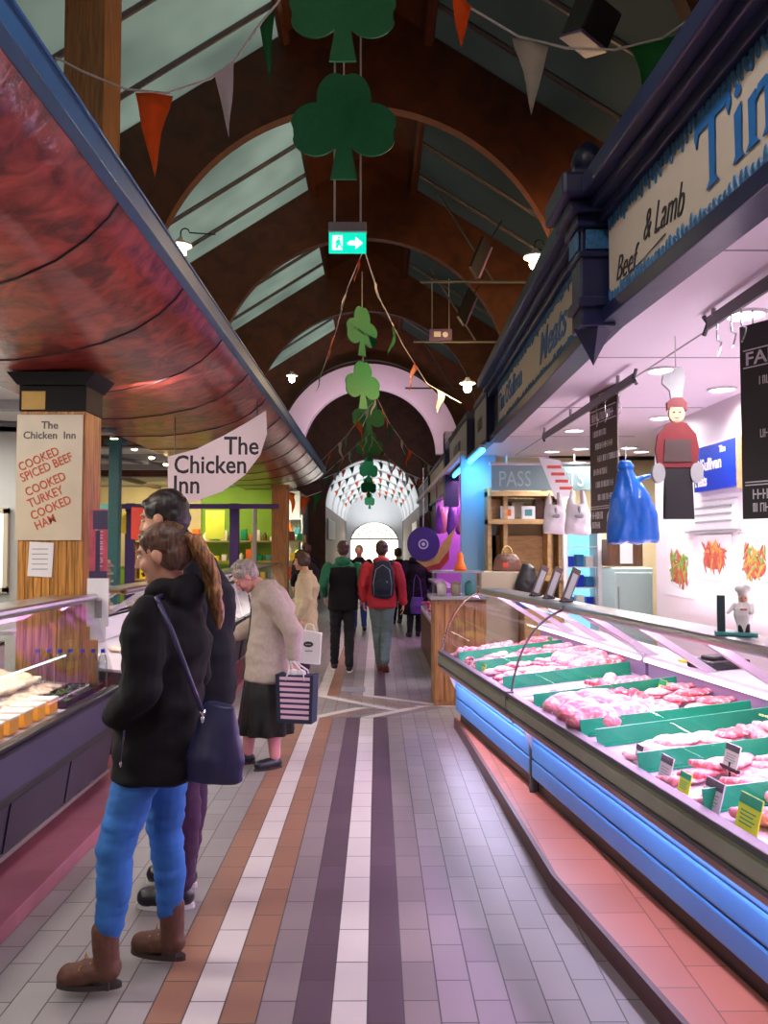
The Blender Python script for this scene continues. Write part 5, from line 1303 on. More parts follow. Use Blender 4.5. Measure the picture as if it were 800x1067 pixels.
# ================================================================ FAR RIGHT STALLS
YB = 10.4
wall('wall_cross_back', (1.9, YB+.5, 0), (5, YB+.6, 2.82), 'shopcream')
t = thing('glass_shop_sign', 'pale teal glass header sign with letters PASS and TS above the wooden shelves', 'sign', (P(563, 500, Y=9.6).x, 9.6, P(563, 511, Y=9.6).z))
MT['tealpale'] = M('pale_etched_lettering', (.42, .52, .50), .5)
MT['tealglass'] = M('pale_teal_glass', (.20, .30, .30), .2, .2, .06, 3)
mb = MB(); mb.box((-.58, 0, 0), (.60, .03, .30), .004); mb.build('panel', 'tealglass', t); mb = MB(); mb.box((-.6, -.01, .30), (.62, .04, .335), .004); mb.tube([(-.4, 0, .33), (-.4, 0, .43)], .01, 6); mb.tube([(.4, 0, .33), (.4, 0, .43)], .01, 6); mb.build('top_rail', 'steel', t)
text('lettering', 'PASS', .26, (-.50, -.004, .05), RCAM, 'tealpale', t, sx=.72); text('lettering', 'TS', .26, (.32, -.004, .05), RCAM, 'tealpale', t, sx=.72)
def rx(u, Y): return P(u, 560, Y=Y).x
def rz(v, Y): return P(563, v, Y=Y).z
def rbox(nm, lab, cat, u0, u1, v0, v1, Y, th, mat, grp=None, bev=.01):
    mb = MB(); x0, x1, z0, z1 = rx(u0, Y), rx(u1, Y), rz(v1, Y), rz(v0, Y); w = x1-x0
    mb.box((-w/2, 0, 0), (w/2, th, z1-z0), min(bev, th*.3)); o = mb.build(nm, mat); o.location = ((x0+x1)/2, Y, z0); return tag(o, lab, cat, grp)
YS = 10.0
t = thing('wooden_shop_shelving', 'light wooden shop shelving behind the meat stall', 'shelving', (rx(540, YS), YS, 0))
mb = MB(); w = rx(612, YS)-rx(508, YS); x0 = rx(508, YS)-t.location.x; x1 = rx(587, YS)-t.location.x
for v in (541, 512, 600): z = rz(v, YS); mb.box((x0, -.05, z-.06), (x1, .35, z))
for x in (x0, x0+w*.16, x1-.06, x0+w*.6): mb.box((x, .0, 0), (x+.05, .35, rz(508, YS)))
mb.box((x0, .30, 0), (x1, .34, 1.8)); mb.build('frame', 'plank', t)
for i, (u, lab) in enumerate(((529, 'small white-framed orange picture on the shop shelf'), (551, 'small white-framed blue picture on the shop shelf'))):
    t = thing('framed_picture', lab, 'picture', (rx(u, YS), YS+.02, rz(541, YS)+.001))
    mb = MB(); mb.box((-.085, 0, 0), (.085, .02, .16), .004); mb.build('frame', 'white', t); mb = MB(); mb.box((-.045, -.004, .04), (.045, 0, .12)); mb.build('image', ['orange', 'teal'][i], t)
for i, u in enumerate((516, 540, 564, 580)):
    rbox('shelf_box', f'cardboard box on the upper wooden shelf, {["first", "second", "third", "fourth"][i]} from the left', 'box', u-7, u+6, 520+3*(i % 2), 541, YS+.15, .15, ['plank', 'cream', 'brown', 'cream'][i], 'boxes on the upper wooden shelf')
wb = wall('wall_shelf_back', (rx(508, 10.4), 10.42, 0), (rx(600, 10.4), 10.46, 2.8), 'shopcream')
t = rbox('side_cabinet', 'olive side cabinet below the handbag', 'cabinet', 500, 540, 596, 721.5, 9.3, .4, 'cream')
t = thing('brown_handbag', 'brown leather handbag standing on the side cabinet behind the meat counter', 'handbag', (rx(531, 9.3), 9.5, rz(596, 9.3)+.001))
mb = MB(); mb.loft([(0, 0, 0, .17, .07), (0, 0, .02, .18, .08), (0, 0, .14, .15, .06), (0, 0, .2, .10, .03)]); blob(mb, 'bag_body', 'brown', t, .008, 3, .004, 15)
mb = MB(); mb.tube([(-.06+.0, 0, .18)]+[(-.06*math.cos(PI*k/8), 0, .2+.09*math.sin(PI*k/8)) for k in range(9)]+[(.06, 0, .18)], .009, 6); mb.build('handle', 'gold', t, True); mb = MB(); mb.box((-.06, -.085, .05), (.0, -.075, .1), .003); mb.build('tag_patch', 'redp', t)
mb = MB(); mb.loft([(0, 0, 0, .12, .09), (0, 0, .3, .13, .1), (.02, 0, .45, .08, .07), (0, 0, .5, .04, .04)]); o = blob(mb, 'black_sack', 'black', None, .012, 3, .01, 10); o.location = (rx(548, 9.2), 9.2, .99-.02); 
tag(o, 'black cloth sack next to the brown handbag', 'sack')
mb = MB(); mb.box((-.06, -.2, 0), (.35, .2, .96), .01); o = mb.build('low_cupboard', 'plank'); o.location = (rx(548, 9.2), 9.2, 0); tag(o, 'low wooden cupboard carrying the black cloth sack', 'cupboard')
# blue-lit fridge
MT['fridgein'] = E('lit_fridge_interior', (.35, .85, 1.0), .9)
YF = 9.9; t = thing('glass_door_fridge', 'tall glass door fridge with blue lit shelves behind the counter', 'fridge', (rx(607, YF), YF, 0)); w = (rx(630, YF)-rx(590, YF)); ht = rz(556, YF)
mb = MB(); mb.box((-w/2, .42, 0), (w/2, .5, ht+.1)); mb.box((-w/2, 0, 0), (-w/2+.05, .42, ht+.1)); mb.box((w/2-.05, 0, 0), (w/2, .42, ht+.1)); mb.box((-w/2, 0, ht), (w/2, .42, ht+.1)); mb.box((-w/2, 0, 0), (w/2, .42, .3)); mb.build('cabinet', 'white', t)
mb = MB(); mb.box((-w/2+.05, .40, .3), (w/2-.05, .419, ht)); mb.build('lit_back', 'fridgein', t)
for z in (.6, .9, 1.15, 1.4, 1.65):
    mb = MB(); mb.box((-w/2+.05, .05, z), (w/2-.05, .40, z+.012)); mb.build('shelf', 'white', t)
for i, z in enumerate((.912, 1.162, 1.412)):
    for k in range(3):
        mb = MB(); mb.box((-.05, 0, 0), (.05, .12, .13+.02*(k % 2)), .008); o = mb.build('dairy_carton', ['inkblue', 'packtop', 'signblue'][(i+k) % 3]); o.location = (t.location.x-.12+k*.12, YF+.15, z+.001); tag(o, f'{["blue", "white", "deep blue"][(i+k)%3]} carton, {["left", "middle", "right"][k]} on the {["lower", "middle", "upper"][i]} fridge shelf', 'carton', 'cartons in the blue-lit fridge')
mb = MB(); mb.box((-w/2+.05, -.01, .3), (w/2-.05, -.002, ht)); mb.build('glass_door', 'glass', t); mb = MB(); mb.tube([(w/2-.08, -.03, .9), (w/2-.08, -.03, 1.4)], .01, 6); mb.build('handle', 'chrome', t)
MT['palegreen'] = M('pale_mint_enamel', (.45, .58, .56), .35, 0, .03)
YW = 9.4; t = thing('white_fridge', 'pale mint white fridge next to the stall wall end', 'fridge', (rx(657, YW), YW, 0)); h = rz(592, YW)
mb = MB(); mb.box((-.2, 0, 0), (.25, .5, h), .012); mb.build('body', 'palegreen', t); mb = MB(); mb.box((-.19, -.02, .05), (.24, -.002, h-.05), .008); mb.build('door', 'palegreen', t); mb = MB(); mb.tube([(-.16, -.04, h*.6), (-.16, -.04, h*.85)], .01, 6); mb.build('handle', 'grey', t)
t = thing('wooden_wall_cabinet', 'brown wooden wall cabinet with white panels above the mint fridge', 'cabinet', (rx(650, 9.6), 9.6, rz(590, 9.6)+.0)); hh = rz(562, 9.6)-rz(590, 9.6)
mb = MB(); mb.box((-.2, 0, 0), (.22, .25, hh), .006); mb.build('cabinet', 'darkwood', t); mb = MB(); mb.box((-.05, -.008, .03), (.1, -.0, hh-.03), .003); mb.build('white_panel', 'paper', t)
# blue-lit pillar with neon tube
MT['cyan'] = E('lit_cyan_tube', (.05, .45, 1.0), 7); MT['bluewall'] = M('pale_blue_wall', (.25, .45, .62), .5, 0, .04, 3)
wall('pale_blue_wall', (1.06, 10.3, 0), (1.42, 10.4, 2.82), 'bluewall')
wall('pale_blue_side', (1.42, 10.3, 0), (1.5, 10.8, 2.82), 'bluewall')
t = thing('neon_tube_light', 'bright cyan tube light under the fascia at the blue wall', 'tube light', (1.17, 9.0, 2.79))
a0 = P(500, 478, x=1.17); a1 = P(463, 514, x=1.17)
mb = MB(); mb.tube([(0, 0, -.06), (0, 3.4, -.06)], .028, 10); mb.build('tube', 'cyan', t); mb = MB(); mb.box((-.04, 0, -.03), (.04, 3.4, .005)); mb.build('housing', 'grey', t)
light('AREA', 'cyan_glow', (1.22, 10.05, 2.5), 3, (.1, .5, 1), (math.radians(60), 0, 0), .3, .5)
light('AREA', 'cyan_glow', (1.17, 10.7, 2.66), 6, (.1, .5, 1), (0, 0, 0), .08, 3.2)
# purple shop
MT['purplewall'] = M('violet_shop_wall', (.35, .12, .42), .5, 0, .15, 2)
wall('wall_purple_shop', (2.1, 10.4, 0), (2.2, 17, 2.8), 'purplewall'); wall('wall_purple_back', (1.1, 15.2, 0), (2.2, 15.3, 2.8), 'purplewall')
wall('ceiling_purple_shop', (1.05, 10.4, 2.8), (2.2, 22, 2.88), 'ceilwhite')
light('AREA', 'violet_shop_light', (1.6, 12.6, 2.7), 55, (1, .42, 1), (0, 0, 0), .8, 3)
light('AREA', 'violet_shop_light', (1.5, 14.6, 2.6), 25, (1, .5, .95), (0, 0, 0), .6, .8)
MT['violetc'] = M('violet_cloth', (.18, .05, .3), .8, 0, .2)
rnd = random.Random(9)
for i in range(9):
    u = 457+i*4.2; Y = 13.5+.3*(i % 3); a = P(u, 525+6*(i % 2), Y=Y); l = .35+.25*rnd.random(); m_ = ['violetc', 'skinpink', 'cloth', 'purple', 'mauve'][i % 5]
    t = thing('hanging_item', f'{["violet", "pink", "white", "dark purple", "mauve"][i % 5]} item hanging in the purple shop, {["first", "second", "third", "fourth", "fifth", "sixth", "seventh", "eighth", "ninth"][i]} from the left', 'hanging goods', (a.x, Y, 2.1), 0, 'items hanging in the purple shop')
    mb = MB(); mb.loft([(0, 0, -l/2, .03, .02), (0, 0, -l*.3, .075, .04), (0, 0, l*.2, .05, .03), (0, 0, l/2, .015, .01)], 12); mb.build('body', m_, t, True); mb = MB(); mb.tube([(0, 0, l/2), (0, 0, .70)], .005, 5); mb.build('string', 'string', t)
# round crest banner
Yc = 11.8; a = P(440, 568, Y=Yc); t = thing('crest_banner', 'round purple banner with white ring crest and red and yellow tail', 'banner', (P(441, 567, Y=Yc).x, Yc, P(441, 567, Y=Yc).z)); k = Yc/FPX
plate(ellpts(0, .0, 17*k, 18*k, 28), -.006, .006).build('purple_disc', 'purple', t)
mb = MB(); n = 24
for i in range(n):
    a0 = 2*PI*i/n; a1 = 2*PI*(i+1)/n; mb.prism([(r*k*math.cos(a_), r*k*math.sin(a_)) for r, a_ in ((5.2, a0), (5.2, a1), (3.8, a1), (3.8, a0))], -.010, -.006)
mb.prism(ellpts(0, 0, 2*k, 2*k, 12), -.010, -.006); mb.build('ring_crest', 'paper', t)
plate([(-8*k, -17*k), (10*k, -14*k), (22*k, 4*k), (34*k, 18*k), (27*k, -6*k), (16*k, -20*k), (2*k, -24*k)], .007, .016).build('yellow_tail', 'gold', t)
plate([(2*k, -24*k), (16*k, -20*k), (27*k, -6*k), (27*k, -16*k), (16*k, -28*k), (6*k, -29*k)], .017, .026).build('red_tail', 'inkred', t)
mb = MB(); mb.tube([(0, 0, 17*k), (0, 0, 2.8-t.location.z)], .006, 5); mb.build('hanging_line', 'string', t)
# wooden kiosk past the counter end
Yk = 8.6; t = thing('wooden_kiosk_counter', 'small wooden kiosk with glass-topped case just beyond the meat counter', 'counter', (rx(452, Yk)+.25, Yk, 0))
h = rz(625, Yk)
mb = MB(); mb.box((-.25, 0, 0), (.3, .5, h), .01)
for i in range(5): mb.box((-.24+i*.105, -.012, .05), (-.16+i*.105, 0, h-.05), .003)
mb.build('timber_front', 'timber2', t)
mb = MB(); mb.box((-.29, -.04, h), (.32, .54, h+.035), .006); mb.build('top', 'grey', t)
mb = MB(); mb.box((-.24, .05, h+.035), (.26, .45, h+.28)); mb.build('glass_case', 'glass', t)
mb = MB(); mb.box((-.26, .03, h+.28), (.28, .47, h+.30)); mb.build('case_lid', 'steel', t)
for i in range(3):
    mb = MB(); mb.lathe([(.045, 0), (.055, .1), (.045, .13), (.0, .16)], (0, 0, 0), 14); o = mb.build('glass_jar', ['packtop', 'cream', 'teal'][i], smooth=True); o.location = (t.location.x-.15+i*.15, Yk+.25, h+.036); tag(o, f'{["white", "cream", "teal"][i]} jar inside the kiosk case', 'jar', 'jars in the kiosk case')
mb = MB(); mb.loft([(0, 0, 0, .07, .07), (0, 0, .05, .06, .06), (0, 0, .10, .03, .03), (0, 0, .16, .035, .035), (0, 0, .2, .01, .01)], 16); o = mb.build('ceramic_pot', 'orange', smooth=True); o.location = (t.location.x+.05, Yk+.22, h+.301); tag(o, 'small orange and white pot on top of the kiosk case', 'pot')
# far purple-lit counter beyond the kiosk
t = thing('far_meat_counter', 'distant pink-lit meat counter beyond the wooden kiosk', 'display counter', (.72, 10.5, 0))
mb = MB(); mb.box((0, 0, 0), (.32, 3.0, .62), .01); mb.build('base', 'darkwood', t); mb = MB(); mb.prism([(.0, .62), (.32, .62), (.32, .78), (.0, .68)], 0, 3.0); mb.build('deck', 'casewhite', t)
mb = MB(); mb.prism([(.0, .69), (.006, .69), (.15, 1.1), (.14, 1.1)], 0, 3.0); mb.build('front_glass', 'glass', t); mb = MB(); mb.box((.12, 0, 1.1), (.32, 3.0, 1.13)); mb.build('top_rail', 'steel', t)
rnd = random.Random(4)
for i in range(16):
    y = 10.65+(i % 8)*.36; x = .80+(i//8)*.14; o = bpy.data.objects.new('distant_meat', get_meat(1 if i % 2 else 2, i % 4)); COL.objects.link(o); o.location = (x, y, .69+.31*(x-.72)); o.scale = (.7, .7, .7); o.rotation_euler = (0, 0, rnd.random()*3); tag(o, f'{CLR[i % 4]} meat piece, {ORD[i % 8]} in the {["outer", "inner"][i//8]} row of the distant counter', 'meat', 'meat in the distant pink-lit counter')
light('AREA', 'far_case_glow', (.95, 12.0, 1.09), 12, (1, .45, .9), (0, 0, 0), .15, 3.4)
# fascia boards further away
MT['signgrey'] = M('grey_cream_sign', (.34, .33, .31), .5, 0, .06, 4)
def far_board(Y0, Y1, z0, z1, x, lab, mat, s=None):
    t = thing('far_fascia_board', lab, 'sign', (x, Y0, z0)); mb = MB(); mb.box((0, 0, 0), (.06, Y1-Y0, z1-z0), .005); mb.build('board', mat, t); mb = MB()
    for a, b in (((-.02, 0, -.05), (.07, Y1-Y0, 0)), ((-.02, 0, z1-z0), (.07, Y1-Y0, z1-z0+.07)), ((-.02, -.06, -.05), (.07, 0, z1-z0+.07))): mb.box(a, b, .004)
    mb.build('frame', 'navy', t)
    if s: scribble('lettering', (Y1-Y0)*.4, (z1-z0)*.3, (-.003, (Y1-Y0)*.75, (z1-z0)*.35), RAISLE, 'dgrey', t, len(s))
far_board(8.98, 10.15, 2.86, 3.36, 1.22, 'grey-cream fascia board directly after the Meats sign', 'signgrey', 'HAM')
far_board(10.3, 12.9, 2.82, 3.30, 1.15, 'grey fascia board above the cyan tube light', 'signgrey', 'BACON')
t = wall('dark_fascia_post', (1.08, 12.98, 2.3), (1.3, 13.3, 3.5), 'navy')
far_board(13.4, 17.2, 2.55, 3.15, 1.12, 'cream fascia board past the dark post', 'cream')
far_board(17.4, 21.5, 2.45, 3.1, 1.1, 'pale fascia board, last before the white vault', 'signgrey')
# dark flank walls of the far part
MT['shopdim'] = M('dim_shop_front', (.12, .09, .08), .6, 0, .3, 2)
wall('wall_far_right', (1.95, 17, 0), (2.05, 29.9, 3.4), 'shopdim'); wall('wall_far_left', (-2.6, 20.1, 0), (-2.5, 29.9, 3.4), 'shopdim')
for i, (x, y0, y1, z0, z1, m_, lab) in enumerate(((1.9, 18, 20.5, .9, 2.1, 'winlit', 'lit white shop window on the right before the vault'), (1.9, 21.5, 25, 2.0, 2.7, 'signgrey', 'grey shop board on the right wall before the vault'), (-2.5, 21, 23.6, 1.3, 2.1, 'winlit', 'lit white shop window on the left before the vault'), (-2.5, 21, 27, 2.2, 3.0, 'dgrey', 'dark grey shop board on the left before the vault'), (1.49, 31, 35, 1.7, 2.6, 'packtop', 'white banner board on the right wall inside the vault'), (-1.9, 31, 36, 1.9, 2.7, 'signgrey', 'grey board on the left wall inside the vault'))):
    mb = MB(); mb.box((0, y0, z0), (.05, y1, z1), .01); o = mb.build('shop_window' if m_ == 'winlit' else 'shop_board', m_); o.location = (x, 0, 0); tag(o, lab, 'window' if m_ == 'winlit' else 'sign')

# ================================================================ LIGHTS

for (ya, yb, e) in ((-3.2, DIV-.05, 30), (DIV+.08, 2.38, 22)):
    o = light('AREA', 'case_tube', W(.52, (ya+yb)/2, 1.24), e, (1, .66, .92), size=.07, sizey=yb-ya); o.rotation_euler = (0, 0, TH)
    o = light('AREA', 'case_tube_outward', W(.40, (ya+yb)/2, 1.20), e*1.0, (.86, .5, 1), size=.05, sizey=yb-ya); o.rotation_euler = (Matrix.Rotation(TH, 3, 'Z') @ Matrix.Rotation((PI/2)*.5, 3, 'Y')).to_euler()
for (ya, yb, e) in ((-3.2, DIV-.05, 12), (DIV+.08, 2.38, 14)):
    o = light('AREA', 'added_lip_fill', W(.09, (ya+yb)/2, .54), e, (.85, .75, 1), size=.05, sizey=yb-ya); o.rotation_euler = (0, 0, TH)  # unseen light added under the bumper to brighten front panel and kerb
light('AREA', 'left_case_light', (-2.02, 2.2, 1.29), 34, (1, .97, .85), (0, 0, 0), .1, 6)
light('AREA', 'left_case_light', (-2.02, 8.6, 1.29), 26, (1, .97, .88), (0, 0, 0), .1, 4.3)
light('AREA', 'left_case_light', (-2.02, 13.5, 1.29), 24, (1, .97, .9), (0, 0, 0), .1, 4.6)
# unseen pendants added to brighten the aisle floor, above the frame of the picture
def aisle_fill_pendant(x, y, z, lab, e, col):
    t = thing('added_fill_pendant', lab, 'lamp', (x, y, z), 0, 'unseen fill pendants added over the aisle entrance')
    mb = MB(); mb.lathe([(.03, .2), (.05, .15), (.19, .02), (.19, 0), (.18, .01), (.045, .13)], (0, 0, 0), 24); mb.build('enamel_shade', 'white', t, True)
    mb = MB(); mb.ell((0, 0, .06), (.05, .05, .05)); mb.build('bulb', 'warmlens', t, True); mb = MB(); mb.tube([(0, 0, .2), (0, 0, .9)], .01, 6); mb.build('rod', 'blackm', t)
    light('SPOT', 'added_fill_beam', (x, y, z-.02), e, col, (0, 0, 0), .15, spot=2.2, blend=.5)
aisle_fill_pendant(-.35, 2.2, 5.1, 'unseen white shaded pendant added as fill light above the aisle, forward one', 200, (.97, .9, 1))
aisle_fill_pendant(-.35, -.2, 5.1, 'unseen white shaded pendant added as fill light above the aisle, rear one', 200, (.95, .9, 1))
light('SPOT', 'mid_vault_lamp', (-.3, 13.5, 6.6), 160, (1, .9, .9), (0, 0, 0), .2, spot=1.6)
# fill lights added to brighten the pale arch and the white vault
light('AREA', 'added_arch_fill', (-.26, 21.8, 4.6), 68, (1, .82, .95), (math.radians(125), 0, 0), 2.4, .3)
light('AREA', 'added_vault_fill', (VX, 40, 2.6), 260, (.93, .97, 1), (PI, 0, 0), 1.6, 19)

o = light('AREA', 'added_ceiling_fill', (2.3, 4.6, 1.06), 42, (1, .85, .97), (PI, 0, 0), .12, 5.5)  # hidden fill light added behind the counter to brighten the stall ceiling
o = light('AREA', 'shop_ceiling_light', (3.2, 9.3, 2.78), 40, (1, .92, .85), (0, 0, 0), .3, 1.2)
# ================================================================ PEOPLE
V = Vector
def clothmat(name, col, rough=.85, var=.12, scale=40, bump=.25, bs=7, sheen=.0, spec=.4): return M(name, col, rough, 0, var, scale, bump=bump, bscale=bs, sheen=sheen, spec=spec)
MT['blackwool'] = clothmat('black_wool', (.007, .0065, .008), spec=.2); MT['navywool'] = clothmat('black_jacket_cloth', (.006, .007, .010), spec=.2)
MT['denim'] = clothmat('blue_denim', (.03, .14, .42), .8, .4, 7); MT['plumtrouser'] = clothmat('plum_trouser_cloth', (.05, .016, .05)); MT['beigejkt'] = clothmat('beige_jacket_cloth', (.42, .35, .30), bump=.12, bs=14)
MT['blackskirt'] = clothmat('black_shiny_skirt', (.018, .02, .02), .35, .2, 20); MT['beigecoat'] = clothmat('sand_coat_cloth', (.50, .40, .26)); MT['greenhood'] = clothmat('green_hoodie', (.02, .16, .08)); MT['redhood'] = clothmat('red_hoodie', (.50, .03, .045))
MT['greyjean'] = clothmat('grey_green_jeans', (.15, .21, .21)); MT['blackjean'] = clothmat('black_trousers', (.012, .012, .016)); MT['bluejean'] = clothmat('dark_blue_jeans', (.02, .06, .2)); MT['navypack'] = clothmat('navy_backpack_cloth', (.014, .02, .04)); MT['tights'] = clothmat('pink_tights', (.66, .27, .28), .6, .06, bump=.05)
MT['bootleather'] = M('brown_suede_boot', (.10, .038, .022), .7, 0, .2, 30, bump=.2); MT['sole'] = M('dark_sole', (.03, .022, .018), .6); MT['solew'] = M('white_rubber_sole', (.7, .68, .66), .6); MT['shoeblack'] = M('black_shoe', (.014, .014, .02), .35, 0, .1)
MT['browns'] = M('brown_trainer', (.22, .07, .04), .5, 0, .1)
def hairmat(name, a, b):
    m, nt, bs = _new(name); N = nt.nodes; L = nt.links
    tc = N.new('ShaderNodeTexCoord'); mp = N.new('ShaderNodeMapping'); mp.inputs['Scale'].default_value = (60, 60, 5); nz = N.new('ShaderNodeTexNoise'); nz.inputs['Scale'].default_value = 1.6; nz.inputs['Detail'].default_value = 5
    L.new(tc.outputs['Object'], mp.inputs[0]); L.new(mp.outputs[0], nz.inputs['Vector']); cr = N.new('ShaderNodeValToRGB'); e = cr.color_ramp.elements; e[0].position = .38; e[0].color = (*a, 1); e[1].position = .62; e[1].color = (*b, 1)
    L.new(nz.outputs['Fac'], cr.inputs[0]); L.new(cr.outputs[0], bs.inputs['Base Color']); bs.inputs['Roughness'].default_value = .45
    bp = N.new('ShaderNodeBump'); bp.inputs['Strength'].default_value = .5; bp.inputs['Distance'].default_value = .01; L.new(nz.outputs['Fac'], bp.inputs['Height']); L.new(bp.outputs[0], bs.inputs['Normal']); return m
MT['h_blond'] = hairmat('dark_blond_hair', (.045, .02, .009), (.13, .06, .025)); MT['h_tail'] = hairmat('golden_ponytail_hair', (.10, .042, .015), (.42, .2, .07)); MT['h_dark'] = hairmat('dark_brown_hair', (.008, .006, .005), (.025, .017, .013)); MT['h_grey'] = hairmat('grey_hair', (.20, .17, .14), (.42, .37, .32)); MT['h_brown'] = hairmat('brown_hair_strands', (.03, .015, .01), (.09, .04, .025))

def spine(mb, rings, n=22, capf=.6):
    """rings: (centre, rx, ry); sections perpendicular to the run, rx kept sideways"""
    c = [V(r[0]) for r in rings]; rows = []
    def frame(i):
        t = (c[min(i+1, len(c)-1)]-c[max(i-1, 0)]).normalized(); s = V((1, 0, 0)); s = (s-t*s.dot(t)).normalized(); return t, s, t.cross(s)
    def row(p, s, f, rx, ry): return [mb.bm.verts.new(p+s*rx*math.cos(2*PI*k/n)+f*ry*math.sin(2*PI*k/n)) for k in range(n)]
    t, s, f = frame(0); r0 = min(rings[0][1:])*capf
    rows.append(row(c[0]-t*r0*.9, s, f, rings[0][1]*.45, rings[0][2]*.45)); rows.append(row(c[0]-t*r0*.5, s, f, rings[0][1]*.85, rings[0][2]*.85))
    for i, (p, rx, ry) in enumerate(rings): t, s, f = frame(i); rows.append(row(c[i], s, f, rx, ry))
    t, s, f = frame(len(c)-1); r1 = min(rings[-1][1:])*capf
    rows.append(row(c[-1]+t*r1*.5, s, f, rings[-1][1]*.85, rings[-1][2]*.85)); rows.append(row(c[-1]+t*r1*.9, s, f, rings[-1][1]*.45, rings[-1][2]*.45))
    for i in range(len(rows)-1):
        for k in range(n): mb.bm.faces.new((rows[i][k], rows[i][(k+1) % n], rows[i+1][(k+1) % n], rows[i+1][k]))
    mb.bm.faces.new(rows[0][::-1]); mb.bm.faces.new(rows[-1])
def hand(mb, wrist, d, nrm, side, curl=.5):
    """palm, four unequal bent fingers and a thumb; d = pointing direction, nrm = palm side, side=+-1 which side the thumb sits"""
    wrist = V(wrist); d = V(d).normalized(); nrm = V(nrm); nrm = (nrm-d*nrm.dot(d)).normalized(); s = d.cross(nrm).normalized()*side
    for q in (-.024, -.008, .008, .024): mb.cap(wrist+d*.012+s*q*.6, .015, wrist+d*.085+s*q*1.15, .012, 10)
    for q, L_ in ((-.034, .062), (-.0115, .075), (.0115, .08), (.034, .072)):
        p = wrist+d*.088+s*q; dd = d.copy(); nn = nrm.copy(); r = .0088
        for k, f in enumerate((.42, .33, .25)):
            a = curl*(.45+.35*k); dd2 = (dd*math.cos(a)+nn*math.sin(a)); nn = (nn*math.cos(a)-dd*math.sin(a)); dd = dd2; p2 = p+dd*L_*f*1.0; mb.cap(p, r, p2, r*.9, 8); p = p2; r *= .9
    p = wrist+d*.03+s*.022; d1 = (d*.6+s*.8+nrm*.25).normalized(); p2 = p+d1*.036; mb.cap(p, .012, p2, .0105, 8); d2 = (d*.85+s*.25+nrm*.5).normalized(); p3 = p2+d2*.030; mb.cap(p2, .0102, p3, .0088, 8); mb.cap(p3, .0088, p3+d2*.018+nrm*.006, .0075, 8)
def person(label, loc, rotz, H, J, skin='skin', vox=.009, top=None, bottom=None, shoe=None, hair=None, skirt=None, headrot=(0, 0), female=False, grp=None):
    t = thing('person', label, 'person', loc, rotz, grp); sc = H/1.70; t.scale = (sc,)*3
    D = dict(pel=(0, 0, .93), che=(0, 0, 1.26), nek=(0, -.015, 1.43), hd=(0, .02, 1.585), shw=.17 if female else .195,
             kn=((-.09, .01, .49), (.09, .01, .49)), an=((-.09, 0, .10), (.09, 0, .10)), toe=((-.1, 1, 0), (.1, 1, 0)), toez=(0, 0),
             el=((-.25, -.03, 1.12), (.25, -.03, 1.12)), wr=((-.25, .05, .88), (.25, .05, .88)), hn=((0, .1, -1), (0, .1, -1)), curl=.5)
    D.update(J); pel, che, nek, hd = V(D['pel']), V(D['che']), V(D['nek']), V(D['hd'])
    up = (nek-che).normalized(); shc = nek-up*.06
    sh = [shc+V((s*D['shw'], 0, -.015)) for s in (-1, 1)]; hip = [pel+V((s*.085, 0, -.03)) for s in (-1, 1)]
    kn = [V(k) for k in D['kn']]; an = [V(a) for a in D['an']]; el = [V(e_) for e_ in D['el']]; wr = [V(w_) for w_ in D['wr']]
    HR = Euler((D.get('pitch', 0), 0, D.get('yaw', 0)), 'ZYX').to_matrix() if False else (Matrix.Rotation(headrot[0], 3, 'Z') @ Matrix.Rotation(-headrot[1], 3, 'X'))
    def h(x, y, z): return hd+HR @ V((x, y, z))
    he = HR.to_euler()
    # ---- body: one continuous skin
    mb = MB()
    spine(mb, [(pel+V((0, 0, -.06)), .15, .10), (pel, .155, .105), (pel.lerp(che, .5), .125, .09), (che, .15, .105), (shc-up*.03, .15, .085), (nek-up*.015, .075, .06)])
    mb.cap(nek-up*.03, .06, h(0, -.02, -.06), .05)
    mb.ell(h(0, -.012, .022), (.073, .092, .088), he); mb.ell(h(0, .024, -.028), (.059, .064, .078), he); mb.ell(h(0, .04, -.075), (.042, .042, .034), he); mb.ell(h(0, .068, -.093), (.018, .016, .016), he)
    mb.cap(h(0, .086, .012), .008, h(0, .107, -.026), .0115, 10); mb.ell(h(0, .099, -.031), (.017, .010, .009), he)
    for s in (-1, 1):
        mb.ell(h(s*.073, -.006, -.012), (.010, .019, .031), he); mb.ell(h(s*.033, .062, -.032), (.024, .022, .024), he); mb.ell(h(s*.028, .074, .028), (.024, .012, .009), he)
    for i, s in enumerate((-1, 1)):
        mb.cap(sh[i], .058, sh[i].lerp(el[i], .5), .047); mb.cap(sh[i].lerp(el[i], .5), .047, el[i], .038); mb.cap(el[i], .038, el[i].lerp(wr[i], .35), .038); mb.cap(el[i].lerp(wr[i], .35), .038, wr[i], .024)
        hand(mb, wr[i], D['hn'][i], D.get('palm', [(-s, 0, 0), (-s, 0, 0)])[i] if 'palm' in D else (-s, 0, 0), 1 if s < 0 else -1, D['curl'])
        mb.cap(hip[i], .085, kn[i], .055); mb.cap(kn[i], .052, kn[i].lerp(an[i], .35), .052); mb.cap(kn[i].lerp(an[i], .35), .052, an[i], .036)
        td = V(D['toe'][i]).normalized(); mb.cap(an[i]+V((0, 0, -.045)), .032, an[i]+td*.13+V((0, 0, -.068)), .024)
    blob(mb, 'body', skin, t, vox, 2)
    # ---- face
    mb = MB()
    for s in (-1, 1): mb.ell(h(s*.028, .0785, .006), (.0125, .008, .0075), he, 10)
    mb.build('eyes', 'eyew', t, True); mb = MB()
    for s in (-1, 1): mb.ell(h(s*.028, .0855, .006), (.0055, .003, .0055), he, 8)
    mb.build('irises', 'eye', t, True)
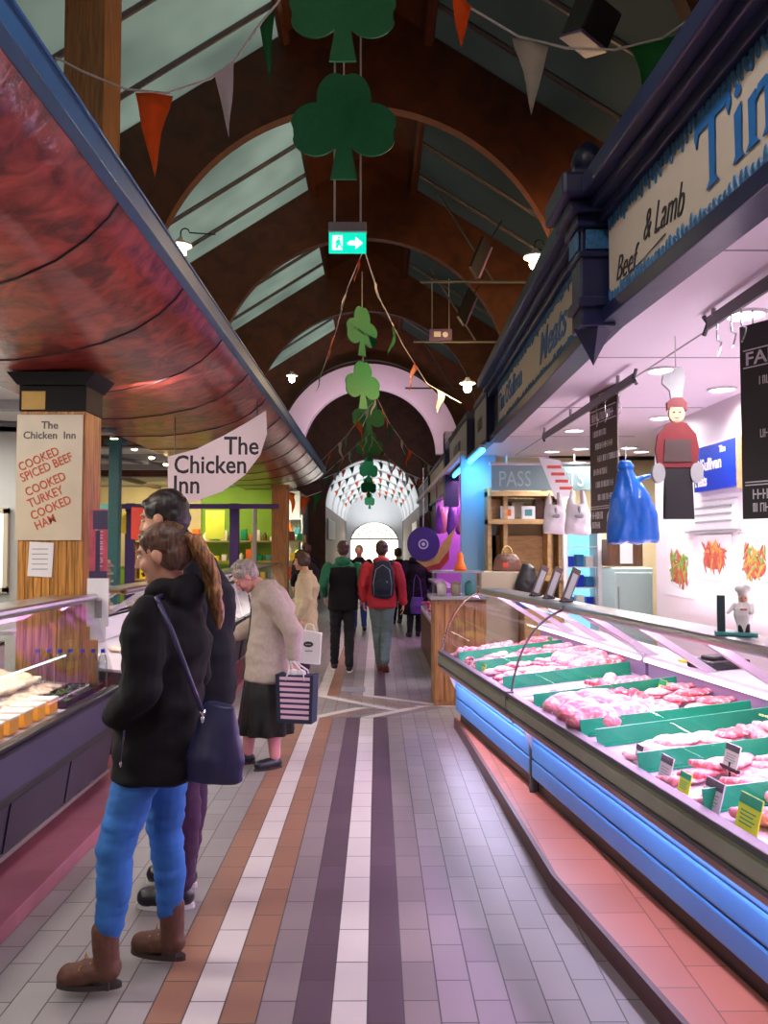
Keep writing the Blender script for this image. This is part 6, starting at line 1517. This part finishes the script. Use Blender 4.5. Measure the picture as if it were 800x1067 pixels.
    mb = MB(); mb.ell(h(0, .089, -.056), (.021, .008, .0045), he, 10); mb.ell(h(0, .087, -.065), (.018, .008, .005), he, 10); mb.build('lips', 'lip', t, True)
    mb = MB()
    for s in (-1, 1): mb.cap(h(s*.014, .089, .026), .0035, h(s*.045, .076, .028), .0025, 6)
    mb.build('eyebrows', hair['mat'] if hair else 'h_brown', t, True)
    # ---- hair
    if hair:
        mb = MB(); k = hair.get('kind', 'short')
        mb.ell(h(0, -.024, .034), (.082, .098, .088), he); mb.ell(h(0, -.045, -.01), (.076, .072, .075), he)
        if k == 'short':
            for s in (-1, 1): mb.ell(h(s*.062, .0, .035), (.02, .05, .035), he)
            for q in range(7): mb.ell(h(-.045+.015*q, .038+.005*math.sin(q*2), .078-.002*abs(q-3)**1.5), (.022, .026, .02), he)
        elif k == 'tail':
            for s in (-1, 1): mb.ell(h(s*.052, .008, .055), (.026, .05, .036), he); mb.ell(h(s*.05, -.05, -.03), (.03, .04, .05), he)
            mb.ell(h(0, .042, .082), (.045, .03, .02), he)
        elif k in ('bob', 'long'):
            for s in (-1, 1): mb.ell(h(s*.068, -.01, .0), (.022, .06, .07), he); mb.ell(h(s*.045, .055, .07), (.035, .03, .022), he)
            if k == 'long': mb.cap(h(0, -.06, -.02), .07, h(0, -.085, -.16), .055)
        elif k == 'curly':
            rr = random.Random(2)
            for q in range(40):
                th_ = rr.uniform(0, 2*PI); ph_ = rr.uniform(-.25, 1.4)
                p = (.08*math.cos(th_)*math.cos(ph_), -.024+.095*math.sin(th_)*math.cos(ph_), .03+.088*math.sin(ph_))
                if p[1] > .055 and p[2] < .07: continue
                mb.ell(h(*p), rr.uniform(.016, .026))
        blob(mb, 'hair', hair['mat'], t, .006, 2, .004, 30)
        if k == 'tail':
            mb = MB(); pts = [h(0, -.10, .055), h(0, -.135, .03), h(0, -.155, -.05), h(.01, -.165, -.13), h(-.01, -.168, -.20), h(.005, -.16, -.27), h(-.005, -.155, -.335)]
            for q in range(7):
                a = 2*PI*q/7; rr_ = [.008, .02, .026, .026, .022, .016, .006]
                mb.tube([p+V((math.cos(a)*rr_[j]*1.0, math.sin(a+j*.5)*rr_[j]*1.1, 0)) for j, p in enumerate(pts)], [.012, .019, .022, .020, .017, .013, .005], 8)
            blob(mb, 'ponytail', 'h_tail', t, .006, 1, .006, 25)
            mb = MB(); mb.ell(h(0, -.108, .052), (.024, .016, .024), he); mb.build('hair_band', 'black', t, True)
    # ---- trousers
    if bottom:
        mb = MB(); r = bottom.get('r', (.098, .07, .066, .052)); e0 = bottom.get('hem', .0)
        spine(mb, [(pel+V((0, 0, -.08)), .165, .115), (pel+V((0, 0, .02)), .165, .115), (pel+V((0, 0, .10)), .14, .105)])
        for i in range(2):
            hem = an[i]+(kn[i]-an[i]).normalized()*bottom.get('up', .0); c = kn[i].lerp(an[i], .4)+V((0, -.012, 0))
            mb.cap(hip[i], r[0], kn[i], r[1]); mb.cap(kn[i], r[1], c, r[2]); mb.cap(c, r[2], hem, r[3])
        blob(mb, 'trousers', bottom['mat'], t, .009, 3, .007, 10, stretch=(1, 1, 2.4))
    # ---- shoes
    if shoe:
        for i in range(2):
            td = V(D['toe'][i]).normalized(); a = an[i]; base = a.z-.10; side = V((td.y, -td.x, 0)); tz = D['toez'][i]
            mb = MB(); b0 = V((a.x, a.y, base))
            hh = shoe.get('heel', 0)
            R_ = Matrix.Rotation(tz, 3, side.normalized())
            def q(f, z): return b0+R_ @ (td*f+V((0, 0, z)))
            mb.ell(q(.0, .05+hh*.5), (.036, .036, .04)); mb.cap(q(-.02, .045+hh), .04, q(.07, .045+hh*.4), .044); mb.cap(q(.07, .042+hh*.3), .045, q(.135, .04), .04)
            if shoe['kind'] == 'boot': mb.cap(q(-.005, .06), .045, a+V((0, -.0, .10)), .05)
            elif shoe['kind'] == 'trainer': mb.cap(q(-.01, .05), .04, a+V((0, 0, .0)), .038)
            so = blob(mb, 'boot' if shoe['kind'] == 'boot' else 'shoe', shoe['mat'], t, .006, 2, .003, 25)
            mb = MB()
            n_ = 20; out = []
            for k in range(n_):
                an_ = 2*PI*k/n_; out.append((.058+.120*math.cos(an_), .037*math.sin(an_)*(1+.12*math.cos(an_))))
            A = [mb.bm.verts.new(q(f, 0)+side*s_) for f, s_ in out]; B = [mb.bm.verts.new(q(f, .018)+side*s_) for f, s_ in out]
            for k in range(n_): mb.bm.faces.new((A[k], A[(k+1) % n_], B[(k+1) % n_], B[k]))
            mb.bm.faces.new(A[::-1]); mb.bm.faces.new(B)
            if hh: mb.box(b0+V((-.03, -.03, 0)), b0+V((.03, .03, .045)), .004)
            mb.build('sole', shoe.get('sole', 'sole'), so)
            if shoe['kind'] == 'boot':
                mb = MB()
                for k in range(4):
                    p = q(.055-.012*k, .07+.022*k); mb.tube([p-side*.025, p+td*.012, p+side*.025], .003, 5)
                p = q(.06, .085); mb.tube([p, p+td*.02-side*.03+V((0, 0, .0)), p+td*.03-side*.035-V((0, 0, .03))], .003, 5); mb.tube([p, p+td*.02+side*.03+V((0, 0, .02)), p+td*.03+side*.03-V((0, 0, .02))], .003, 5)
                mb.build('laces', 'timber2', so)
    # ---- skirt
    if skirt:
        mb = MB(); n = 64; rows = []
        zz = [pel.z+.08, pel.z-.1, (pel.z+skirt['hem'])/2, skirt['hem']]; rr_ = [.15, .19, .215, skirt['r']]
        for sgn in (0, 1):
            for z, r_ in (list(zip(zz, rr_)) if sgn == 0 else list(zip(zz, rr_))[::-1]):
                rw = []
                for k in range(n):
                    a = 2*PI*k/n; f = (1+.06*math.sin(a*11)*((pel.z-z)/.6 if z < pel.z else 0))*r_-sgn*.006; c_ = pel.lerp(V((0, skirt.get('y', 0), 0)), (pel.z-z)/pel.z if z < pel.z else 0)
                    rw.append(mb.bm.verts.new((c_.x+f*math.cos(a)*.98, c_.y+f*math.sin(a)*.88, z)))
                rows.append(rw)
        for i in range(len(rows)):
            j = (i+1) % len(rows)
            for k in range(n): mb.bm.faces.new((rows[i][k], rows[i][(k+1) % n], rows[j][(k+1) % n], rows[j][k]))
        mb.build('skirt', skirt['mat'], t, True)
    # ---- jacket / coat / hoodie
    if top:
        th_ = top.get('th', .02); hem = top.get('hem', .85); mb = MB(); fl = top.get('flare', 1.0)
        hc = V((pel.x, pel.y+top.get('hy', 0), hem)); md = pel.lerp(che, .45)
        rings = [(hc, (.165+th_)*fl, (.12+th_)*fl)]
        if hem < pel.z-.1: rings.append((hc.lerp(pel, .6), (.165+th_)*(1+fl)/2, (.12+th_)*(1+fl)/2))
        rings += [(pel+V((0, 0, .04)) if hem < pel.z else hc+V((0, 0, .05)), .16+th_, .12+th_), (md+V((0, -.0, .02)), .145+th_, .11+th_), (che, .17+th_, .125+th_), (shc-up*.02, D['shw']-.02+th_*.5, .095+th_), (nek-up*.0, .085+th_*.4, .075+th_*.4)]
        spine(mb, rings, 28, .25)
        for i, s in enumerate((-1, 1)):
            a_ = .056+th_*.62; c_ = wr[i]-(wr[i]-el[i]).normalized()*.015
            mb.cap(sh[i], a_+.002, sh[i].lerp(el[i], .5), a_); mb.cap(sh[i].lerp(el[i], .5), a_, el[i], a_-.008); mb.cap(el[i], a_-.008, c_, a_*.70)
        if top.get('hood'):
            k = top['hood']; mb.ell(nek+V((0, -.075, .0)), (.10*k, .06*k, .065*k)); mb.ell(nek+V((-.055, -.02, .015)), (.05*k, .07*k, .045*k)); mb.ell(nek+V((.055, -.02, .015)), (.05*k, .07*k, .045*k))
        if top.get('collar'):
            k = top['collar']; mb.loft([(nek.x, nek.y-.01, nek.z-.03, .09, .085), (nek.x, nek.y-.012, nek.z+k*.6, .085, .082), (nek.x, nek.y-.015, nek.z+k, .078, .076)])
        tp = blob(mb, top.get('name', 'jacket'), top['mat'], t, .009, 3, top.get('fold', .012), 6, stretch=(1, 1, 1.6))
        if top.get('zip'):
            mb = MB(); f_ = lambda c, r: V((c.x+.0, c.y+r, c.z)); pts = [f_(hc, (.12+th_)*fl+.006), f_(pel+V((0, 0, .04)), .12+th_+.006), f_(md, .11+th_+.01), f_(che, .125+th_+.004), f_(shc-up*.02, .095+th_)]
            mb.tube(pts, .006, 6); mb.build('zip', 'dgrey', t)
        if top.get('pocketzip'):
            mb = MB(); mb.tube([V((-.202, -.02, .84)), V((-.204, -.03, .96))], .004, 6); mb.ell(V((-.207, -.02, .84)), (.006, .006, .012)); mb.build('pocket_zip', 'chrome', t)
        if top.get('gilet'):
            mb = MB(); spine(mb, [(p, a+.012, b_+.012) for p, a, b_ in rings[:-1]]+[(shc+up*.01, .12, .09)], 28, .2); blob(mb, 'gilet', top['gilet'], t, .009, 3, .008, 7)
    return t

R_ = math.radians
person('person in black coat, blue jeans and brown ankle boots with a long blond ponytail', (-.93, 3.27, .004), R_(80), 1.755,
       dict(pel=(0, -.075, .95), che=(0, -.10, 1.27), nek=(0, -.095, 1.435), hd=(0, -.072, 1.590), kn=((-.135, .035, .52), (.075, -.06, .52)), an=((-.15, .06, .125), (.085, -.09, .125)), toe=((-.15, 1, 0), (.12, 1, 0)),
            el=((-.245, -.11, 1.10), (.245, -.11, 1.10)), wr=((-.14, .04, .99), (.14, .04, .99)), hn=((.8, -.2, -.4), (-.8, -.2, -.4))),
       top=dict(mat='blackwool', hem=.765, th=.036, flare=1.06, collar=.05, hood=1.15, name='coat', pocketzip=1, fold=.016), bottom=dict(mat='denim', r=(.098, .068, .064, .046), up=.06), shoe=dict(kind='boot', mat='bootleather', heel=.02), hair=dict(mat='h_blond', kind='tail'), headrot=(R_(4), R_(14)), female=True, vox=.007)
person('tall person with short dark hair in black jacket and plum trousers, behind the ponytail', (-.90, 3.98, .0), R_(82), 1.95,
       dict(pel=(0, -.04, .93), che=(0, -.03, 1.25), nek=(0, .06, 1.43), hd=(0, .13, 1.580), an=((-.10, -.0, .10), (.10, .06, .10)), kn=((-.09, .0, .5), (.09, .03, .5)), el=((-.26, -.05, 1.10), (.26, -.05, 1.10)), wr=((-.2, .15, .98), (.2, .15, .98))),
       top=dict(mat='navywool', hem=.80, th=.028, collar=.03), bottom=dict(mat='plumtrouser', r=(.10, .075, .068, .055)), shoe=dict(kind='trainer', mat='shoeblack', sole='solew'), hair=dict(mat='h_dark', kind='short'), headrot=(0, R_(14)), vox=.007)
person('grey-haired person in beige jacket and black skirt bending towards the counter', (-.855, 6.30, 0), R_(108), 1.63,
       dict(pel=(0, -.02, .92), che=(0, -.06, 1.25), nek=(0, .03, 1.43), hd=(0, .17, 1.50), an=((-.10, -.06, .10), (.10, .12, .10)), kn=((-.09, -.04, .49), (.09, .09, .49)), el=((-.275, -.16, 1.08), (.26, -.02, 1.12)), wr=((-.26, -.17, .88), (.2, .2, 1.02)), hn=((.05, .05, -1), (0, .6, -.3)), palm=((1, 0, 0), (-1, 0, 0)), curl=1.0, toe=((-.25, 1, 0), (.1, 1, 0))),
       skin='skinpink', top=dict(mat='beigejkt', hem=.69, th=.05, flare=1.14, hood=.85, collar=.04, zip=1, fold=.012), bottom=None, skirt=dict(mat='blackskirt', hem=.27, r=.25), shoe=dict(kind='loafer', mat='shoeblack'), hair=dict(mat='h_grey', kind='curly'), headrot=(0, R_(48)), female=True, vox=.006)
# pink tights are worn by the grey-haired shopper
pp = [o for o in bpy.data.objects if o.name.startswith('person')][-1]
mb = MB()
for i, s in enumerate((-1, 1)):
    a = V(((-.10, -.06, .10), (.10, .12, .10))[i]); k = V(((-.09, -.04, .49), (.09, .09, .49))[i]); mb.cap(k, .062, k.lerp(a, .35), .064); mb.cap(k.lerp(a, .35), .064, a, .044)
blob(mb, 'tights', 'tights', pp, .008, 2)
person('person with short brown hair in sand-coloured coat, facing the left counter', (-.88, 10.0, 0), R_(92), 1.60,
       dict(che=(0, -.03, 1.26), nek=(0, 0, 1.42), hd=(0, .05, 1.575), el=((-.26, -.04, 1.10), (.25, -.02, 1.1)), wr=((-.25, .06, .86), (.2, .2, 1.0)), curl=.9),
       top=dict(mat='beigecoat', hem=.55, th=.035, flare=1.1, collar=.04, name='coat'), bottom=dict(mat='plumtrouser'), shoe=dict(kind='boot', mat='shoeblack'), hair=dict(mat='h_brown', kind='bob'), headrot=(0, R_(8)), female=True)
walk = dict(kn=((-.09, .0, .49), (.09, .07, .51)), an=((-.10, -.0, .10), (.09, .12, .10)), el=((-.28, -.10, 1.13), (.28, .0, 1.12)), wr=((-.27, .0, .92), (.27, .12, .93)))
person('walking person in green hoodie and black gilet seen from behind', (-.46, 11.0, 0), R_(3), 1.74, dict(kn=((-.10, .06, .50), (.08, -.0, .49)), an=((-.11, .12, .10), (.08, -.12, .10)), el=((-.265, -.04, 1.13), (.25, -.02, 1.12)), wr=((-.24, .15, .98), (.24, .12, .95))),
       top=dict(mat='greenhood', hem=.80, th=.022, hood=1.0, name='hoodie', gilet='blackwool'), bottom=dict(mat='blackjean', r=(.098, .07, .065, .055)), shoe=dict(kind='trainer', mat='shoeblack', sole='solew'), hair=dict(mat='h_brown', kind='short'))
person('walking person in red hoodie and grey-green jeans wearing a backpack', (.06, 10.95, 0), R_(-4), 1.74, dict(pel=(.0, 0, .93), kn=((-.06, .10, .52), (.06, .02, .49)), an=((-.03, .08, .10), (.05, -.18, .16)), toez=(0, -.7), el=((-.25, -.05, 1.13), (.26, -.04, 1.12)), wr=((-.24, .02, .92), (.28, .04, .88))),
       top=dict(mat='redhood', hem=.84, th=.03, hood=.9, name='hoodie'), bottom=dict(mat='greyjean', r=(.10, .075, .07, .058)), shoe=dict(kind='trainer', mat='browns', sole='browns'), hair=dict(mat='h_brown', kind='short'))
person('person with flushed face walking towards the camera between the two hooded walkers', (-.36, 16.2, 0), R_(180), 1.68, walk, skin='skinpink', vox=.011, top=dict(mat='navywool', hem=.82, th=.03, name='jacket', collar=.03), bottom=dict(mat='bluejean'), shoe=dict(kind='trainer', mat='shoeblack'), hair=dict(mat='h_grey', kind='short'))
person('person in long dark coat by the crest banner on the right, seen from behind', (.69, 15.0, 0), R_(10), 1.66, walk, vox=.011, top=dict(mat='blackwool', hem=.45, th=.06, flare=1.15, hood=1.3, name='coat'), bottom=dict(mat='blackjean'), shoe=dict(kind='boot', mat='shoeblack'), hair=dict(mat='h_brown', kind='bob'), female=True)
person('person in navy jacket near the end of the right-hand stalls, beyond the dark coat', (.45, 17.5, 0), R_(20), 1.62, walk, vox=.011, top=dict(mat='navywool', hem=.8, th=.04), bottom=dict(mat='blackjean'), shoe=dict(kind='boot', mat='shoeblack'), hair=dict(mat='h_dark', kind='bob'))
person('dark-dressed person in blue jeans bending at the left counter, beyond the sand coat', (-1.12, 13.6, 0), R_(60), 1.68, dict(che=(0, .03, 1.24), nek=(0, .12, 1.38), hd=(0, .2, 1.50)), vox=.011, top=dict(mat='blackwool', hem=.8, th=.04, hood=1), bottom=dict(mat='bluejean'), shoe=dict(kind='trainer', mat='shoeblack'), hair=dict(mat='h_dark', kind='short'), headrot=(0, .3))
person('person in black by the far left counter, partly behind the bending one', (-1.35, 15.6, 0), R_(30), 1.72, walk, vox=.011, top=dict(mat='blackwool', hem=.75, th=.04, hood=1), bottom=dict(mat='blackjean'), shoe=dict(kind='trainer', mat='shoeblack'), hair=dict(mat='h_brown', kind='short'))

# ---------------------------------------------------------------- bags carried by people
MT['indigobag'] = M('indigo_leather', (.022, .022, .07), .42, 0, .15, 12, bump=.15)
# shoulder bag of the ponytail person
c = P(223, 776, Y=3.10); t = thing('shoulder_bag', 'indigo shoulder bag with long strap hanging beside the blue jeans', 'handbag', (c.x, 3.12, c.z-.155), R_(75))
mb = MB()
spine(mb, [(V((0, 0, .02)), .055, .115), (V((0, 0, .10)), .06, .12), (V((0, -.01, .22)), .045, .085), (V((0, -.02, .30)), .028, .06)], 20, .3)
blob(mb, 'bag_body', 'indigobag', t, .006, 2, .005, 10)
o = thing('x', 'x', 'x'); bpy.data.objects.remove(o)
Ti = (Matrix.Translation(t.location) @ Matrix.Rotation(R_(75), 4, 'Z')).inverted()
sp = [P(166, 629, Y=2.99), P(178, 655, Y=2.965), P(192, 692, Y=2.955), (P(203, 722, Y=2.975)), P(211, 742, Y=3.03)]
mb = MB(); q = [Ti @ p for p in sp]; mb.tube(q, .009, 6); mb.tube([q[0], Ti @ P(163, 623, Y=3.05), Ti @ P(170, 620, Y=3.16)], .009, 6); mb.build('strap', 'indigobag', t, True)
mb = MB(); mb.ell(q[-1], .013); mb.ell(q[-1]+V((0, 0, -.025)), (.008, .008, .016)); mb.build('ring', 'chrome', t, True)
# striped shopping bag
MT['stripebag'], nt, b = _new('pink_navy_striped_cloth'); N = nt.nodes; L = nt.links
tc = N.new('ShaderNodeTexCoord'); sp_ = N.new('ShaderNodeSeparateXYZ'); L.new(tc.outputs['Object'], sp_.inputs[0]); m1 = N.new('ShaderNodeMath'); m1.operation = 'MULTIPLY'; m1.inputs[1].default_value = 1/.040; L.new(sp_.outputs['Z'], m1.inputs[0])
m2_ = N.new('ShaderNodeMath'); m2_.operation = 'FRACT'; L.new(m1.outputs[0], m2_.inputs[0]); m3 = N.new('ShaderNodeMath'); m3.operation = 'GREATER_THAN'; m3.inputs[1].default_value = .42; L.new(m2_.outputs[0], m3.inputs[0])
mxs = N.new('ShaderNodeMix'); mxs.data_type = 'RGBA'; mxs.inputs['A'].default_value = (.02, .015, .07, 1); mxs.inputs['B'].default_value = (.62, .40, .48, 1); L.new(m3.outputs[0], mxs.inputs['Factor']); L.new(mxs.outputs['Result'], b.inputs['Base Color']); b.inputs['Roughness'].default_value = .8
c = P(309, 748, Y=6.0); hw = P(303, 690, Y=6.0); bz = c.z-.02
t = thing('striped_shopping_bag', 'pink and navy striped shopping bag held by the grey-haired person', 'shopping bag', (c.x, 6.02, bz), R_(-14)); hh = .335
mb = MB(); mb.loft([(0, 0, 0, .125, .05), (0, 0, .01, .135, .06), (0, 0, hh*.5, .14, .065), (0, 0, hh, .145, .055)], 4)
for v in mb.bm.verts: # squarish bag: turn the 4-gon to face front
    x, y = v.co.x, v.co.y; s = 1 if abs(x) > 1e-4 else 0
mb.bm.free(); mb = MB(); mb.prism([(-.115, 0), (.125, 0), (.135, hh), (-.13, hh*.98)], -.055, .055); mb.build('bag_body', 'stripebag', t)
mb = MB(); mb.prism([(-.13, -.006), (-.105, -.006), (-.118, hh), (-.145, hh)], -.062, .062); mb.prism([(.11, -.006), (.133, -.006), (.145, hh), (.12, hh)], -.062, .062); mb.prism([(-.12, -.012), (.132, -.012), (.132, .012), (-.12, .012)], -.062, .062); mb.build('navy_edge', 'navypack', t)
Ti = (Matrix.Translation(t.location) @ Matrix.Rotation(R_(-14), 4, 'Z')).inverted(); hp = Ti @ hw
for s in (-1, 1):
    mb = MB(); mb.tube([(-.07, s*.055, hh-.04), (-.07+.02, s*.05, hh+.02), (hp.x-.015, s*.012, hp.z), (hp.x+.015, s*.012, hp.z), (.065, s*.05, hh+.02), (.075, s*.055, hh-.04)], .007, 6); mb.build('handle', 'cloth', t, True)
mb = MB(); mb.ell((-.03, 0, hh+.0), (.05, .035, .035)); mb.ell((.03, 0, hh+.005), (.04, .03, .03)); o = mb.build('contents', 'cloth', t, True)
# white bag of the sand coat person
c = P(322, 692, Y=9.75); t = thing('white_shopping_bag', 'white shopping bag with dark oval print carried by the sand-coloured coat', 'shopping bag', (c.x, 9.74, c.z), R_(-8))
mb = MB(); mb.prism([(-.145, .02), (.13, 0), (.15, .37), (-.12, .41)], -.04, .04); mb.build('bag_body', 'paper', t)
mb = MB(); mb.ell((.0, -.043, .24), (.06, .006, .034)); mb.build('oval_print', 'black', t, True); mb = MB(); mb.box((-.04, -.046, .155), (.05, -.04, .17)); mb.box((-.035, -.049, .232), (.035, -.044, .245)); mb.build('print_line', 'grey', t)
for s in (-1, 1):
    mb = MB(); mb.tube([(-.06, s*.035, .38), (-.03, s*.02, .47), (.0, s*.01, .48), (.05, s*.02, .46), (.07, s*.035, .37)], .006, 6); mb.build('handle', 'paper', t)
# backpack
t = thing('backpack', 'navy blue backpack on the red hoodie', 'backpack', (.075, 10.78, .98*1.02), R_(-4))
mb = MB(); spine(mb, [(V((0, 0, .02)), .145, .09), (V((0, -.01, .15)), .155, .10), (V((0, 0, .33)), .14, .08), (V((0, .03, .45)), .10, .05)], 20, .5); mb.ell((0, -.09, .14), (.10, .045, .10)); blob(mb, 'pack', 'navypack', t, .009, 2, .006, 9)
mb = MB(); mb.tube([(-.11, -.075, .02), (-.12, -.10, .18), (-.09, -.07, .36), (0, -.05, .42), (.09, -.07, .36), (.12, -.10, .18), (.11, -.075, .02)], .005, 5); mb.ell((.06, -.128, .2), (.012, .006, .01)); mb.build('zip', 'grey', t, True)
for s in (-1, 1):
    mb = MB(); mb.tube([(s*.10, .04, .42), (s*.13, .12, .475), (s*.12, .2, .45)], .018, 8); mb.build('shoulder_strap', 'navypack', t, True)
# purple bag of the dark coat
c = P(435, 640, Y=14.7); t = thing('purple_handbag', 'purple handbag on the dark-coated person at the right', 'handbag', (c.x, 14.74, c.z), 0)
mb = MB(); mb.loft([(0, 0, 0, .12, .05), (0, 0, .15, .14, .06), (0, 0, .3, .10, .04)]); blob(mb, 'bag_body', 'purple', t, .012, 2, .006, 8); mb = MB(); mb.tube([(-.08, 0, .28), (-.06, .02, .6), (-.02, .1, .72), (.05, .03, .6), (.08, 0, .28)], .01, 6); mb.build('strap', 'purple', t)
